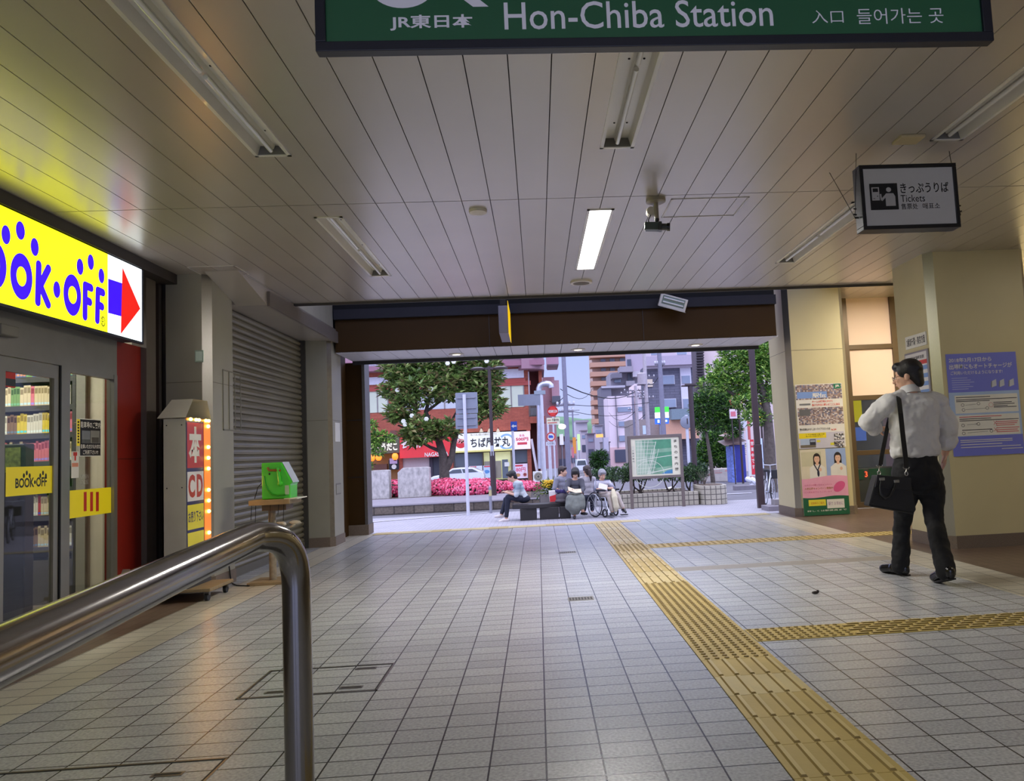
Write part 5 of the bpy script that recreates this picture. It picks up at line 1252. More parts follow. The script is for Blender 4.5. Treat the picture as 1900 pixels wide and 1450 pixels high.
cl_ = [tc(745, 690, 40, 32), tc(800, 672, 52, 30, .2), tc(860, 678, 52, 32), tc(905, 690, 32, 34), tc(735, 722, 28, 26), tc(780, 722, 44, 30, -.4), tc(838, 720, 50, 28, -.3), tc(890, 730, 40, 30, .2), tc(918, 755, 20, 22), tc(755, 762, 26, 26, -.2), tc(735, 770, 16, 20), tc(785, 800, 34, 22, -.5), tc(825, 798, 28, 18, -.4), tc(768, 812, 20, 14, -.3), tc(880, 765, 26, 18), tc(820, 640, 90, 26)]
g = MB(); leaves(g, [c[0] for c in cl_], [c[1] for c in cl_], 12500, .30, [LM[0], LM[1], LM[1], LM[2], LM[3], LM[0]], RND, .35, cluster=6); g = g.build('foliage', t); g['kind'] = 'stuff'
for u, v in ((746, 728), (806, 726), (798, 780), (760, 790), (772, 774), (757, 784), (836, 680), (847, 677), (906, 676), (806, 727)):
    b = MB(); p = T_(u, v, -1.0)
    for q in range(6):
        a = q * math.pi / 3; b.ball(p + Vector((math.cos(a) * .045, -.02, math.sin(a) * .045)), (.05, .03, .05), mat('magnolia_white', (236, 234, 214), .5, var=.05), 8)
    b.build('blossom', t, smooth=True)
# small maple in front of the takoyaki shop
t = thing('maple_tree', 'small bright green maple at the pillar edge before the lantern shop', 'tree', (ay(676, 890, 28.6).x, 28.6, IZ))
b = MB(); YM = 28.6; p0 = ay(672, 900, YM); b.tube([(p0.x, YM, IZ - .03), ay(670, 850, YM), ay(676, 800, YM), ay(684, 790, YM)], [.06, .05, .04, .02], BARK, 8); b.tube([ay(671, 840, YM), ay(690, 815, YM), ay(708, 806, YM)], [.04, .03, .015], BARK, 6); b.build('trunk', t, smooth=True)
k = YM / 1420
g = MB(); leaves(g, [tuple(ay(u, v, YM)) for u, v in ((686, 790), (705, 810), (722, 814), (692, 822), (678, 815), (700, 840), (684, 865))], [(14 * k, .3, 8 * k), (18 * k, .3, 8 * k), (12 * k, .25, 6 * k), (16 * k, .3, 8 * k), (14 * k, .3, 10 * k), (14 * k, .25, 5 * k), (9 * k, .25, 6 * k)], 1500, .15, LT, RND, .2); g = g.build('foliage', t); g['kind'] = 'stuff'

# ------------------------------------------------------------------ posts, lamps and signs on the plaza
GALV = mat('galvanised_grey', (150, 150, 160), .45, .4, var=.06); WPOST = mat('white_post_paint', (205, 205, 214), .4, var=.05); BRN = mat('lamp_post_brown', (62, 48, 48), .45, var=.06); SBACK = mat('sign_back_grey', (140, 144, 156), .5, .3, var=.05)
t = thing('road_sign', 'grey double road sign seen from behind on a white post', 'road sign', (ay(870, 957, 21.27).x, 21.27, PZ))
x = pole('post', 869, 732, 21.27, .045, WPOST, t, 957)
for (a, c) in ((728.5, 767.5), (768.5, 796)):
    q = rp(845, a, 886, c, 21.3); b = MB(); b.prism([(q[0] + .01, q[1]), (q[2] - .01, q[1]), (q[2], q[1] + .01), (q[2], q[3] - .01), (q[2] - .01, q[3]), (q[0] + .01, q[3]), (q[0], q[3] - .01), (q[0], q[1] + .01)], 0, .008, SBACK, F_front(0, 21.34, 0)); pn = b.build('sign_panel', t)
    for f in (.25, .75):
        b = MB(); zc = q[1] + (q[3] - q[1]) * f; b.box(q[0] + .05, q[2] - .05, 21.30, 21.33, zc - .015, zc + .015, GALV); b.build('bracket', pn)
t = thing('bollard', 'thin grey bollard on the lane edge beside the seated reader', 'bollard', (ay(911, 953, 21.67).x, 21.67, PZ))
x = ay(911, 953, 21.67).x; b = MB(); b.lathe([(.04, 0), (.04, .70), (.032, .74), (0.006, .765)], (x, 21.67, PZ), GALV, 14); b.build('post', t, smooth=True); b = MB(); b.lathe([(.0405, .48), (.0405, .65)], (x, 21.67, PZ), flat((190, 178, 130)), 14); b.build('band', t)
# lamp post with two disc lamps
YL = 25.6; xl_ = ay(916, 910, YL).x
t = thing('street_lamp', 'dark brown lamp post with two flat round lamps before the shops', 'street lamp', (xl_, YL, IZ))
b = MB(); b.tube([(xl_, YL, IZ), (xl_, YL, 1.25)], .095, BRN, 14); b.tube([(xl_, YL, 1.25), (xl_, YL, ay(906, 680, YL).z)], .055, BRN, 14); b.build('post', t, smooth=True)
za_ = ay(905, 684, YL).z
for s in (-1, 1):
    b = MB(); b.box(min(0, s * .42) + xl_, max(0, s * .42) + xl_, YL - .04, YL + .04, za_ - .04, za_ + .03, BRN); b.build('arm', t)
    b = MB(); b.lathe([(.02, -.05), (.24, -.03), (.25, .0), (.14, .05), (.02, .055)], (xl_ + s * .38, YL, za_), BRN, 20); b.build('lamp_head', t, smooth=True)
q = rp(914.5, 827, 919.5, 846, YL - .09); b = MB(); b.box(xl_ - .05, xl_ + .05, YL - .09, YL - .07, q[1], q[3], flat((176, 178, 184))); b.build('sticker', t)
# near dark post on the right
YN = 18.95; xn = ay(1412, 930, YN).x
t = thing('street_lamp', 'tall dark brown post right beside the parked bicycle', 'street lamp', (xn, YN, PZ))
b = MB(); b.box(xn - .087, xn + .087, YN - .07, YN + .07, PZ, 1.1, BRN); b.build('lower_post', t, bevel=.012)
b = MB(); b.box(xn - .07, xn + .07, YN - .056, YN + .056, 1.1, 5.5, BRN); b.build('upper_post', t, bevel=.01)
b = MB(); b.lathe([(.02, -.035), (.2, -.02), (.2, 0), (.05, .04)], (xn, YN, 5.52), BRN, 20); b.build('lamp_head', t, smooth=True)
# dark post behind the map
YK = 31.8; xk = ay(1290, 880, YK).x
t = thing('street_lamp', 'slim dark lamp post with a flat cap behind the map board', 'street lamp', (xk, YK, gz(YK)))
pole('post', 1290, 716, YK, .105, BRN, t, 880)
b = MB(); z = ay(1284, 716, YK).z; b.box(xk - .21, xk + .21, YK - .14, YK + .14, z, z + .085, BRN); b.box(xk - .37, xk + .37, YK - .085, YK + .085, z - .03, z + .03, BRN); b.build('lamp_head', t, bevel=.01)
# convex mirror seen from behind
YV = 33.8; t = thing('traffic_mirror', 'round grey sign back on a white post right of the map board', 'mirror', (ay(1279, 880, YV).x, YV, gz(YV)))
xv = pole('post', 1279, 770, YV, .07, WPOST, t, 870); c = ay(1275.8, 784, YV)
b = MB(); b.lathe([(.28, -.03), (.27, .03), (.07, .07)], (xv - .03, YV - .1, c.z), SBACK, 28, Euler((math.pi / 2, 0, 0))); b.build('sign_disc', t, smooth=True)
b = MB(); b.box(xv - .02, xv + .02, YV - .19, YV - .17, c.z - .08, c.z + .17, BRN); b.build('bracket', t)

# street name post, blue arrow sign, red discs
YS = 33.8
t = thing('guide_sign', 'grey street guide sign back on a thick white post at the corner', 'road sign', (ay(1010, 880, YS).x, YS, gz(YS)))
pole('post', 1009, 729, YS, .09, WPOST, t, 860)
b = MB(); bbx(b, 961, 732, 1005, 753, YS - .08, YS - .05, SBACK); b.build('sign_panel', t)
b = MB(); bbx(b, 978, 740, 1006, 743, YS - .05, YS - .01, GALV); bbx(b, 978, 747, 1006, 750, YS - .05, YS - .01, GALV); b.build('bracket', t)
b = MB(); bbx(b, 991, 725, 1012, 732, YS - .1, YS + .1, flat((150, 160, 170))); b.build('camera_box', t)
t = thing('one_way_sign', 'small blue sign with a white left arrow on a thin white post', 'road sign', (ay(954, 880, YS).x, YS, gz(YS)))
pole('post', 953.5, 800, YS, .055, WPOST, t, 860)
q = rp(947.5, 782.6, 959.5, 799.5, YS - .06); b = MB(); b.box(q[0], q[2], YS - .06, YS - .05, q[1], q[3], flat((44, 80, 170), .4)); b.build('sign_panel', t)
b = MB(); M = F_front(0, YS - .0605, 0); xm, zm = (q[0] + q[2]) / 2, (q[1] + q[3]) / 2; w = (q[2] - q[0]) / 2 * .8
b.poly([(xm - w, zm), (xm - w * .1, zm - w * .7), (xm - w * .1, zm - w * .25), (xm + w, zm - w * .25), (xm + w, zm + w * .25), (xm - w * .1, zm + w * .25), (xm - w * .1, zm + w * .7)], 0, WST, M); b.build('arrow', t)
YR = 38.0
t = thing('bus_stop_sign', 'round red bus stop disc above a cream name board', 'bus stop sign', (ay(1028, 880, YR).x, YR, gz(YR)))
pole('post', 1027, 765, YR, .042, WPOST, t, 800)
c = ay(1025.5, 763.6, YR - .05); k = YR / 1420; M = F_front(0, YR - .066, 0)
b = MB(); b.lathe([(9.8 * k, 0), (9.8 * k, .04)], (c.x, YR - .02, c.z), WST, 28, Euler((math.pi / 2, 0, 0))); b.build('disc', t)
b = MB(); b.ring(c.x, c.z, 9.8 * k, 9.8 * k, 2 * k, .001, flat((200, 40, 36)), M); b.poly([(c.x - 8 * k, c.z + 2.2 * k), (c.x + 8 * k, c.z + 2.2 * k), (c.x + 6.5 * k, c.z + 6 * k), (c.x, c.z + 8.3 * k), (c.x - 6.5 * k, c.z + 6 * k)], .001, flat((214, 52, 44)), M); b.poly([(c.x + 8 * k, c.z - 2.2 * k), (c.x - 8 * k, c.z - 2.2 * k), (c.x - 6.5 * k, c.z - 6 * k), (c.x, c.z - 8.3 * k), (c.x + 6.5 * k, c.z - 6 * k)], .001, flat((214, 52, 44)), M); b.build('red_marking', t)
lettering(t, '本千葉駅', c.x - 6.6 * k, c.z - 1.5 * k, c.x + 6.6 * k, c.z + 1.5 * k, .002, flat((200, 44, 38)), M, .01)
q = rp(1014.5, 775.5, 1038.5, 787.5, YR - .05); b = MB(); b.box(q[0], q[2], YR - .05, YR - .03, q[1], q[3], flat((228, 224, 190))); b.build('name_board', t)
lettering(t, '千葉中央', q[0] + .25, q[1] + .14, q[2] - .04, q[3] - .04, .003, INK, M, .01); b = MB(); b.rect(q[0] + .05, q[1] + .05, q[2] - .14, q[1] + .10, .003, flat((206, 110, 100)), M); b.rect(q[0] + .04, q[1] + .18, q[0] + .21, q[3] - .08, .003, flat((180, 150, 110)), M); b.build('red_line', t)
t = thing('prohibition_sign', 'round blue and red traffic disc above a small white plate', 'road sign', (ay(1023, 880, 36.6).x, 36.6, gz(36.6)))
pole('post', 1022.5, 812, 36.6, .042, WPOST, t, 870)
c = ay(1022.3, 810.8, 36.5); k = 36.6 / 1420; M = F_front(0, 36.5, 0)
b = MB(); b.lathe([(8.6 * k, 0), (8.6 * k, .02)], (c.x, 36.53, c.z), WST, 28, Euler((math.pi / 2, 0, 0))); b.build('disc', t)
b = MB(); b.ring(c.x, c.z, 8.4 * k, 8.4 * k, 2 * k, .002, flat((206, 44, 44)), M); b.build('red_ring', t)
b = MB(); b.poly([(c.x - 4 * k, c.z - 2 * k), (c.x + 4 * k, c.z - 2 * k), (c.x + 4 * k, c.z + .6 * k), (c.x + 2 * k, c.z + 2.6 * k), (c.x - 4 * k, c.z + 2.6 * k)], .002, flat((50, 90, 190)), M); b.build('blue_vehicle', t)
q = rp(1013, 820, 1031, 827, 36.54); b = MB(); b.box(q[0], q[2], 36.53, 36.55, q[1], q[3], flat((214, 214, 220))); b.build('plate', t)
lettering(t, 'バスを除く', q[0] + .04, q[1] + .03, q[2] - .04, q[3] - .03, 0, INK, F_front(0, 36.527, 0))

# map board
YMAP = 20.63; t = thing('town_map_board', 'framed town map board with green map on two brown posts', 'map board', (ay(1222, 940, YMAP).x, YMAP, PZ))
FRB = mat('map_frame_taupe', (112, 100, 94), .5, var=.05); q = rp(1168, 808, 1262, 888, YMAP)
for u, v in ((1173.5, 944), (1269, 940)):
    x = ay(u, v, YMAP).x; b = MB(); b.box(x - .04, x + .04, YMAP - .042, YMAP + .042, PZ, q[3], FRB); b.build('post', t, bevel=.004)
xl_, xr_ = ay(1173.5, 944, YMAP).x - .04, ay(1269, 940, YMAP).x + .04
b = MB(); e = .07; b.box(xl_, xr_, YMAP - .045, YMAP + .045, q[3] - e, q[3] + .01, FRB); b.box(xl_, xr_, YMAP - .045, YMAP + .045, q[1], q[1] + e, FRB); b.box(xl_, xl_ + e, YMAP - .044, YMAP + .044, q[1] + e, q[3] - e, FRB); b.box(xr_ - e, xr_, YMAP - .044, YMAP + .044, q[1] + e, q[3] - e, FRB); b.build('frame', t, bevel=.005)
px0, pz0, px1, pz1 = xl_ + e, q[1] + e, xr_ - e, q[3] - e; W_, H_ = px1 - px0, pz1 - pz0; M = F_front(0, YMAP - .02, 0)
b = MB(); b.box(px0, px1, YMAP - .018, YMAP + .02, pz0, pz1, flat((226, 220, 190))); b.build('panel', t)
mx = lambda a: px0 + W_ * a
mz = lambda a: pz0 + H_ * a
b = MB(); b.rect(mx(.10), mz(.04), mx(.83), mz(.95), 0, mat('map_green', (130, 168, 136), .5, var=.2, vscale=4), M); b.poly([(mx(.5), mz(.7)), (mx(.83), mz(.72)), (mx(.83), mz(.95)), (mx(.45), mz(.95))], .001, mat('map_green_deep', (84, 146, 110), .5, var=.15, vscale=6), M); b.poly([(mx(.48), mz(.2)), (mx(.83), mz(.25)), (mx(.83), mz(.62)), (mx(.5), mz(.6))], .001, MATS['map_green_deep'], M); b.poly([(mx(.6), mz(.04)), (mx(.83), mz(.04)), (mx(.83), mz(.14)), (mx(.72), mz(.12))], .0015, flat((70, 130, 170)), M); b.poly([(mx(.10), mz(.04)), (mx(.4), mz(.04)), (mx(.3), mz(.5)), (mx(.22), mz(.95)), (mx(.10), mz(.95))], .0008, flat((170, 190, 160)), M); b.build('printed_map', t)
b = MB(); RL = flat((220, 222, 200)); rr = random.Random(5)
for a in range(7): b.line(mx(.12 + a * .05), mz(.05), mx(.16 + a * .055 + .04 * a / 3), mz(.94 if a < 4 else .7), .011, .002, RL, M)
for a in range(9): b.line(mx(.11), mz(.1 + a * .1), mx(.46 + .03 * (a % 3)), mz(.12 + a * .095), .010, .0024, RL, M)
b.line(mx(.12), mz(.42), mx(.83), mz(.52), .017, .0028, RL, M); b.line(mx(.34), mz(.05), mx(.52), mz(.9), .017, .003, RL, M); b.line(mx(.3), mz(.06), mx(.83), mz(.18), .022, .0032, RL, M)
b.ring(mx(.36), mz(.05), .4, .36, .011, .0034, RL, M, 40); b.build('street_lines', t)
b = MB(); b.rect(mx(.02), mz(.05), mx(.08), mz(.8), .001, flat((214, 210, 184)), M); b.build('side_index', t)
for i, ch in enumerate('まちの案内図'):
    z = .93 - i * .15; lettering(t, ch, mx(.885), mz(z - .07), mx(.95), mz(z), .001, INK, M, .012)
for i in range(5): lettering(t, '千葉市案内'[i], mx(.03), mz(.66 - i * .07), mx(.065), mz(.70 - i * .07), .002, INK, M)

# tiled planter with shrubs
TILEP = tile_mat('planter_square_tile', (176, 170, 150), (192, 184, 164), (92, 86, 80), .14, .14, (0, PZ), .011, .5, bump=.4, axes='XZ', speck=.15, sscale=40)
t = thing('tiled_planter', 'low square-tiled planter wall with a rounded end behind the map board', 'planter', (2.5, 21.4, PZ))
xa_ = ay(1140, 940, 21.0).x; xb_ = az(1300, 938, PZ).x; zt_ = PZ + .37
b = MB(); b.box(xa_, xb_, 20.9, 21.15, PZ, zt_, TILEP); b.box(xa_, xb_, 21.15, 22.8, PZ, zt_ - .05, SOIL); b.box(xa_, xb_, 22.8, 23.0, PZ, zt_, TILEP); b.build('long_wall', t)
c = az(1330, 937, PZ); b = MB(); R_ = (az(1362, 937, PZ).x - az(1298, 937, PZ).x) / 2
b.prism([(c.x + R_ * math.copysign(abs(math.cos(a)) ** .7, math.cos(a)), 21.4 + .78 * math.copysign(abs(math.sin(a)) ** .7, math.sin(a))) for a in [i * math.pi / 12 for i in range(24)]], PZ, PZ + .51, TILEP); b.build('rounded_end', t, smooth=True, angle=50)
b = MB(); b.prism([(c.x + R_ * .85 * math.cos(a), 21.4 + .64 * math.sin(a)) for a in [i * math.pi / 12 for i in range(24)]], PZ + .51, PZ + .514, SOIL); b.build('soil', t)
def shrub(label, u, vt, w, y, seed, stems):
    r = random.Random(seed); p = ay(u, 890, y); t = thing('shrub', label, 'shrub', (p.x, y, PZ + .32), 'dark shrubs in the tiled planter'); k = y / 1420
    zt_ = ay(u, vt, y).z; zb_ = ay(u, 893, y).z
    b = MB()
    for i in range(stems):
        x0 = p.x + r.uniform(-.3, .3) * w * k; x1 = p.x + (i - (stems - 1) / 2) / max(1, stems) * w * k * 1.3
        b.tube([(x0, y + r.uniform(-.1, .1), PZ + .3), ((x0 + x1) / 2 + r.uniform(-.04, .04), y, (PZ + .3 + zb_) / 2), (x1, y, zb_ + .14)], [.03, .022, .014], BARK, 6)
    b.build('stems', t, smooth=True)
    cs = []; rs = []
    for i in range(4): cs.append((p.x + (i - 1.5) / 4 * w * k * 1.4, y + r.uniform(-.15, .15), (zt_ + zb_) / 2 + r.uniform(-.05, .03))); rs.append((w * k * .33, .42, (zt_ - zb_) * .5 * r.uniform(.85, 1.1)))
    g = MB(); leaves(g, cs, rs, 1500, .08, LS, r, .3); g = g.build('foliage', t); g['kind'] = 'stuff'
shrub('dark shrub left of the map board behind the wheelchair', 1150, 866, 40, 21.8, 1, 2)
shrub('dark shrub behind the left map board post', 1184, 862, 36, 21.95, 2, 5)
shrub('dark shrub under the right half of the map board', 1248, 866, 40, 21.95, 3, 3)
shrub('dark shrub right of the map board', 1283, 864, 30, 22.1, 4, 3)
shrub('paler shrub furthest left in the planter behind the woman with the ponytail', 1118, 872, 30, 22.5, 5, 2)
t = thing('bare_sapling', 'small bare twiggy sapling in the rounded planter end', 'sapling', (c.x - .14, 21.4, PZ + .51))
b = MB()
for i in range(7): b.tube([(c.x - .14, 21.4, PZ + .5), (c.x - .14 + (i - 3) * .03, 21.4, PZ + .7), (c.x - .14 + (i - 3) * .07, 21.4 + (i % 2) * .07, PZ + .88)], [.011, .008, .004], BARK, 5)
b.build('twigs', t)
# ------------------------------------------------------------------ brick building with the shops
YB = 55.0
BRICK = tile_mat('brick_red_tile', (160, 80, 58), (174, 90, 66), (140, 74, 58), .45, .11, (0, 0), .012, .75, offset=.5, bump=.2, axes='XZ', speck=.08, sscale=6)
MAUVE = mat('mauve_render', (160, 122, 132), .8, var=.05, vscale=.6); DKRED = mat('recess_red_brown', (112, 58, 52), .8, var=.1, vscale=1); GLS = mat('window_dark_glass', (92, 98, 104), .15, var=.1, vscale=.5); BLIND = mat('window_blind_pale', (204, 208, 182), .6, var=.04, vscale=1); WPAN = flat((222, 218, 222), .6); LINTEL = flat((170, 72, 60), .6)
gB = gz(YB)
t = thing('brick_building', 'red brick corner building with a row of small shops and mauve upper floors', 'building', (ay(840, 890, YB).x, YB + 5, gB))
xL = -26.0; xR = ay(985, 800, YB).x; zF = ay(840, 778, YB).z
b = MB(); b.box(xL, xR, YB, YB + 9, zF - 1.0, ay(830, 664, YB).z, BRICK)
for u0, u1 in ((738, 747), (834, 841), (979, 986)):
    b.box(ay(u0, 850, YB).x, ay(u1, 850, YB).x, YB - .04, YB + 1, gB, zF - 1.0, BRICK)
b.box(xL, xR, YB + 2.4, YB + 9, gB, zF, flat((120, 100, 90))); b.build('wall', t)
b = MB(); zt_ = ay(900, 684, YB).z; b.box(xL, ay(1006, 690, YB).x, YB - .9, YB + 9, zt_, zt_ + 9, MAUVE)
b.box(xL, ay(1010, 680, YB).x, YB - 1.1, YB - .9, zt_, zt_ + .35, mat('mauve_band', (150, 104, 118), .8, var=.04)); b.box(xL, ay(1008, 680, YB).x, YB - 1.0, YB - .9, zt_ + .55, zt_ + .7, MATS['mauve_band']); b.build('upper_storey', t)
b = MB(); xe = ay(1010, 690, YB).x; n = 10
b.prism([(xe - 3.2, YB + 6)] + [(xe - 1.6 + 1.6 * math.sin(i / n * math.pi / 2), YB + .4 - 1.6 * math.cos(i / n * math.pi / 2)) for i in range(n + 1)] + [(xe, YB + 6)], zt_ - .25, zt_ + 2.2, MAUVE); b.build('curved_balcony', t)
b = MB(); bbx(b, 679, 664, 716, 684, YB - .95, YB - .9, flat((196, 188, 200))); b.build('window', t); 
b = MB()
for i in range(13): x = ay(680, 675, YB).x + i * .11; b.box(x, x + .03, YB - 1.0, YB - .96, ay(690, 684, YB).z, ay(690, 668, YB).z, flat((150, 140, 156)))
b.build('railing', t)
for nm, u0, v0, u1, v1, y_, m_ in (('white_panel', 676, 699, 780, 713, YB - .06, WPAN), ('lintel', 676, 713, 985, 721, YB - .12, LINTEL), ('white_panel', 880, 686, 972, 703, YB - .06, WPAN), ('lintel', 880, 704, 975, 712, YB - .14, LINTEL)):
    b = MB(); bbx(b, u0, v0, u1, v1, y_, YB, m_); b.build(nm, t)
for (u0, v0, u1, v1, m_, n) in ((681, 722, 720, 766, BLIND, 2), (748, 718, 850, 760, mat('window_blind_white', (196, 198, 200), .5, var=.04), 4), (925, 711, 972, 756, BLIND, 2)):
    b = MB(); bbx(b, u0, v0, u1, v1, YB - .03, YB + .1, m_); wn = b.build('window', t)
    q = rp(u0, v0, u1, v1, YB)
    for i in range(n + 1):
        x = q[0] + (q[2] - q[0]) * i / n; b = MB(); b.box(x - .04, x + .04, YB - .06, YB - .02, q[1], q[3], flat((136, 128, 124))); b.build('mullion', wn)
for (u0, v0, u1, v1) in ((717, 773, 724, 781), (724, 799, 736, 808)):
    b = MB(); bbx(b, u0, v0, u1, v1, YB - .03, YB + .02, flat((112, 64, 52))); b.build('vent_opening', t)
b = MB(); xr0, xr1 = ay(985, 800, YB).x, ay(1010, 800, YB).x; b.box(xr0, xr1, YB + 1.6, YB + 8, gB, zt_ + .2, DKRED); b.box(xr1 - .25, xr1, YB + .6, YB + 8, gB, zt_ + .2, BRICK); b.build('recessed_side', t)
b = MB(); bbx(b, 983, 773, 1012, 785, YB - .1, YB + 2, BRICK); b.build('balcony_slab', t)
b = MB(); q = rp(982, 752, 1001, 773, YB); b.box(q[0], q[2], YB - .1, YB - .05, q[1], q[1] + .08, STEEL_D); b.box(q[0], q[2], YB - .1, YB - .05, q[3] - .06, q[3], STEEL_D); b.box(q[0] + .05, q[2], YB + .2, YB + .3, q[1], q[3] - .2, flat((150, 150, 160)))
for i in range(9): x = q[0] + (q[2] - q[0]) * i / 8; b.box(x - .025, x + .025, YB - .1, YB - .05, q[1], q[3], STEEL_D)
b.build('balcony_railing', t)
b = MB(); b.tube([ay(980.5, 690, YB - .1), ay(982, 735, YB - .1)], .05, flat((190, 170, 170)), 8); b.tube([ay(1003, 795, YB), ay(1005, 880, YB)], .07, flat((214, 190, 190)), 8); b.build('downpipe', t)
b = MB(); b.tube([ay(986, 815, YB - .2), ay(997, 878, YB - .2)], .1, flat((220, 210, 214)), 6); b.build('leaning_board', t)
# exhaust duct
t = thing('exhaust_duct', 'curved silver exhaust duct at the corner of the brick building', 'duct', (ay(1003, 760, YB - .6).x, YB - .6, 2.5))
DUCT = mat('duct_silver', (190, 190, 200), .3, .7, var=.05); P = lambda u, v: ay(u, v, YB - .6)
b = MB(); b.tube([P(1003, 870), P(1001, 760), P(1000, 728), P(1000, 722), P(1002, 716), P(1007, 713), P(1014, 712.5), P(1019, 713), P(1022, 716), P(1022.5, 720)], .22, DUCT, 14); b.build('pipe', t, smooth=True)
# air conditioner
t = thing('air_conditioner', 'white outdoor air conditioner unit at the foot of the brick corner', 'air conditioner', (ay(1002, 894, YB - 1).x, YB - 1, gB))
q = rp(989, 875, 1015, 894.5, YB - 1.2); b = MB(); b.box(q[0], q[2], YB - 1.2, YB - .8, q[1], q[3], flat((226, 224, 214))); b.build('case', t, bevel=.02)
M = F_front(0, YB - 1.205, 0); cx, cz = q[0] + (q[2] - q[0]) * .38, (q[1] + q[3]) / 2; b = MB(); b.disc(cx, cz, .30, .30, 0, flat((150, 140, 120)), M); b.ring(cx, cz, .2, .2, .03, .001, flat((60, 58, 56)), M); b.ring(cx, cz, .3, .3, .02, .001, flat((90, 86, 80)), M); b.disc(cx, cz, .08, .08, .002, flat((70, 68, 64)), M); b.build('fan_grille', t)
b = MB(); b.box(q[0] + .1, q[2] - .1, YB - 1.15, YB - .85, gB, q[1], GAPM); b.build('stand', t)

# shops
t = thing('takoyaki_sign', 'dark lit shop board with white hiragana above orange lanterns', 'shop sign', (ay(711, 827, YB).x, YB - .4, ay(711, 843, YB).z))
b = MB(); bbx(b, 680, 812, 741, 842, YB - .5, YB, flat((92, 86, 66))); b.build('board', t)
text_on(t, 'ちょうだこ', 686, 823, 737, 837, YB - .51, lit((255, 246, 220), 1.0), .02)
for i, (u, v) in enumerate(((690, 850), (702.5, 849), (733, 847.5))):
    c = ay(u, v, YB - .9); b = MB(); b.ball(c, (.22, .22, .26), lit((255, 130, 40), 1.6), 14); b.lathe([(.1, .24), (.1, .30)], c, GAPM, 10); b.lathe([(.1, -.3), (.1, -.24)], c, GAPM, 10)
    tag(b.build('paper_lantern', smooth=True), ('glowing orange paper lantern nearest the dark pillar', 'glowing orange paper lantern, second from the dark pillar', 'glowing orange paper lantern next to the red shop board')[i], 'lantern', 'orange shop lanterns')
t = thing('storefront', 'warmly lit open shop front below the dark hiragana board', 'shop front', (ay(712, 880, YB).x, YB + .4, gB))
b = MB(); bbx(b, 676, 843, 741, 900, YB + .3, YB + .6, mat('shop_interior_warm', (110, 76, 46), .6, emit=(160, 100, 40), estr=.25, var=.4, vscale=1.2)); b.build('interior', t)
b = MB(); bbx(b, 721, 854, 740, 872, YB - .1, YB, INK); bbx(b, 723, 851, 737, 861, YB - .14, YB - .1, flat((190, 170, 200))); b.build('menu_board', t); b = MB(); c_ = rp(726, 862, 736, 871, YB - .12); b.disc((c_[0] + c_[2]) / 2, (c_[1] + c_[3]) / 2, .17, .17, 0, WST, F_front(0, YB - .12, 0)); b.build('round_mark', t)
b = MB(); bbx(b, 684, 862, 718, 880, YB - .3, YB + .1, flat((96, 60, 44))); b.build('counter', t)
t = thing('red_shop_awning', 'red shop awning with white kanji above a closed shutter', 'shop sign', (ay(788, 848, YB).x, YB - .5, ay(788, 848, YB).z))
qa = rp(741, 812, 835, 849, YB - .7); RED = mat('awning_red', (206, 36, 38), .5, emit=(206, 36, 38), estr=.12, var=.03)
b = MB(); b.add([(qa[0], YB - .7, qa[1]), (qa[2], YB - .7, qa[1]), (qa[2], YB - .5, qa[3]), (qa[0], YB - .5, qa[3]), (qa[0], YB, qa[1]), (qa[2], YB, qa[1]), (qa[2], YB, qa[3]), (qa[0], YB, qa[3])], [(0, 1, 2, 3), (4, 7, 6, 5), (0, 4, 5, 1), (3, 2, 6, 7), (0, 3, 7, 4), (1, 5, 6, 2)], RED); b.build('canopy', t)
text_on(t, '長洲屋', 745, 814, 793, 832, YB - .72, WST, .03); text_on(t, 'NAGASUYA', 788, 839.5, 832, 847, YB - .72, WST, .02)
t = thing('storefront', 'pale closed shop shutter and dark window under the red awning', 'shop front', (ay(788, 880, YB).x, YB + .2, gB))
b = MB(); bbx(b, 747, 849, 801, 900, YB + .1, YB + .3, flat((206, 188, 180))); b.build('shutter', t); b = MB(); bbx(b, 802, 849, 834, 900, YB + .1, YB + .3, flat((58, 58, 66))); b.build('window', t); b = MB(); bbx(b, 797, 849, 803, 900, YB, YB + .3, flat((60, 50, 60))); b.build('post', t)
t = thing('rice_bowl_shop_sign', 'long white shop board with brush lettering and a red bowl', 'shop sign', (ay(911, 838, YB).x, YB - .3, ay(911, 838, YB).z))
WB = mat('white_sign_board', (240, 238, 226), .5, emit=(240, 238, 224), estr=.22, var=.02); YF = YB - .4
b = MB(); bbx(b, 840, 803.5, 950, 838, YF, YB, WB); b.build('main_board', t); b = MB(); bbx(b, 951, 801, 984, 834, YF, YB, mat('white_sign_board_pink', (244, 226, 226), .5, emit=(244, 226, 226), estr=.22, var=.02)); b.build('price_board', t)
b = MB(); q = rp(840, 834, 950, 838.5, YF); b.box(q[0], q[2], YF - .02, YF, q[1], q[1] + .12, flat((238, 226, 130))); b.build('yellow_strip', t)
text_on(t, 'ちば屋丼丸', 873, 812, 946, 830, YF - .01, INK, .02); text_on(t, '早い!うまい!安い! 海鮮丼テイクアウト', 873, 804.5, 922, 808.5, YF - .01, flat((150, 140, 90)), .01)
M = F_front(0, YF - .01, 0); c = ay(855, 822, YF); k = YB / 1420
b = MB(); RB_ = flat((216, 50, 56)); b.poly([(c.x + 10 * k * math.cos(a), c.z - 1 * k + 9 * k * math.sin(a)) for a in [math.pi + i * math.pi / 14 for i in range(15)]], .0, RB_, M); b.build('red_bowl', t)
b = MB(); b.poly([(c.x + 9 * k * math.cos(a), c.z - 1 * k + 8 * k * math.sin(a)) for a in [i * math.pi / 14 for i in range(15)]], .0, flat((228, 130, 120)), M); r_ = random.Random(3)
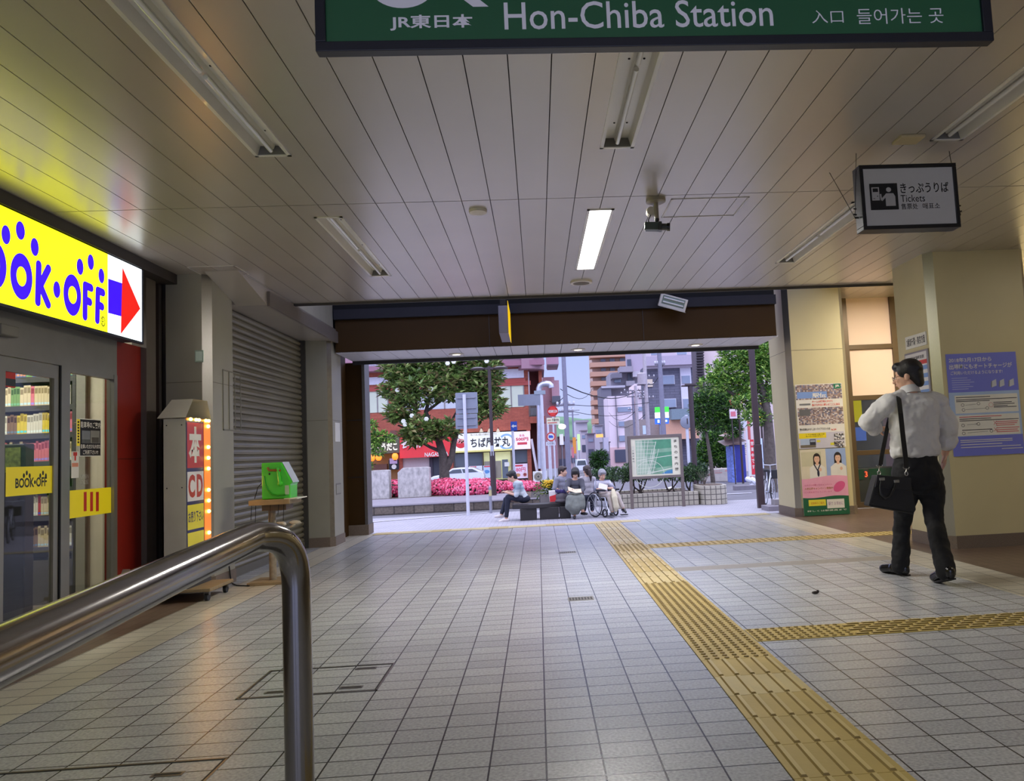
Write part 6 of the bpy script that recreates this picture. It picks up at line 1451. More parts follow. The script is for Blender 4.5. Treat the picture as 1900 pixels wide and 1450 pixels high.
for i in range(14): b.disc(c.x + r_.uniform(-6, 6) * k, c.z + r_.uniform(0, 5) * k, .06, .05, .004, flat(((238, 200, 190), (206, 60, 60), (240, 220, 180))[i % 3]), M, 10)
b.build('rice_topping', t)
b = MB(); c = ay(940, 820, YF); pts = [(c.x + 13 * k * math.cos(a), c.z + 13 * k * math.sin(a)) for a in [math.radians(d) for d in range(-150, 150, 12)]]; 
for p_, q_ in zip(pts, pts[1:]): b.line(p_[0], p_[1], q_[0], q_[1], 3.5 * k, -.004, flat((150, 190, 224)), M)
b.build('blue_swirl', t)
text_on(t, '500円', 957, 812, 980, 818.5, YF - .01, flat((214, 50, 60)), .03); text_on(t, '全品', 963, 806, 973, 810.5, YF - .01, flat((214, 70, 80)), .01); b = MB(); q = rp(960, 821, 978, 825.5, YF - .012); b.rect(q[0], q[1], q[2], q[3], .002, flat((214, 70, 80)), M); b.build('red_label', t)
for i, u in enumerate((862, 893, 908, 924)):
    c = ay(u, 800, YB - .9); b = MB(); b.lathe([(.04, .16), (.14, -.05), (.15, -.09)], c, flat((210, 190, 150)), 12); b.tube([c + Vector((0, 0, .14)), c + Vector((0, .5, .25)), c + Vector((0, .9, .2))], .02, GAPM, 6); b.build('spot_lamp', t, smooth=True)
t = thing('storefront', 'glazed shop front with lit yellowish doorway under the white board', 'shop front', (ay(911, 890, YB).x, YB + .2, gB))
b = MB(); bbx(b, 842, 838, 980, 900, YB + .5, YB + .6, flat((110, 100, 92))); b.build('back_wall', t)
b = MB(); bbx(b, 844, 842, 895, 866, YB + .1, YB + .2, GLS); b.build('window', t); b = MB(); bbx(b, 898, 839, 950, 890, YB + .2, YB + .3, mat('shop_lit_interior', (206, 204, 150), .6, emit=(214, 214, 150), estr=.4, var=.25, vscale=1)); b.build('doorway', t)
b = MB(); bbx(b, 899, 856, 930, 888, YB + .1, YB + .2, flat((150, 140, 120))); b.build('counter', t)
b = MB(); bbx(b, 932, 853, 943, 888, YB + .05, YB + .1, flat((96, 104, 112))); b.build('fridge', t); b = MB(); bbx(b, 936, 858, 945, 866, YB + .0, YB + .05, WST); b.build('paper_note', t)
b = MB(); bbx(b, 954, 836, 979, 859, YB + .1, YB + .2, GLS); b.build('side_window', t)
for u in (843, 896, 949, 953, 979):
    b = MB(); bbx(b, u - .8, 838, u + .8, 900, YB - .02, YB + .1, flat((96, 80, 70))); b.build('frame_post', t)
for i, (u0, v0, u1, v1) in enumerate(((871, 865, 895, 887), (897, 864, 920, 887))):
    b = MB(); bbx(b, u0, v0, u1, v1, YB - .06, YB - .03, mat('shop_poster_blue_white', (196, 216, 240), .5, var=.15, vscale=.6) if i else flat((224, 226, 230))); pb = b.build('window_poster', t)
    b = MB(); q = rp(u0, v0, u1, v1, YB - .07); M = F_front(0, YB - .065, 0); b.disc((q[0] + q[2]) / 2 + (.1 if i == 0 else -.2), (q[1] + q[3]) / 2, .2, .13, 0, flat((206, 70, 60) if i == 0 else (90, 140, 190)), M, 12); b.rect(q[0] + .05, q[3] - .12, q[0] + .5, q[3] - .02, 0, flat((214, 90, 90)), M); b.build('print', pb)
b = MB(); bbx(b, 952, 861, 979, 888, YB - .06, YB - .03, flat((240, 214, 220))); pb = b.build('price_poster', t)
q = rp(953, 868, 975, 876, YB - .07); lettering(pb, '580円', q[0], q[1], q[2], q[3], 0, flat((220, 80, 110)), F_front(0, YB - .066, 0), .02)
b = MB(); q = rp(956, 863, 970, 866, YB - .07); M = F_front(0, YB - .066, 0); b.rect(q[0], q[1], q[2], q[3], 0, flat((206, 60, 70)), M); c_ = ay(974, 881, YB - .07); b.disc(c_.x, c_.z, .16, .16, 0, flat((150, 50, 50)), M); b.ring(c_.x, c_.z, .16, .16, .05, .001, flat((220, 180, 170)), M); c_ = ay(961, 882, YB - .07); b.disc(c_.x, c_.z, .18, .12, 0, flat((196, 140, 90)), M); b.build('print', pb)

# white car half hidden behind the azaleas
YC = 49.0; gC = gz(YC)
t = thing('white_car', 'white hatchback parked behind the azaleas before the shops', 'car', (ay(845, 890, YC).x, YC, gC))
x0, x1 = ay(795, 885, YC).x, ay(900, 885, YC).x; WC = mat('car_white', (226, 228, 234), .25, var=.02, coat=.5); L_ = x1 - x0
cp = lambda pts: [(x0 + L_ * a, gC + .2 + h) for a, h in pts]
zr = ay(850, 868, YC).z - gC - .2
b = MB(); b.prism(cp([(0, .1), (.02, .55), (.12, .72), (.30, .80), (.45, zr - .03), (.58, zr), (.80, zr - .02), (.93, zr - .25), (.98, .85), (1, .6), (.99, .1)]), -.85, .85, WC, F_front(0, YC, 0)); b.build('body', t, bevel=.05)
b = MB(); b.prism(cp([(.33, .82), (.46, zr - .12), (.60, zr - .1), (.62, .84)]), .85, .86, GLS, F_front(0, YC, 0)); b.build('front_window', t)
b = MB(); b.prism(cp([(.64, .84), (.62, zr - .1), (.80, zr - .12), (.90, .86)]), .85, .86, GLS, F_front(0, YC, 0)); b.build('rear_window', t)
for f in (.18, .82):
    b = MB(); b.tube([(x0 + L_ * f, YC - .87, gC + .3), (x0 + L_ * f, YC - .65, gC + .3)], .3, flat((36, 36, 40)), 18); b.build('wheel', t, smooth=True)

# ------------------------------------------------------------------ far buildings
def building(label, y, parts, seed=0):
    """parts: (name, u0, v0, u1, v1, offset towards the camera, depth, material)"""
    us = [p[1] for p in parts] + [p[3] for p in parts]; um = (min(us) + max(us)) / 2
    t = thing('apartment_building' if 'apartment' in label else 'building', label, 'building', (ay(um, 838, y).x, y + 4, gz(y)))
    for nm, u0, v0, u1, v1, off, dep, m in parts:
        b = MB(); bbx(b, u0, v0, u1, v1, y - off, y - off + dep, m)
        if nm in ('wall', 'base', 'ground_floor'):
            for i in (0, 1, 2, 3): b.v[i].z = gz(y) - 1.0
        b.build(nm, t)
    return t
TAN = mat('tower_tan', (186, 142, 118), .8, var=.04, vscale=.2); TANW = mat('tower_wall', (196, 166, 150), .8, var=.05, vscale=.3); GRYB = mat('grey_render', (150, 142, 150), .8, var=.05, vscale=.4); GRYD = mat('grey_render_dark', (112, 108, 118), .8, var=.05, vscale=.4); FWN = mat('far_window', (136, 146, 164), .2, var=.08, vscale=.5); FDK = flat((74, 76, 92), .3); PALE = mat('pale_pink_render', (222, 204, 208), .8, var=.04, vscale=.3)
parts = [('wall', 1102, 640, 1172, 850, 0, 14, TANW)]
for i in range(12):
    v = 654 - 34.8 + i * 17.45
    parts.append(('balcony', 1094.5 + (v - 640) * .035, v, 1172, v + 8.6, 5, 6, TAN))
    if v < 800:
        for u in (1114, 1131, 1150): parts.append(('window', u + (v - 640) * .03, v + 9.5, u + 9 + (v - 640) * .03, v + 17.2, .6, 1, FWN))
building('tall tan apartment tower with orange-brown balconies beside the open sky', 250, parts)
building('grey apartment block with stepped balconies in front of the tan tower', 190, [('wall', 1136, 690, 1204, 850, 0, 12, GRYB), ('upper_wall', 1171, 640, 1204, 690, 0, 12, mat('mauve_grey_wall', (172, 158, 172), .8, var=.04)), ('balcony', 1150, 680, 1175, 690.5, 4, 5, GRYB), ('balcony', 1136, 693, 1154, 701.5, 5, 5, GRYD), ('balcony', 1174, 689, 1197, 699, 3, 4, mat('grey_pale', (186, 178, 184), .8, var=.03)), ('balcony', 1162, 707, 1178, 716, 4, 4, GRYB), ('window', 1164, 667, 1171, 680, .6, 1, FDK), ('window', 1165, 693, 1174, 707, .6, 1, FDK), ('window', 1140, 702, 1152, 710, .6, 1, FWN), ('side_wall', 1117, 718, 1137, 850, 4, 10, GRYD), ('roof_edge', 1116, 716, 1160, 720, 4.5, 10, flat((176, 170, 178)))])
building('pinkish white four storey house block left of the map board', 150, [('wall', 1130, 735, 1174, 832, 0, 10, PALE), ('side_wall', 1181, 712, 1200, 838, -1, 10, PALE), ('ground_floor', 1130, 830, 1176, 862, .15, 10, mat('pink_render', (214, 178, 176), .8, var=.05)), ('window', 1146, 755.5, 1171, 764.5, .3, .5, FWN), ('window', 1148, 782, 1172.5, 791, .3, .5, FWN), ('window', 1149, 808.5, 1168, 819, .3, .5, FWN), ('window', 1183, 755, 1195, 763, -.7, .5, FWN), ('garage_door', 1141, 834.5, 1168, 858, .4, .5, FDK), ('drain_pipe', 1144, 735, 1145.3, 832, .4, .4, GRYD), ('balcony', 1184, 731, 1199, 735, .5, 1, GRYB)])
DSL = tile_mat('slate_grey_cladding', (96, 94, 108), (108, 106, 120), (84, 82, 94), 1.2, .35, (0, 0), .03, .7, offset=.5, bump=.1, axes='XZ', speck=.06, sscale=3)
parts = [('wall', 1196, 680, 1300, 780, 0, 3, DSL), ('parapet', 1198, 679, 1296, 683, .5, 3, flat((206, 196, 208))), ('upper_floor', 1198, 636, 1300, 680, -2, 2, flat((196, 182, 190))), ('roof_balcony', 1198.5, 660, 1295, 677.5, 1.5, 3, mat('mauve_balcony', (176, 164, 178), .8, var=.04)), ('white_strip', 1263.5, 681, 1283.5, 759, .15, .3, flat((214, 208, 218)))]
for (u0, v0, u1, v1) in ((1228, 697.5, 1251, 713), (1232, 741, 1254, 756), (1265.5, 697.5, 1280.5, 711.5), (1268, 740.5, 1284, 757.5), (1208, 650, 1219, 659), (1256, 649, 1274, 658)):
    parts += [('window_frame', u0 - .8, v0 - .8, u1 + .8, v1 + .8, .25, .3, flat((212, 210, 216))), ('window', u0, v0, u1, v1, .35, .4, FWN)]
parts += [('lit_window', 1201, 704, 1211, 718, .2, .3, flat((226, 206, 180))), ('lower_wall', 1230, 779, 1300, 815, 3, 6, mat('peach_wall', (214, 164, 136), .8, var=.04)), ('awning', 1246, 758.5, 1300, 778, 4, 3, mat('awning_teal_grey', (120, 136, 144), .6, var=.06)), ('base', 1170, 778, 1240, 870, 1, 6, mat('base_grey_beige', (150, 138, 134), .8, var=.1))]
building('dark slate clad apartment house with white framed windows above the map board', 98, parts)
parts = [('wall', 1306, 636, 1470, 850, 0, 2.6, mat('blank_pink_wall', (212, 192, 188), .8, var=.03, vscale=.2)), ('slat_panel', 1293.5, 640, 1306.5, 728, .5, 2, flat((92, 78, 84)))]
for i in range(17): parts.append(('slat', 1293, 643 + i * 5, 1306.5, 645.4 + i * 5, .9, .4, flat((54, 44, 48))))
parts.append(('joint', 1306, 683, 1470, 683.8, .02, .1, flat((170, 150, 148))))
building('tall blank pale pink building with a dark slatted stair front behind the trees', 62, parts)
building('pale low house down the street under the green hill', 210, [('wall', 1069, 783, 1091, 850, 0, 10, flat((206, 196, 202))), ('roof', 1068, 780, 1092, 784, 1, 11, flat((170, 160, 168)))])
bl = [((1058, 818, 1070, 862), 120, (176, 150, 150), 'narrow mauve shop house beside the big pole'), ((1090, 806, 1104, 850), 160, (150, 140, 150), 'grey house beside the street trees'), ((1104, 790, 1119, 852), 175, (176, 168, 176), 'light grey narrow house in front of the tan tower foot'), ((1036, 812, 1052, 868), 80, (120, 96, 96), 'dark shop front by the brick corner across the side street'), ((1078, 800, 1090, 842), 190, (190, 176, 180), 'small pale house at the far end of the street'), ((1119, 822, 1132, 858), 140, (132, 120, 124), 'low brown-grey house beside the pinkish white block')]
for q, y, c, lab in bl:
    building(lab, y, [('wall', *q, 0, 6, flat(c, .8)), ('roof', q[0] - 1, q[1] - 2, q[2] + 1, q[1], .6, 7, flat([max(0, k_ - 40) for k_ in c], .8)), ('window', q[0] + 2, q[1] + 8, q[2] - 3, q[1] + 14, .2, .3, FWN), ('shop_opening', q[0] + 2, q[3] - 16, q[2] - 2, q[3] - 3, .2, .3, FDK)])
t = thing('building', 'pink side wing with balconies behind the brick corner building', 'building', (ay(1030, 838, 70).x, 72, gz(70)))
for nm, u0, v0, u1, v1, off, dep, m in (('wall', 1010, 700, 1032, 870, 0, 8, mat('pink_wing', (190, 146, 152), .8, var=.05)), ('balcony', 1024, 706, 1038, 752, .5, 3, flat((206, 160, 168))), ('projecting_room', 1014, 640, 1036, 676, 4, 4, flat((196, 150, 168))), ('underside', 1016, 676, 1036, 678, 4, 4, flat((120, 100, 112))), ('awning', 1025, 735, 1040, 748, 2, 2, flat((110, 112, 124)))):
    b = MB(); bbx(b, u0, v0, u1, v1, 70 - off, 70 - off + dep, m); b.build(nm, t)
# small street objects far away
for i, (u, v0, v1, w, y, c, lab) in enumerate(((1066, 812, 842, 6, 100, (230, 150, 60), 'orange upright shop banner down the street'), (1074, 806, 836, 5, 110, (190, 226, 150), 'pale green lit shop sign down the street'), (1063, 830, 850, 4, 95, (206, 120, 130), 'pink upright shop banner beside the big pole'), (1125, 812, 838, 9, 90, (196, 190, 204), 'white upright sign board before the pinkish white block'), (1042, 806, 826, 7, 60, (220, 216, 226), 'white lit sign by the dark shop front'), (1198, 790, 806, 10, 90, (196, 214, 230), 'pale blue hanging notice among the utility poles'))):
    q = rp(u - w / 2, v0, u + w / 2, v1, y); m = MB(); m.box(q[0], q[2], y, y + .2, q[1], q[3], lit(c, .5) if i in (1, 4) else flat(c)); m.tube([((q[0] + q[2]) / 2, y + .1, gz(y)), ((q[0] + q[2]) / 2, y + .1, q[1])], .05, GALV, 6); tag(m.build('street_banner'), lab, 'street sign')
t = thing('convenience_store_sign', 'lit green white and blue square store sign behind a utility pole', 'shop sign', (ay(1228, 838, 60).x, 60, gz(60)))
for i, (v0, v1, c) in enumerate(((755.5, 765.5, (60, 214, 60)), (765.5, 776, (246, 252, 255)), (776, 787, (40, 90, 226)))):
    b = MB(); bbx(b, 1216, v0, 1241, v1, 59.8, 60.1, lit(c, 1.0)); b.build('colour_band', t)
b = MB(); c = ay(1228, 838, 60); b.tube([(c.x, 60, gz(60)), (c.x, 60, ay(1228, 786, 60).z)], .12, GALV, 8); b.build('post', t); q = rp(1220, 779, 1238, 784.5, 59.78); b = MB(); M = F_front(0, 59.78, 0); b.rect(q[0], q[1], q[0] + .16, q[3], 0, lit((235, 245, 255), 1.0), M); b.rect(q[0] + .42, q[1] + .04, q[2], q[3] - .03, 0, lit((235, 245, 255), 1.0), M); b.build('white_marks', t)

hill = MB(); nx = 60; vs = []; fs = []
HM = mat('wooded_hill', (92, 124, 92), .95, var=.35, vscale=.06, bump=1.0, bscale=.3)
for i in range(nx + 1):
    x = -260 + 700 * i / nx; h = 24 + 7 * math.sin(x * .021) + 4 * math.sin(x * .07 + 1) + 1.5 * math.sin(x * .31)
    for j in range(7):
        a = j / 6 * math.pi; vs.append((x, 520 - 60 * math.cos(a), -6 + (h + RND.uniform(-.7, .7)) * math.sin(a)))
for i in range(nx):
    for j in range(6): fs.append((i * 7 + j, (i + 1) * 7 + j, (i + 1) * 7 + j + 1, i * 7 + j + 1))
hill.add(vs, fs, HM); struct(hill.build('hill'), 'green wooded hill at the end of the street')

# utility poles and wires
CONC = mat('pole_concrete', (128, 126, 142), .8, var=.06); CONL = mat('pole_concrete_pale', (186, 178, 184), .8, var=.08)
def upole(label, u, vt, vb, y, r, m, arms=()):
    x = ay(u, vb, y).x; zt_ = ay(u, vt, y).z; t = thing('utility_pole', label, 'utility pole', (x, y, gz(y)))
    b = MB(); b.tube([(x, y, gz(y)), (x, y, zt_)], [r, r * .72], m, 12); b.build('post', t, smooth=True)
    for (v, w) in arms:
        z = ay(u, v, y).z; b = MB(); b.box(x - w, x + w, y - .06, y + .06, z - .05, z + .05, GRYD); ar = b.build('crossarm', t)
        for f in (-.9, -.4, .4, .9):
            b = MB(); b.lathe([(.05, 0), (.07, .08), (.04, .16)], (x + w * f, y, z + .05), flat((206, 204, 210)), 8); b.build('insulator', ar)
    return x, zt_
p1 = upole('big grey utility pole standing against the open sky', 1055, 600, 872, 42, .15, CONC, ((752, .5), (764, .42)))
p2 = upole('grey utility pole rising behind the map board, store sign at its side', 1231, 600, 800, 45, .17, CONC, ((676, .3),))
p3 = upole('pale utility pole with a transformer left of the slate clad house', 1203, 640, 808, 70, .22, CONL, ((700, .9), (714, .8), (739, .7)))
p4 = upole('slim pale utility pole before the pinkish white block', 1184, 716, 815, 75, .2, CONL, ((725, 1.2), (736, .9)))
p5 = upole('dark utility pole beside the slim pale one', 1178, 726, 815, 85, .16, CONC, ((730, 1.4), (760, .6)))
p6 = upole('thin far utility pole at the street end, under the hill line', 1066, 756, 850, 140, .18, CONC, ((762, 1.3), (770, 1.2)))
b = MB(); c = ay(1191, 703, 70); b.lathe([(.42, -.55), (.45, .45), (.2, .55)], c, CONL, 14); b.box(c.x, p3[0], 69.9, 70.1, c.z - .1, c.z, GRYD); tag(b.build('transformer', smooth=True), 'drum transformer hung on the pale utility pole', 'transformer')
def wire(label, pts, r=.02):
    P_ = []
    for (u0, v0, y0), (u1, v1, y1) in zip(pts, pts[1:]):
        a, c = ay(u0, v0, y0), ay(u1, v1, y1); d = (c - a).length
        for i in range(9):
            f = i / 8; q = a.lerp(c, f); q.z -= d * .02 * 4 * f * (1 - f); P_.append(q)
    P_ = [q for i, q in enumerate(P_) if i == 0 or (q - P_[i - 1]).length > 1e-4]
    b = MB(); b.tube(P_, r, GAPM, 5); tag(b.build('overhead_wire'), label, 'wire', 'overhead wires')
wire('thick sagging cable from the big grey pole to the slim pale pole', ((1053, 717, 42), (1178, 727, 75)), .035)
wire('upper thin wire leaving the big grey pole towards the brick corner', ((1052, 730, 42), (1020, 745, 55)), .02)
wire('lower thin wire leaving the big grey pole towards the brick corner', ((1053, 752, 42), (1018, 766, 55)), .02)
wire('topmost of the level wires across the sky gap', ((1040, 722, 60), (1100, 720, 120)), .03)
wire('middle one of the level wires across the sky gap', ((1045, 750, 60), (1205, 747, 70)), .025)
wire('lowest of the level wires across the sky gap', ((1045, 759, 60), (1180, 764, 85)), .025)
wire('wire crossing before the pinkish white block, upper one', ((1130, 766, 140), (1184, 758, 75)), .03)
wire('wire crossing before the pinkish white block, lower one', ((1130, 782, 140), (1205, 762, 70)), .03)
wire('wire falling steeply from the slim pale pole to the transformer pole', ((1184, 722, 75), (1203, 742, 70)), .03)
wire('wire rising from the transformer pole past the slate clad house', ((1203, 712, 70), (1230, 678, 45)), .02)

# van and rider in the street
YV2 = 100; gV = gz(YV2); q = rp(1069, 853, 1090, 884, YV2)
t = thing('white_van', 'white van coming up the street beside the big pole', 'van', ((q[0] + q[2]) / 2, YV2, gV))
b = MB(); w = q[2] - q[0]; b.prism([(q[0], gV + .3), (q[2], gV + .3), (q[2], q[3] - .7), (q[2] - w * .1, q[3]), (q[0] + w * .1, q[3]), (q[0], q[3] - .7)], -4, 0, WC, F_front(0, YV2, 0)); b.build('body', t, bevel=.08)
b = MB(); b.prism([(q[0] + w * .08, q[3] - .75), (q[2] - w * .08, q[3] - .75), (q[2] - w * .16, q[3] - .15), (q[0] + w * .16, q[3] - .15)], 0, .02, GLS, F_front(0, YV2, 0)); b.build('windscreen', t)
for f in (.15, .85):
    b = MB(); b.tube([(q[0] + w * f - .1, YV2 + .6, gV + .3), (q[0] + w * f + .1, YV2 + .6, gV + .3)], .3, flat((36, 36, 40)), 14); b.build('wheel', t)

# ------------------------------------------------------------------ right side of the plaza
YQ = 38.0
t = thing('concrete_block', 'long pale concrete planter block at the edge of the trees', 'planter block', (ay(1333, 886, YQ).x, YQ, gz(YQ)))
q = rp(1309, 870, 1356, 887, YQ); b = MB(); b.box(q[0], q[2], YQ, YQ + .7, gz(YQ), q[3], mat('pale_block', (206, 196, 184), .8, var=.12, vscale=5)); b.build('block', t, bevel=.04)
b = MB()
for u, v, u1_, v1_ in ((1324, 874, 1336, 875), (1326, 877, 1340, 878.5), (1345, 873, 1353, 875), (1314, 880, 1318, 883)): q2 = rp(u, v, u1_, v1_, YQ); b.rect(q2[0], q2[1], q2[2], q2[3], 0, flat((214, 150, 140)), F_front(0, YQ - .004, 0))
b.build('paint_marks', t)
YZ = 35.9
t = thing('blue_cabinet', 'tall blue tarpaulin-like cabinet beside the trees on the far pavement', 'cabinet', (ay(1370, 892, YZ).x, YZ, gz(YZ)))
q = rp(1357, 826, 1384, 894, YZ); BLU = mat('cabinet_blue', (50, 56, 146), .5, var=.12, vscale=3); b = MB(); b.box(q[0] + .17, q[2], YZ, YZ + 1.0, gz(YZ), q[3], BLU); b.build('body', t, bevel=.02)
b = MB(); b.box(q[0], q[0] + .2, YZ - .02, YZ + .9, gz(YZ), q[3] - .05, mat('cabinet_side_pattern', (110, 130, 200), .5, var=.5, vscale=9)); b.build('printed_side', t)
b = MB(); b.add([(q[0] - .35, YZ - .4, q[3] - .02), (q[2], YZ - .4, q[3] + .17), (q[2], YZ + 1.1, q[3] + .42), (q[0] - .35, YZ + 1.1, q[3] + .22)], [(0, 1, 2, 3)], flat((128, 108, 104))); b.box(q[0] - .05, q[2], YZ + .8, YZ + .95, q[3], q[3] + .62, flat((150, 120, 100))); b.add([(q[0] - .28, YZ - .3, q[3] + .4), (q[2] + .14, YZ - .3, q[3] + .7), (q[2] + .14, YZ + 1.1, q[3] + .78), (q[0] - .28, YZ + 1.1, q[3] + .5)], [(0, 1, 2, 3)], flat((150, 130, 120))); b.build('roof_boards', t)
t = thing('banner', 'white banner with red lettering on a pole beside the blue cabinet', 'banner', (ay(1396, 892, 31).x, 31, gz(31)))
q = rp(1388, 816, 1403, 884, 31); b = MB(); b.box(q[0], q[2], 31, 31.02, q[1], q[3], WST); b.build('cloth', t); b = MB(); b.box(q[0] + .12, q[0] + .27, 30.98, 31.0, q[1] + .07, q[3], flat((214, 44, 60))); b.build('red_stripe', t); b = MB(); b.tube([(q[0], 31.01, gz(31)), (q[0], 31.01, q[3] + .42)], .02, WPOST, 8); b.build('pole', t)
for i in range(5): lettering(t, '営業中です'[i], q[0] + .14, q[3] - .24 - i * .24, q[0] + .25, q[3] - .08 - i * .24, 0, WST, F_front(0, 30.975, 0), .02)
q = rp(1404, 814, 1416, 870, 32.4); b = MB(); b.box(q[0], q[2], 32.4, 32.45, q[1], q[3], flat((196, 210, 232))); b.tube([(q[0], 32.46, gz(32)), (q[0], 32.46, q[3])], .03, WPOST, 6); tag(b.build('notice_screen'), 'pale blue standing panel behind the near dark post', 'panel')
t = thing('red_pole', 'slim red and white pole behind the banner', 'pole', (ay(1393, 880, 33.8).x, 33.8, gz(33.8))); pole('post', 1393, 776, 33.8, .063, flat((196, 96, 90)), t, 850)
c = ay(1366, 744, 34.0); t = thing('round_shop_logo', 'round orange shop logo half hidden in the leaves', 'shop sign', (c.x, 34, c.z)); M = F_front(0, 34, 0); b = MB(); b.lathe([(.32, -.02), (.32, .02)], c, flat((222, 200, 180)), 24, Euler((math.pi / 2, 0, 0))); b.build('disc', t); b = MB(); b.ring(c.x, c.z, .32, .32, .06, .03, flat((214, 104, 70)), M); b.stroke([(c.x - .12, c.z - .14), (c.x, c.z + .14), (c.x + .07, c.z - .02), (c.x + .14, c.z - .17)], .08, .03, flat((210, 70, 50)), M); b.build('emblem', t); b = MB(); b.tube([(c.x + .1, 34.05, c.z), (c.x + .1, 34.05, gz(34))], .05, BRN, 8); b.build('post', t)
t = thing('street_notice', 'small white and pink notice board below the round logo', 'notice board', (ay(1360, 770, 33.6).x, 33.6, gz(33.6))); b = MB(); bbx(b, 1354, 759.5, 1367.5, 777, 33.6, 33.68, flat((226, 206, 210))); b.build('board', t); b = MB(); q = rp(1356, 764, 1365, 773, 33.58); b.rect(q[0], q[1], q[2], q[3], 0, flat((206, 110, 120)), F_front(0, 33.58, 0)); b.build('print', t); pole('post', 1361, 776, 33.7, .03, BRN, t, 830)
t = thing('meter_cabinet', 'white meter box on a pale pillar behind the tree leaves', 'meter box', (ay(1375, 785, 38).x, 38, gz(38))); b = MB(); bbx(b, 1362, 776, 1385, 794, 37.8, 38.2, flat((206, 206, 212))); b.build('box', t); b = MB(); bbx(b, 1363, 794, 1383, 890, 38, 38.4, flat((190, 186, 192))); b.build('pillar', t)
c = ay(1412, 764, 46); t = MB(); t.box(c.x - .5, c.x + .28, 46, 46.2, c.z - .55, c.z + .55, lit((238, 196, 30), .5)); t.tube([(c.x, 46.1, gz(46)), (c.x, 46.1, c.z)], .07, BRN, 6); tag(t.build('yellow_shop_sign'), 'yellow shop sign glimpsed through the leaves beside the near dark post', 'shop sign')
c = ay(1394, 890, 29.5); b = MB()
for i in range(5): b.ball((c.x + RND.uniform(-.13, .13), 29.5 + RND.uniform(-.13, .13), gz(29.5) + .1 + i * .05), (.16, .14, .11), flat((212, 212, 220), .5), 10, Euler((RND.random(), RND.random(), 0)))
tag(b.build('rubbish_bag', smooth=True), 'white plastic rubbish bag at the foot of the banner', 'bag')
b = MB(); b.box(ay(1362, 920, 27.5).x, 12, 27.2, 27.6, gz(27) - .1, gz(27) + .15, KERB); struct(b.build('curb'), 'low kerb across the plaza exit')
def tree(label, base_u, y, path, crowns, n, size, seed, mats, cl=1, r0=.14, name='street_tree', cat='tree'):
    r = random.Random(seed); x = ay(base_u, 870, y).x; k = y / 1420; t = thing(name, label, cat, (x, y, gz(y)))
    pts = [Vector((x, y, gz(y) - .05))] + [ay(u, v, y) for u, v in path]; b = MB(); b.tube(pts, [r0 * (1 - .6 * i / (len(pts) - 1)) for i in range(len(pts))], BARK, 10)
    for (u, v, ru, rv) in crowns[:4]:
        b.tube([pts[len(pts) // 2], (pts[len(pts) // 2] + ay(u, v, y)) / 2 + Vector((r.uniform(-.1, .1), .1, 0)), ay(u, v, y)], [r0 * .45, r0 * .3, r0 * .12], BARK, 7)
    b.build('trunk', t, smooth=True)
    g = MB(); leaves(g, [tuple(ay(u, v, y + r.uniform(-.3, .3))) for u, v, ru, rv in crowns], [(ru * k, max(.5, ru * k * .7), rv * k) for u, v, ru, rv in crowns], n, size, mats, r, .3, cluster=cl); g = g.build('foliage', t); g['kind'] = 'stuff'
    return t
tree('tall light green street tree beside the near dark post', 1428, 24.6, ((1428, 830), (1424, 770), (1416, 730), (1405, 690)), ((1405, 668, 40, 26), (1350, 690, 44, 24), (1420, 690, 34, 24), (1330, 712, 36, 18), (1385, 715, 40, 18), (1425, 735, 22, 20), (1430, 655, 40, 30), (1380, 745, 28, 14), (1395, 772, 20, 16), (1418, 778, 14, 14), (1365, 660, 34, 18)), 8500, .16, 11, LT, 3, .21)
tree('airy green tree over the concrete block with leaning thin stems', 1322, 34.5, ((1318, 850), (1310, 800), (1304, 760)), ((1316, 740, 34, 18), (1345, 755, 34, 22), (1300, 760, 22, 18), (1335, 785, 30, 16), (1300, 790, 18, 16), (1350, 735, 30, 16), (1362, 795, 18, 20)), 5600, .21, 12, [LS[1], LS[2], LT[0], LT[1]], 3, .11)
tree('rounded leafy bush behind the concrete block', 1325, 39.5, ((1325, 862), (1325, 850)), ((1312, 842, 24, 26), (1340, 850, 24, 22), (1325, 820, 26, 20), (1296, 862, 12, 16), (1355, 868, 16, 12)), 4500, .21, 13, [LT[0], LT[1], LS[1]], 3, .06, 'bush', 'bush')
tree('grey leaning thicket of thin stems between the bush and the pale wall', 1345, 45, ((1345, 850), (1350, 800), (1358, 760)), ((1350, 790, 30, 24), (1330, 775, 22, 20), (1365, 830, 16, 26), (1330, 815, 20, 20)), 2600, .22, 14, [LS[1], LM[1], LS[2]], 2, .06, 'bush', 'bush')
tree('dark bush at the foot of the slim lamp post', 1300, 33.5, ((1300, 880), (1300, 872)), ((1302, 876, 12, 12), (1290, 868, 12, 10)), 1000, .17, 15, [LS[0], LS[1]], 2, .04, 'bush', 'bush')
tree('green street tree down the road beside the far lamp posts', 1110, 90, ((1110, 862), (1110, 850)), ((1104, 852, 10, 12), (1116, 850, 12, 14), (1110, 862, 14, 10)), 1200, .4, 16, [LT[0], LS[1]], 1, .15)
# steps at the foot of the poster column, outside
b = MB(); c = az(1432, 950); xs_ = ay(1424, 945, 18).x; b.box(xs_, 7.2, 17.9, 18.5, PZ, PZ + .11, KERB); b.box(xs_ + .25, 7.2, 18.2, 18.5, PZ + .11, PZ + .24, mat('step_grey', (140, 134, 132), .8, var=.1)); struct(b.build('step'))

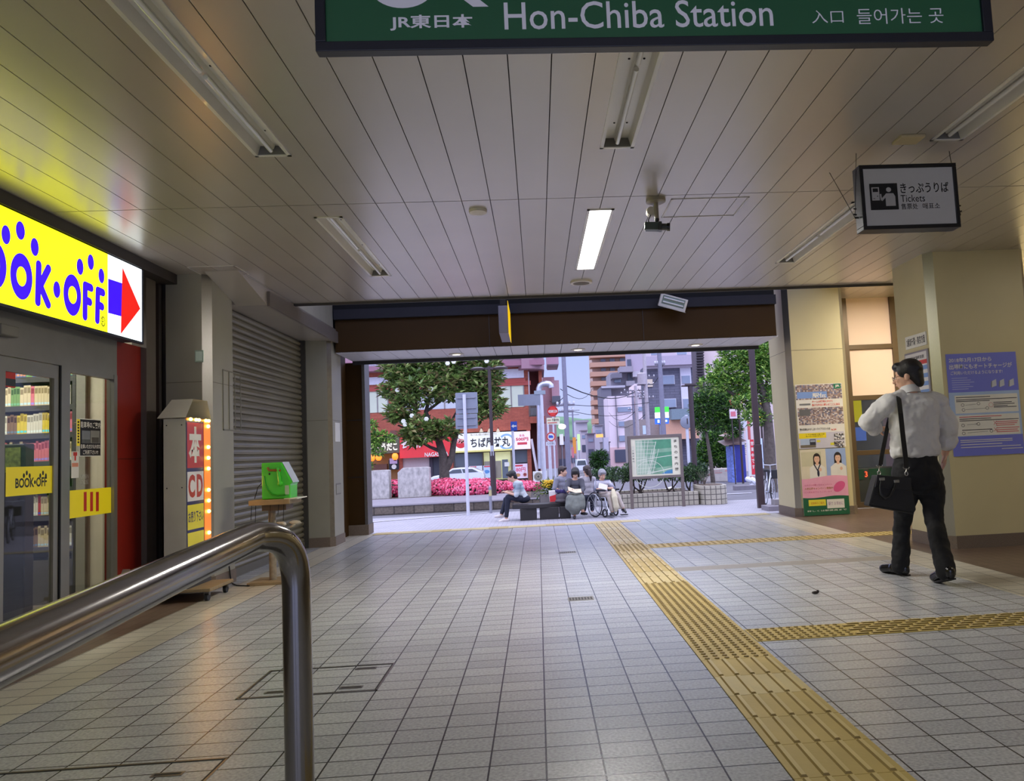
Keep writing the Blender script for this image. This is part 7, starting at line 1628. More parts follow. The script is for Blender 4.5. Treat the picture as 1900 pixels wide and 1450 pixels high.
# bicycle beside the near post
t = thing('bicycle', 'silver bicycle with a black basket parked behind the poster column', 'bicycle', (ay(1428, 930, 20.3).x, 20.3, PZ))
M = Matrix.Translation((ay(1428, 930, 20.3).x, 20.3, PZ)) @ Euler((0, 0, math.radians(62))).to_matrix().to_4x4()
SIL = mat('bicycle_silver', (196, 198, 204), .3, .6, var=.03); RUB = flat((34, 34, 36), .7)
W = lambda x, y, z: M @ Vector((x, y, z))
for x in (-.52, .52):
    b = MB(); b.tube([W(x + .32 * math.cos(a), 0, .335 + .32 * math.sin(a)) for a in [i * math.pi / 14 for i in range(29)]], .018, RUB, 8); wh = b.build('wheel', t, smooth=True)
    b = MB()
    for i in range(14): a = i * math.pi / 7; b.tube([W(x, 0, .335), W(x + .31 * math.cos(a), 0, .335 + .31 * math.sin(a))], .002, SIL, 4)
    b.build('spokes', wh); b = MB(); b.tube([W(x + .30 * math.cos(a), 0, .335 + .30 * math.sin(a)) for a in [i * math.pi / 14 for i in range(29)]], .008, SIL, 6); b.build('rim', wh, smooth=True)
b = MB(); b.tube([W(-.52, 0, .335), W(-.1, 0, .30), W(.38, 0, .78)], .018, SIL, 8); b.tube([W(-.1, 0, .30), W(-.18, 0, .85)], .016, SIL, 8); b.tube([W(-.52, 0, .335), W(-.17, 0, .72)], .010, SIL, 8); b.tube([W(.52, 0, .335), W(.40, 0, .75), W(.36, 0, .98)], .016, SIL, 8); b.build('frame', t, smooth=True)
b = MB(); b.ball(W(-.2, 0, .88), (.11, .09, .045), RUB, 12, M.to_3x3()); b.build('saddle', t, smooth=True)
b = MB(); b.tube([W(.18, -.27, 1.0), W(.30, -.24, 1.02), W(.36, 0, .99), W(.30, .24, 1.02), W(.18, .27, 1.0)], .013, SIL, 8); b.build('handlebar', t, smooth=True)
b = MB(); b.box(.42, .70, -.17, .17, .62, .86, mat('basket_black', (40, 40, 42), .6, var=.1), M); b.build('basket', t, bevel=.01)
b = MB(); b.tube([W(-.1, -.12, .24), W(-.1, .12, .36)], .012, RUB, 6); b.lathe([(.09, -.005), (.09, .005)], W(-.1, 0.03, .30), STEEL_D, 18, M.to_3x3() @ Euler((math.pi / 2, 0, 0)).to_matrix()); b.build('crank', t)
b = MB(); b.tube([W(.36, .10, 1.0), W(.38, .18, 1.12)], .006, GAPM, 6); b.ball(W(.38, .2, 1.16), (.05, .012, .035), flat((150, 170, 180), .1), 10, M.to_3x3()); b.build('mirror', t, smooth=True)

t = thing('street_lamp', 'glowing white street lamp on a short arm at the brick corner', 'street lamp', (ay(1020, 870, 40).x, 40, gz(40)))
xq = pole('post', 1020, 786, 40, .05, WPOST, t, 870); c = ay(1043, 792, 40)
b = MB(); b.tube([(xq, 40, ay(1020, 787, 40).z), (c.x, 40, c.z + .12)], .035, WPOST, 8); b.build('arm', t); b = MB(); b.ball(c, (.2, .15, .14), lit((255, 250, 214), 2.5), 14); b.build('lamp_globe', t, smooth=True)
q = rp(1106, 806, 1119, 812, 120); b = MB(); b.box(q[0], q[2], 120, 120.3, q[1], q[3], lit((255, 170, 90), .9)); b.tube([(q[2], 120.2, gz(120)), (q[2], 120.2, q[3])], .1, GALV, 6); tag(b.build('traffic_light'), 'traffic light glowing orange far down the street', 'traffic light')
# ------------------------------------------------------------------ people
SKIN = mat('skin', (214, 168, 140), .5, var=.05, vscale=12); HAIR = mat('hair_black', (24, 20, 20), .45, var=.2, vscale=60, bump=.4, bscale=150); HAIRB = mat('hair_dark_brown', (52, 36, 32), .45, var=.2, vscale=60, bump=.4, bscale=150); HAIRG = mat('hair_grey', (140, 138, 142), .5, var=.2, vscale=60)
def capsule(mb, p0, p1, r0, r1, m, n=12):
    p0, p1 = Vector(p0), Vector(p1); d = p1 - p0; L = d.length
    if L < 1e-5: mb.ball(p0, r0, m, n); return
    d /= L; prof = []
    for i in range(4): a = math.pi / 2 * i / 4; prof.append((r0 * math.sin(a) + 1e-4, -r0 * math.cos(a)))
    for i in range(5): a = math.pi / 2 * i / 4; prof.append((r1 * math.cos(a) + 1e-4, L + r1 * math.sin(a)))
    q = Vector((0, 0, 1)).rotation_difference(d); mb.lathe(prof, p0, m, n, q.to_matrix())
def chain(mb, pts, rs, m, n=12):
    for i in range(len(pts) - 1): capsule(mb, pts[i], pts[i + 1], rs[i], rs[i + 1], m, n)
def fuse(mb, name, parent, voxel, smooth=4, folds=0.0, fscale=.12):
    """one continuous skin over the overlapping volumes"""
    o = mb.build(name, parent)
    r = o.modifiers.new('skin', 'REMESH'); r.mode = 'VOXEL'; r.voxel_size = voxel; r.use_smooth_shade = True
    s = o.modifiers.new('soften', 'SMOOTH'); s.iterations = smooth; s.factor = .5
    if folds:
        tx = bpy.data.textures.get('folds_%d' % int(fscale * 1000)) or bpy.data.textures.new('folds_%d' % int(fscale * 1000), 'CLOUDS'); tx.noise_scale = fscale
        d = o.modifiers.new('folds', 'DISPLACE'); d.texture = tx; d.strength = folds; d.mid_level = .5; d.texture_coords = 'LOCAL'
    return o
def hand(mb, w, d, n, side, m, curl=.5, L=.18, spread=1.0):
    """palm, four bent fingers of unequal length and a thumb; w wrist, d towards the fingers, n palm side, side = +1/-1 thumb side"""
    d = Vector(d).normalized(); n = Vector(n); n = (n - d * n.dot(d)).normalized(); t = d.cross(n).normalized() * side; w = Vector(w); k = L / .18
    for i, (off, ln) in enumerate(((.030, .072), (.010, .080), (-.010, .074), (-.029, .058))):
        kn = w + d * (.092 - abs(off) * .25) * k + t * off * k * spread
        capsule(mb, w + t * off * .6 * k + d * .01, kn, .0155 * k, .0125 * k, m, 8)
        p = kn; ang = 0
        for j, f in enumerate((.45, .32, .23)):
            ang += curl * (.55, .75, .6)[j]; q = p + (d * math.cos(ang) + n * math.sin(ang)) * ln * f * k
            capsule(mb, p, q, (.0100 - .0011 * j) * k, (.0092 - .0011 * j) * k, m, 8); p = q
    b0 = w + d * .025 * k + t * .026 * k; b1 = b0 + (d * .55 + t * .65 + n * .35).normalized() * .042 * k; b2 = b1 + (d * .8 + t * .25 + n * .5).normalized() * .032 * k
    capsule(mb, b0, b1, .0135 * k, .0115 * k, m, 8); capsule(mb, b1, b2, .011 * k, .009 * k, m, 8)
def head_skin(mb, c, f, up, m, k=1.0):
    """skull, face, jaw, nose and ears; c centre, f facing direction"""
    f = Vector(f).normalized(); up = Vector(up); up = (up - f * up.dot(f)).normalized(); s = f.cross(up); R = Matrix((s, f, up)).transposed(); c = Vector(c)
    V = lambda x, y, z: c + (s * x + f * y + up * z) * k
    mb.ball(V(0, -.012, .03), (.074 * k, .092 * k, .085 * k), m, 18, R); mb.ball(V(0, .024, -.03), (.060 * k, .066 * k, .078 * k), m, 16, R); mb.ball(V(0, .048, -.082), (.034 * k, .032 * k, .026 * k), m, 12, R)
    capsule(mb, V(0, .085, .012), V(0, .103, -.022), .010 * k, .0145 * k, m, 8); mb.ball(V(0, .088, -.052), (.022 * k, .012 * k, .009 * k), m, 10, R)
    for e in (-1, 1): mb.ball(V(e * .074, -.008, -.008), (.012 * k, .022 * k, .032 * k), m, 10, R); mb.ball(V(e * .034, .066, -.018), (.022 * k, .02 * k, .02 * k), m, 10, R)
    return V, R
def face_marks(V, R, parent, k=1.0):
    for e in (-1, 1):
        b = MB(); b.ball(V(e * .030, .083, .004), (.013 * k, .006 * k, .0065 * k), flat((236, 232, 226), .3), 10, R); b.ball(V(e * .030, .088, .004), (.006 * k, .004 * k, .006 * k), flat((30, 20, 16), .3), 8, R); b.build('eye', parent, smooth=True)
        b = MB(); capsule(b, V(e * .016, .088, .024), V(e * .046, .078, .026), .0035 * k, .0025 * k, HAIR, 6); b.build('eyebrow', parent, smooth=True)
    b = MB(); b.ball(V(0, .094, -.053), (.022 * k, .006 * k, .005 * k), flat((176, 104, 96), .5), 10, R); b.build('mouth', parent, smooth=True)
def hair_cap(V, R, k, m, parent, style='short'):
    b = MB(); b.ball(V(0, -.028, .048), (.084 * k, .094 * k, .085 * k), m, 18, R); b.ball(V(0, -.06, .0), (.074 * k, .055 * k, .075 * k), m, 16, R); b.ball(V(0, .050, .088), (.066 * k, .042 * k, .036 * k), m, 14, R)
    for e in (-1, 1): b.ball(V(e * .064, .012, .045), (.018 * k, .045 * k, .05 * k), m, 10, R)
    r = random.Random(3)
    for i in range(26):
        a = r.uniform(0, 2 * math.pi); h = r.uniform(.0, .95); x = .084 * math.sqrt(1 - h * h) * math.cos(a); y = -.028 + .094 * math.sqrt(1 - h * h) * math.sin(a)
        if y < .05: capsule(b, V(x * .9, y * .95, .045 + .08 * h), V(x * 1.08, y * 1.06 - .008, .03 + .085 * h), .014 * k, .006 * k, m, 6)
    b.ball(V(0, -.072, -.05), (.060 * k, .038 * k, .05 * k), m, 12, R)
    if style == 'bob':
        for e in (-1, 1): b.ball(V(e * .070, -.005, -.02), (.026 * k, .06 * k, .085 * k), m, 12, R)
        b.ball(V(0, -.075, -.03), (.075 * k, .04 * k, .085 * k), m, 12, R); b.ball(V(0, .07, .06), (.066 * k, .03 * k, .035 * k), m, 12, R)
    if style == 'tail':
        chain(b, [V(0, -.10, .02), V(.0, -.145, -.01), V(.015, -.15, -.12), V(.02, -.135, -.24)], [.028 * k, .032 * k, .04 * k, .015 * k], m, 10)
    return fuse(b, 'hair', parent, .009 * k, 2)

def loft(mb, secs, m, n=24, p=2.4):
    """closed body through flattened rings: (centre, half width, half depth)"""
    vs = []; fs = []
    for c, rx, ry in secs:
        for k in range(n):
            a = 2 * math.pi * k / n; ca, sa = math.cos(a), math.sin(a)
            vs.append(Vector(c) + Vector((rx * math.copysign(abs(ca) ** (2 / p), ca), ry * math.copysign(abs(sa) ** (2 / p), sa), 0)))
    for i in range(len(secs) - 1):
        for k in range(n): fs.append((i * n + k, i * n + (k + 1) % n, (i + 1) * n + (k + 1) % n, (i + 1) * n + k))
    fs.append(tuple(reversed(range(n)))); fs.append(tuple(range((len(secs) - 1) * n, len(secs) * n)))
    mb.add(vs, fs, m)
# --- walking man in the white shirt
YM_ = 6.15
def m_(cx, cy, dy=0.0):
    p = ay(1580 + cx * .2070, 660 + cy * .2069, YM_ + dy); return p
t = thing('person', 'man in white shirt and black trousers walking away with a shoulder bag', 'person', (m_(600, 1300).x, YM_, 0))
hc = m_(500, 190, .02); fdir = Vector((-.80, .58, -.16)); V, R = None, None
sk = MB()
V, R = head_skin(sk, hc, fdir, (0, 0, 1), SKIN, 1.08)
nb = m_(525, 330, .0); capsule(sk, hc + Vector((.01, -.02, -.06)), nb - Vector((0, 0, .05)), .054, .062, SKIN)
Ls, Le, Lw = m_(340, 425), m_(150, 600, .10), m_(245, 655, .24)
Rs, Re, Rw = m_(770, 430), m_(885, 680, -.03), m_(838, 880, .06)
hipC = m_(585, 1010); chest = m_(570, 560)
chain(sk, [nb, chest, m_(570, 850), hipC], [.06, .085, .085, .085], SKIN)
chain(sk, [Ls, Le, Lw], [.05, .04, .03], SKIN); chain(sk, [nb - Vector((0, 0, .04)), Ls], [.06, .05], SKIN); chain(sk, [nb - Vector((0, 0, .04)), Rs], [.06, .05], SKIN)
hand(sk, m_(250, 655, .25), (1.0, .22, -.10), (.1, -.3, -1), 1, SKIN, .55)
chain(sk, [Rs, Re, Rw], [.05, .044, .030], SKIN); hand(sk, Rw, (-.18, .10, -1.0), (-1, .2, 0), -1, SKIN, .35)
Lh, Lk, La = m_(505, 1060, .03), m_(465, 1500, .16), m_(440, 1880, .30)
Rh, Rk, Ra = m_(695, 1060, 0), m_(735, 1480, -.04), m_(835, 1930, -.21)
La = Vector((ay(1668, 1040, 6.40).x, 6.40, .10)); Ra = Vector((ay(1754, 1050, 5.86).x, 5.86, .13)); Lk.y = 6.33; Rk.y = 6.10
chain(sk, [hipC, Lh, Lk, La], [.11, .075, .05, .04], SKIN); chain(sk, [hipC, Rh, Rk, Ra], [.11, .075, .05, .04], SKIN)
fuse(sk, 'body', t, .0065, 3)
face_marks(V, R, t, 1.08); hair_cap(V, R, 1.14, HAIR, t)
b = MB(); GL = flat((40, 36, 36), .3)
for e in (-1, 1):
    pts = [V(e * .032 + .022 * math.cos(a), .100, .004 + .017 * math.sin(a)) for a in [i * math.pi / 8 for i in range(17)]]; b.tube(pts, .0018, GL, 6); b.tube([V(e * .054, .100, .008), V(e * .076, .05, .010), V(e * .080, -.01, .0)], .0018, GL, 6)
b.tube([V(-.010, .101, .008), V(.010, .101, .008)], .0018, GL, 6); b.build('glasses', t)
SHIRT = mat('white_shirt', (214, 212, 210), .7, var=.03, vscale=3, bump=.5, bscale=7)
s = MB()
loft(s, [(m_(572, 915), .172, .115), (m_(566, 895), .190, .130), (m_(564, 850), .196, .134), (m_(562, 760), .192, .130), (m_(560, 640), .198, .130), (m_(562, 520), .208, .128), (m_(566, 450), .206, .118), (m_(560, 405), .176, .100), (m_(548, 365), .115, .085), (m_(535, 335), .072, .070)], SHIRT)
chain(s, [m_(440, 395), Ls, Le + Vector((-.01, 0, 0)), m_(215, 655, .19)], [.075, .088, .074, .060], SHIRT, 16); chain(s, [m_(660, 405), Rs, m_(880, 665, -.02), m_(855, 775, .02)], [.075, .090, .074, .068], SHIRT, 16)
capsule(s, m_(870, 745, .01), m_(856, 790, .02), .069, .066, SHIRT, 16)
fuse(s, 'shirt', t, .008, 3, .045, .10)
b = MB(); b.lathe([(.080, -.03), (.076, .0), (.070, .034), (.060, .034)], m_(522, 312, .01), SHIRT, 22, Euler((-.22, -.06, 0))); b.build('collar', t, smooth=True)
TRS = mat('black_trousers', (17, 17, 21), .8, var=.12, vscale=6, bump=.25, bscale=9)
s = MB(); loft(s, [(m_(573, 905), .170, .116), (m_(575, 960), .182, .124), (m_(582, 1040), .200, .136), (m_(592, 1110), .208, .136), (m_(600, 1190), .190, .120), (m_(602, 1240), .10, .08)], TRS); s.ball(m_(500, 1090, -.04), (.09, .10, .10), TRS, 14); s.ball(m_(690, 1090, -.05), (.10, .10, .11), TRS, 14)
chain(s, [m_(500, 1080), m_(480, 1300, .08), Lk, La + Vector((0, -.02, -.02))], [.105, .092, .074, .074], TRS, 16); chain(s, [m_(700, 1080), m_(725, 1290, -.01), Rk, Ra + Vector((0, 0, -.02))], [.115, .098, .077, .075], TRS, 16)
fuse(s, 'trousers', t, .009, 3, .028, .09)
b = MB(); bc = m_(577, 908)
pts = [Vector((bc.x + .172 * math.cos(a), bc.y + .118 * math.sin(a), bc.z)) for a in [i * math.pi / 16 for i in range(33)]]
vs = [p + Vector((0, 0, h)) for p in pts for h in (-.017, .017)]; b.add(vs, [(2 * i, 2 * i + 2, 2 * i + 3, 2 * i + 1) for i in range(32)], flat((24, 22, 22), .3)); b.build('belt', t, smooth=True)
SHOE = mat('black_leather_shoe', (18, 18, 20), .22, var=.1, coat=.3)
def shoe(a, d, tip, lift):
    s = MB(); d = Vector(d).normalized(); z = Vector((0, 0, 1))
    heel = Vector((a.x, a.y, 0)) - d * .05 + z * (.045 + lift); toe = Vector((a.x, a.y, 0)) + d * .17 + z * .035
    chain(s, [heel, heel + d * .11 + z * (.004 - lift * .4), toe], [.042, .046, .036], SHOE, 14); capsule(s, heel + z * .02, a + z * .0, .042, .046, SHOE, 12)
    o = fuse(s, 'shoe', t, .007, 2)
    b = MB(); M = frame(heel + Vector((0, 0, -.048)), Vector((d.y, -d.x, 0)), d + Vector((0, 0, (toe.z - heel.z - .0) / .22)))
    b.prism([(.036 * math.cos(q) * (1 if math.sin(q) > 0 else .95), .10 + .125 * math.sin(q)) for q in [i * math.pi / 10 for i in range(20)]], 0, .014, flat((30, 28, 28), .6), M); b.box(-.032, .032, -.03, .03, -.012 if lift < .01 else .0, .012, flat((24, 22, 22), .6), M); b.build('sole', o)
shoe(La, (-.45, 1, 0), 0, .0); shoe(Ra, (-.05, 1, 0), 0, .05)
# his bag: strap over the left shoulder, case behind the left hip
BAG = mat('bag_black_nylon', (30, 30, 33), .65, var=.1, vscale=20, bump=.3, bscale=120); BLE = flat((36, 36, 38), .35)
t = thing('shoulder_bag', 'black briefcase-style bag hung from the left shoulder of the walking man', 'bag', (m_(370, 1230).x, 6.0, m_(370, 1400).z))
def g_(cx, cy, dy=-.2): return m_(cx, cy, dy)
M = F_front(0, YM_ - .20, 0); q = lambda x, y: (g_(x, y).x, g_(x, y).z)
s = MB(); s.prism([q(150, 1350), q(560, 1420), q(583, 1385), q(530, 1100), q(225, 1072)], -.10, 0, BAG, M); s.build('case', t, bevel=.012)
s = MB(); s.prism([q(205, 1180), q(526, 1210), q(530, 1098), q(225, 1070)], 0, .012, BLE, M); s.build('front_flap', t, bevel=.004)
s = MB(); s.tube([Vector((*q(160, 1352), 0)) * 0 + Vector((q(165, 1350)[0], YM_ - .202, q(165, 1350)[1])), Vector((q(555, 1418)[0], YM_ - .202, q(555, 1418)[1]))], .006, BLE, 8); s.build('piping', t)
P3 = lambda x, y, dy: g_(x, y, dy)
s = MB(); s.tube([P3(268, 1112, -.215), P3(255, 1180, -.225), P3(262, 1245, -.235), P3(300, 1280, -.24), P3(340, 1268, -.24), P3(375, 1210, -.235), P3(400, 1135, -.215)], .009, BLE, 10); s.build('carry_handle', t, smooth=True)
for x, y in ((273, 1110), (403, 1130)):
    s = MB(); a = P3(x, y, -.22); s.box(a.x - .022, a.x + .022, a.y - .006, a.y + .006, a.z - .010, a.z + .012, STEEL); s.build('handle_buckle', t, bevel=.003)
def strap(pts, w, nm):
    s = MB(); vs = []; fs = []
    for i, p in enumerate(pts):
        d = (pts[min(i + 1, len(pts) - 1)] - pts[max(i - 1, 0)]).normalized(); side = d.cross(Vector((.12, -1, .1))).normalized() * w / 2; nn = side.cross(d).normalized() * .002
        vs += [p - side - nn, p + side - nn, p + side + nn, p - side + nn]
    for i in range(len(pts) - 1):
        for k in range(4): fs.append((4 * i + k, 4 * i + (k + 1) % 4, 4 * i + 4 + (k + 1) % 4, 4 * i + 4 + k))
    fs += [(0, 1, 2, 3), tuple(reversed(range(4 * len(pts) - 4, 4 * len(pts))))]
    s.add(vs, fs, mat('strap_black', (20, 20, 22), .6, var=.05)); return s.build(nm, t)
strap([m_(405, 348, .05), m_(415, 356, -.02), m_(424, 385, -.09), m_(440, 520, -.145), m_(456, 680, -.155), m_(470, 800, -.16), m_(484, 920, -.165), m_(490, 1005, -.175)], .042, 'back_strap')
strap([m_(405, 348, .05), m_(392, 380, .13), m_(365, 480, .16), m_(335, 590, .10), m_(322, 640, .02), m_(295, 780, -.08), m_(270, 900, -.15), m_(258, 990, -.18)], .036, 'front_strap')
for (x0_, y0_, x1_, y1_) in ((490, 1005, 492, 1075), (250, 985, 246, 1072)):
    s = MB(); a, c = m_(x0_, y0_, -.178), m_(x1_, y1_, -.2); s.tube([a + Vector((-.026, 0, .002)), a + Vector((-.016, 0, -.012)), a + Vector((.016, 0, -.012)), a + Vector((.026, 0, .002))], .004, STEEL, 8); s.tube([a + Vector((0, 0, -.012)), a.lerp(c, .6)], .0045, STEEL, 8)
    ce = a.lerp(c, .8); s.tube([ce + Vector((.012 * math.cos(q_), 0, .015 * math.sin(q_))) for q_ in [i * math.pi / 8 for i in range(17)]], .004, STEEL, 8); s.build('strap_hook', t, smooth=True)

# ------------------------------------------------------------------ stone bench with the people on the plaza
YE = 19.0; KP = YE / 1420
def c_(cx, cy, dy=0.0): return ay(880 + cx * .1684, 840 + cy * .1684, YE + dy)
BST = mat('bench_stone_dark', (46, 43, 43), .5, var=.12, vscale=5, bump=.15)
t = thing('stone_bench', 'dark curved stone bench just outside the way out', 'bench', (c_(750, 650).x, YE, PZ))
zs = c_(750, 560).z; SEAT = zs
xb0, xb1 = c_(420, 580).x, c_(1085, 560).x
b = MB(); n = 14; arc = lambda f, off: (xb0 + (xb1 - xb0) * f, YE - .25 + off + .55 * (2 * f - .75) ** 2 * .4)
b.prism([arc(i / n, 0) for i in range(n + 1)] + [arc(1 - i / n, .5) for i in range(n + 1)], zs - .10, zs, BST); b.build('seat_slab', t, bevel=.015)
for x0_, x1_ in ((508, 690), (722, 930), (945, 1062)):
    a, c = c_(x0_, 700).x, c_(x1_, 700).x; b = MB(); b.box(a, c, YE - .2, YE + .28, PZ, zs - .09, BST); b.build('support_block', t, bevel=.012)

def seated(label, head, face, neck, shoulders, elbows, wrists, pelvis, knees, ankles, toes, top, trousers, hairm, style, k=1.0, sleeve=1.0, hands=(1, 1), skirt=None, marks=True, longs=False, handdir=None, shoes=None, folds=.01, rad=1.0):
    t = thing('person', label, 'person', (pelvis.x, pelvis.y, PZ)); s = MB()
    V, R = head_skin(s, head, face, (0, 0, 1), SKIN, k); f = Vector(face).normalized(); hz = Vector((f.x, f.y, 0)).normalized()
    capsule(s, head - f * .02 - Vector((0, 0, .06)) * k, neck - Vector((0, 0, .03)), .05 * k, .055 * k, SKIN)
    chain(s, [neck, (neck + pelvis) / 2, pelvis], [.07, .11, .11], SKIN)
    for i in (0, 1):
        chain(s, [neck - Vector((0, 0, .04)), shoulders[i], elbows[i], wrists[i]], [.05, .048, .038, .027], SKIN)
        if hands[i]: hand(s, wrists[i], (handdir[i] if handdir else (wrists[i] - elbows[i])), (0, 0, -1) if not handdir else (-.1, .3, 1), 1 if i else -1, SKIN, .7, .17)
        chain(s, [pelvis, knees[i], ankles[i]], [.09, .055, .04], SKIN)
    fuse(s, 'body', t, .011, 2)
    if marks: face_marks(V, R, t, k)
    hair_cap(V, R, k * 1.10, hairm, t, style)
    s = MB(); up = (neck - pelvis); mid = pelvis + up * .5; sx = (shoulders[1] - shoulders[0]); wd = max(.15, sx.length * .42)
    Rm = Matrix.Identity(3)
    ax_ = up.normalized(); sd = sx.normalized() if sx.length > .05 else Vector((0, 1, 0)); sd = (sd - ax_ * sd.dot(ax_)).normalized(); fw = ax_.cross(sd); Rm = Matrix((sd, fw, ax_)).transposed()
    for fr, w_, d_, h_ in ((.05, .9, .13, .12), (.3, .86, .125, .14), (.55, .95, .125, .14), (.78, 1.0, .115, .11), (.92, .75, .085, .06)):
        s.ball(pelvis + up * fr, (wd * w_ * rad, d_ * rad, h_), top, 16, Rm)
    for i in (0, 1):
        pe = elbows[i] if sleeve >= .9 else shoulders[i].lerp(elbows[i], sleeve * 1.8)
        chain(s, [neck.lerp(shoulders[i], .5) - Vector((0, 0, .03)), shoulders[i], pe], [.06, .075, .062], top, 12)
        if longs: chain(s, [elbows[i], elbows[i].lerp(wrists[i], .85)], [.06, .05], top, 12)
    fuse(s, 'top', t, .012, 2, folds, .08)
    if trousers:
        s = MB()
        s.ball(pelvis + Vector((0, 0, -.01)), (.17, .16, .11), trousers, 14)
        for i in (0, 1): chain(s, [pelvis + (knees[i] - pelvis).normalized() * .08 + sd * (.07 if i else -.07), knees[i], ankles[i].lerp(knees[i], .08)], [.095, .075, .052], trousers, 14)
        fuse(s, 'trousers', t, .013, 2, folds, .08)
    for i in (0, 1):
        if toes[i] is not None:
            s = MB(); d = (toes[i] - ankles[i]); d.z = 0; d.normalize(); base = Vector((ankles[i].x, ankles[i].y, ankles[i].z - .05)); chain(s, [base - d * .04, base + d * .07, base + d * .16 + Vector((0, 0, min(0, toes[i].z - base.z)))], [.04, .042, .032], shoes or SHOE, 12); fuse(s, 'shoe', t, .01, 2)
    return t
STRIPE = tile_mat('striped_shirt', (112, 136, 152), (206, 212, 214), (178, 190, 198), 30, .055, (0, 0), 0.0, .8, axes='YZ', bump=0, speck=.05, sscale=20)
_n_ = STRIPE.node_tree; _b_ = [n for n in _n_.nodes if n.type == 'TEX_BRICK'][0]; _b_.inputs['Color2'].default_value = (*lin((216, 220, 220)), 1)
NAVYT = mat('dark_jeans', (30, 34, 50), .8, var=.1, vscale=6); WSHOE = flat((222, 212, 210), .6)
pel = c_(545, 505); 
seated('young man in a striped shirt reading a phone at the bench end', c_(412, 268, -.02), (-.86, -.12, -.46), c_(455, 318), (c_(492, 345, -.2), c_(505, 345, .2)), (c_(462, 470, -.22), c_(440, 440, .2)), (c_(352, 440, -.12), c_(360, 430, .1)), pel,
       (c_(372, 495, -.1), c_(352, 520, .12)), (c_(352, 722, -.10), c_(300, 680, .05)), (c_(270, 760, -.12), c_(245, 700, .0)), STRIPE, NAVYT, HAIR, 'short', 1.1, .55, shoes=WSHOE)
ph = MB(); p = c_(312, 415, -.02); ph.box(-.075, .075, -.04, .04, -.006, .006, flat((30, 30, 34), .2), Matrix.Translation(p) @ Euler((0, .5, 0)).to_matrix().to_4x4()); tag(ph.build('phone', bevel=.003), 'dark phone held in the hands of the striped shirt reader', 'phone')

GTOP = mat('charcoal_cardigan', (84, 84, 92), .85, var=.08, vscale=8); SKIRT = mat('grey_green_skirt', (120, 124, 116), .85, var=.08, vscale=5)
pel = c_(1110, 500, .1)
t = seated('woman in charcoal cardigan and grey-green skirt reading an open book', c_(1113, 232, -.05), (-.12, -.82, -.55), c_(1108, 300), (c_(1045, 315), c_(1180, 315)), (c_(1015, 400, -.12), c_(1200, 400, -.12)), (c_(1030, 432, -.35), c_(1180, 440, -.35)), pel,
       (c_(1065, 500, -.42), c_(1165, 500, -.42)), (c_(1105, 690, -.40), c_(1195, 650, -.45)), (c_(1100, 720, -.6), c_(1240, 655, -.6)), GTOP, None, HAIR, 'bob', 1.1, 1.0, longs=True, handdir=((.8, -.3, .1), (-.8, -.3, .1)), folds=.008)
s = MB(); s.ball(pel, (.21, .2, .12), SKIRT, 14); chain(s, [c_(1080, 500, -.1), c_(1065, 520, -.42), c_(1060, 590, -.45), c_(1090, 660, -.42)], [.14, .13, .13, .07], SKIRT, 14); chain(s, [c_(1140, 500, -.1), c_(1165, 515, -.42), c_(1175, 580, -.45), c_(1190, 620, -.42)], [.14, .13, .12, .06], SKIRT, 14); chain(s, [c_(1110, 520, -.42), c_(1115, 600, -.46), c_(1130, 650, -.42)], [.12, .14, .08], SKIRT, 14)
fuse(s, 'skirt', t, .014, 3, .03, .12)
bk = thing('open_book', 'open pale book in the hands of the woman in the charcoal cardigan', 'book', c_(1110, 430, -.45))
b = MB(); a = c_(1112, 440, -.48); l = c_(1035, 412, -.5); r = c_(1182, 436, -.5)
for e, nm in ((l, 'left_page'), (r, 'right_page')):
    b = MB(); up = Vector((0, .20, .07)); b.add([a, e, e + up, a + up, a + Vector((0, -.01, -.012)), e + Vector((0, -.01, -.012)), e + up + Vector((0, -.01, -.012)), a + up + Vector((0, -.01, -.012))], [(0, 1, 2, 3), (7, 6, 5, 4), (0, 4, 5, 1), (1, 5, 6, 2), (2, 6, 7, 3)], flat((214, 200, 170), .6)); b.build('page_block', bk)

GREYT = mat('grey_knit_top', (176, 170, 174), .85, var=.05, vscale=10)
seated('woman in a pale grey top with a long ponytail facing away', c_(1240, 205, .6), (-.35, .93, -.1), c_(1248, 262, .6), (c_(1190, 290, .6), c_(1310, 295, .6)), (c_(1180, 390, .75), c_(1335, 390, .75)), (c_(1200, 440, .95), c_(1320, 440, .95)), c_(1262, 490, .6),
       (c_(1215, 500, 1.1), c_(1300, 500, 1.1)), (c_(1215, 640, 1.1), c_(1300, 640, 1.1)), (None, None), GREYT, NAVYT, HAIRB, 'tail', 1.1, 1.0, longs=True, hands=(1, 1), marks=True, folds=.01)
GREYM = mat('grey_tee', (134, 134, 146), .85, var=.05, vscale=10)
seated('short-haired man in a grey tee sitting behind the woman with the book', c_(975, 212, 1.2), (.86, -.38, -.1), c_(955, 262, 1.2), (c_(905, 300, 1.05), c_(975, 300, 1.4)), (c_(885, 390, 1.0), c_(985, 390, 1.5)), (c_(960, 430, 1.0), c_(1020, 430, 1.5)), c_(935, 470, 1.2),
       (c_(1010, 480, 1.05), c_(1020, 480, 1.45)), (c_(1010, 640, 1.05), c_(1020, 640, 1.45)), (None, None), GREYM, NAVYT, HAIRB, 'short', 1.1, .6, folds=.01)

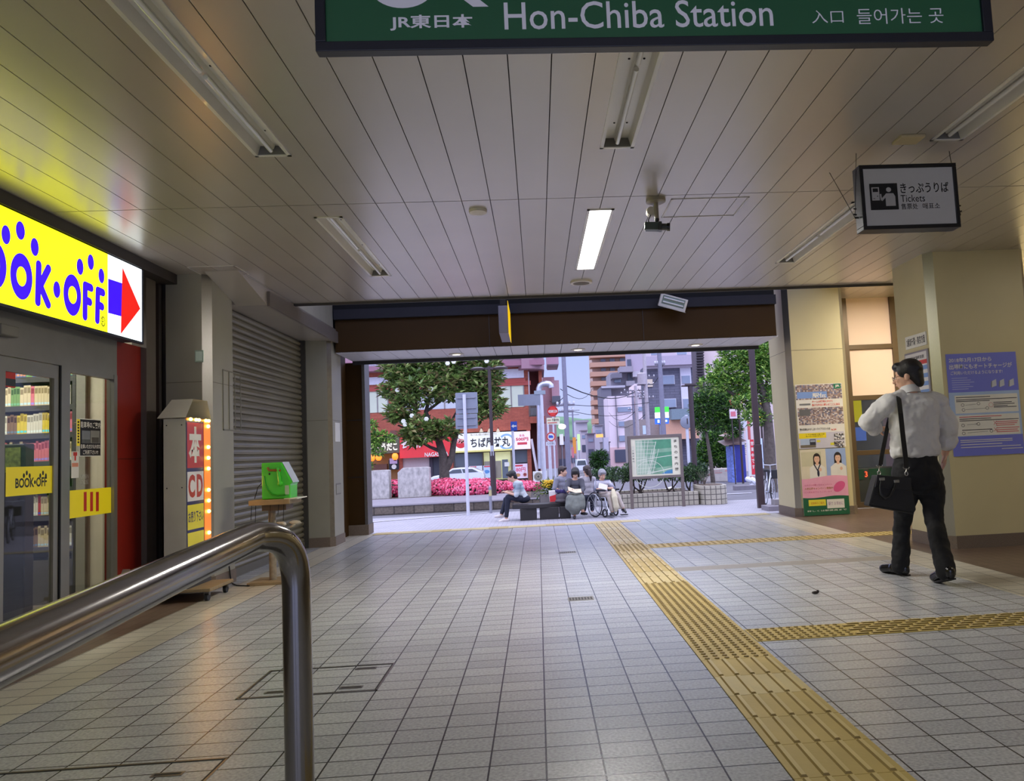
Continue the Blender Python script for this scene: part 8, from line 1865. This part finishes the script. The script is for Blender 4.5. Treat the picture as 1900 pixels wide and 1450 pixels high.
# elderly woman in the wheelchair
STB = tile_mat('navy_striped_blouse', (60, 64, 96), (206, 204, 214), (210, 208, 216), 30, .035, (0, 0), 0.0, .8, axes='YZ', bump=0, speck=.05, sscale=20)
BEI = mat('beige_slacks', (190, 178, 168), .85, var=.06, vscale=6)
pel = c_(1420, 470, .05)
t = seated('grey-haired elderly woman in striped blouse sitting in a wheelchair', c_(1410, 250, -.05), (.28, -.86, -.4), c_(1405, 305), (c_(1350, 330, .05), c_(1475, 330, .05)), (c_(1340, 410, -.1), c_(1530, 395, -.1)), (c_(1420, 400, -.35), c_(1475, 395, -.35)), pel,
       (c_(1480, 470, -.38), c_(1570, 465, -.38)), (c_(1520, 650, -.42), c_(1640, 610, -.42)), (c_(1490, 670, -.7), c_(1680, 660, -.65)), STB, BEI, HAIRG, 'short', 1.08, 1.0, handdir=((.8, -.2, .3), (-.8, -.2, .3)), folds=.008)
b = MB(); s = MB(); chain(s, [c_(1530, 420, -.42), c_(1545, 500, -.50), c_(1565, 600, -.50), c_(1560, 640, -.50)], [.05, .075, .07, .04], mat('pale_towel', (214, 204, 172), .9, var=.05), 12); tw = fuse(s, 'lap_towel', None, .013, 2, .02, .1); tag(tw, 'pale yellowish towel hanging over the knees of the elderly woman', 'towel')
pp = MB(); a = c_(1418, 375, -.42); pp.box(-.11, .11, -.002, .002, -.08, .08, flat((214, 210, 206), .6), Matrix.Translation(a) @ Euler((-.7, .3, 0)).to_matrix().to_4x4()); tag(pp.build('paper_sheet'), 'white paper sheet held by the elderly woman in the wheelchair', 'paper')
t = thing('wheelchair', 'wheelchair with large black tyres carrying the elderly woman', 'wheelchair', (c_(1400, 680).x, YE, PZ))
WCR = flat((40, 40, 44), .5); ZB = PZ
def wheel_at(c, r, nm, yaw):
    Mz = Matrix.Translation(c) @ Euler((0, 0, yaw)).to_matrix().to_4x4(); W2 = lambda x, z: Mz @ Vector((x, 0, z))
    b = MB(); b.tube([W2(r * math.cos(a), r * math.sin(a)) for a in [i * math.pi / 14 for i in range(29)]], .016 if r > .2 else .02, WCR, 8); wh = b.build(nm, t, smooth=True)
    if r > .2:
        b = MB(); b.tube([Mz @ Vector((r * .88 * math.cos(a), -.03, r * .88 * math.sin(a))) for a in [i * math.pi / 14 for i in range(29)]], .009, SIL, 6); b.build('push_rim', wh, smooth=True)
        b = MB()
        for i in range(14): a = i * math.pi / 7; b.tube([W2(0, 0), W2(r * math.cos(a), r * math.sin(a))], .002, SIL, 4)
        b.build('spokes', wh)
    else:
        b = MB(); b.ball(c, (.03, .015, .03), SIL, 10); b.build('hub', wh)
rw = .29; wheel_at(Vector((c_(1328, 600, -.25).x, YE - .25, ZB + rw + .016)), rw, 'rear_wheel', -1.0); wheel_at(Vector((c_(1400, 580, .25).x, YE + .2, ZB + rw + .016)), rw, 'rear_wheel', -1.0)
for cx, dy in ((1440, -.45), (1560, -.1)): wheel_at(Vector((c_(cx, 690, dy).x, YE + dy, ZB + .10)), .085, 'caster_wheel', -1.0)
b = MB(); P_ = lambda x, y, dy: c_(x, y, dy)
b.tube([P_(1335, 300, -.1), P_(1340, 430, -.15), P_(1350, 590, -.2)], .014, SIL, 8); b.tube([P_(1465, 300, .2), P_(1465, 430, .2), P_(1460, 590, .15)], .014, SIL, 8)
b.tube([P_(1345, 500, -.2), P_(1440, 500, -.45), P_(1465, 600, -.5), P_(1490, 670, -.6)], .013, SIL, 8); b.tube([P_(1465, 500, .15), P_(1575, 490, -.15), P_(1620, 600, -.3), P_(1640, 660, -.45)], .013, SIL, 8); b.tube([P_(1440, 500, -.45), P_(1440, 640, -.45)], .012, SIL, 8); b.tube([P_(1560, 500, -.1), P_(1560, 640, -.1)], .012, SIL, 8); b.tube([P_(1350, 585, -.2), P_(1460, 585, .15)], .012, SIL, 8)
b.build('frame', t, smooth=True)
b = MB(); b.add([P_(1345, 515, -.15), P_(1450, 520, -.4), P_(1570, 510, -.1), P_(1465, 505, .18), P_(1345, 530, -.15), P_(1450, 535, -.4), P_(1570, 525, -.1), P_(1465, 520, .18)], [(0, 1, 2, 3), (7, 6, 5, 4), (0, 4, 5, 1), (1, 5, 6, 2), (2, 6, 7, 3), (3, 7, 4, 0)], WCR); b.build('seat_sling', t)
b = MB(); b.add([P_(1338, 330, -.06), P_(1466, 330, .24), P_(1464, 500, .22), P_(1345, 500, -.1), P_(1338, 330, -.03), P_(1466, 330, .27), P_(1464, 500, .25), P_(1345, 500, -.07)], [(0, 1, 2, 3), (7, 6, 5, 4), (0, 4, 5, 1), (1, 5, 6, 2), (2, 6, 7, 3), (3, 7, 4, 0)], WCR); b.build('back_sling', t)
for x, y, dy in ((1500, 690, -.65), (1650, 680, -.5)):
    b = MB(); p = P_(x, y, dy); b.box(p.x - .09, p.x + .09, p.y - .1, p.y + .06, ZB + .04, ZB + .06, WCR); b.build('footrest', t, bevel=.006)
for a, c in (((1345, 415, -.2), (1440, 420, -.45)), ((1465, 415, .18), (1590, 405, -.15))):
    b = MB(); capsule(b, P_(*a), P_(*c), .025, .025, WCR, 10); b.build('armrest', t, smooth=True)

# bags and flowers on the bench
b = MB(); q0 = c_(832, 548, -.05); q1 = c_(900, 420, -.05); RW_ = flat((222, 214, 212), .5)
b.prism([(q0.x, q0.z), (q1.x + .02, q0.z), (q1.x - .02, q1.z), (q0.x - .02, q1.z)], -.16, 0, RW_, F_front(0, YE - .05, 0)); t = b.build('paper_bag', bevel=.01); tag(t, 'white and red bag standing on the bench beside the woman with the book', 'bag')
b = MB(); b.prism([(q0.x + .005, q0.z + .005), (q1.x + .012, q0.z + .005), (q1.x, q0.z + .18), (q0.x, q0.z + .14)], 0, .004, flat((206, 44, 50), .5), F_front(0, YE - .052, 0)); b.build('red_print', t)
s = MB(); ct = c_(965, 490, -.02); BGR = mat('grey_handbag', (92, 86, 90), .7, var=.08)
s.ball(ct, (.17, .11, .13), BGR, 14); s.ball(ct + Vector((0, 0, -.09)), (.19, .12, .06), BGR, 14); t = thing('handbag', 'soft grey handbag on the bench between the red bag and the reading woman', 'bag', (ct.x, ct.y, SEAT)); fuse(s, 'body', t, .014, 2, .015, .08)
b = MB(); b.tube([ct + Vector((-.11, -.04, .08)), ct + Vector((-.09, -.05, .2)), ct + Vector((.03, -.05, .22)), ct + Vector((.08, -.04, .1))], .009, BGR, 8); b.build('handle', t, smooth=True)
s = MB(); 
for i in range(6): s.ball(c_(915 + i * 16, 425 + (i % 2) * 10, -.06), (.06, .05, .045), mat('indigo_scarf', (56, 48, 96), .9, var=.1), 10)
tag(fuse(s, 'scarf', None, .014, 1, .02, .06), 'crumpled indigo scarf lying on top of the grey handbag', 'scarf')
YW = 20.7
def w_(cx, cy, dy=0): return ay(880 + cx * .1684, 840 + cy * .1684, YW + dy)
t = thing('flower_planter', 'grey planter of yellow flowers behind the bench', 'planter', (w_(800, 550).x, YW, PZ))
b = MB(); x0, x1 = w_(716, 500).x, w_(960, 500).x; b.box(x0, x1, YW - .3, YW + .5, PZ, w_(770, 457).z, tile_mat('planter_grey_block', (112, 106, 104), (126, 120, 116), (80, 76, 76), .4, .3, (0, PZ), .012, .8, axes='XZ', bump=.3)); b.build('box', t)
g = MB(); cs = [tuple(w_(x, y)) for x, y in ((775, 420), (840, 400), (910, 395), (960, 410))]; leaves(g, cs, [(.28, .3, .24)] * 4, 1100, .10, [leafm('flower_leaf', (120, 140, 70)), leafm('flower_leaf_light', (150, 162, 84)), LS[1]], RND, .3); g = g.build('foliage', t); g['kind'] = 'stuff'
g = MB()
for i in range(330):
    p = w_(RND.uniform(755, 985), RND.uniform(305, 385) , RND.uniform(-.3, .2)); g.ball(p, (.03, .03, .018), mat('yellow_flower', (226, 186, 40), .6, var=.1), 6)
g = g.build('blossoms', t); g['kind'] = 'stuff'
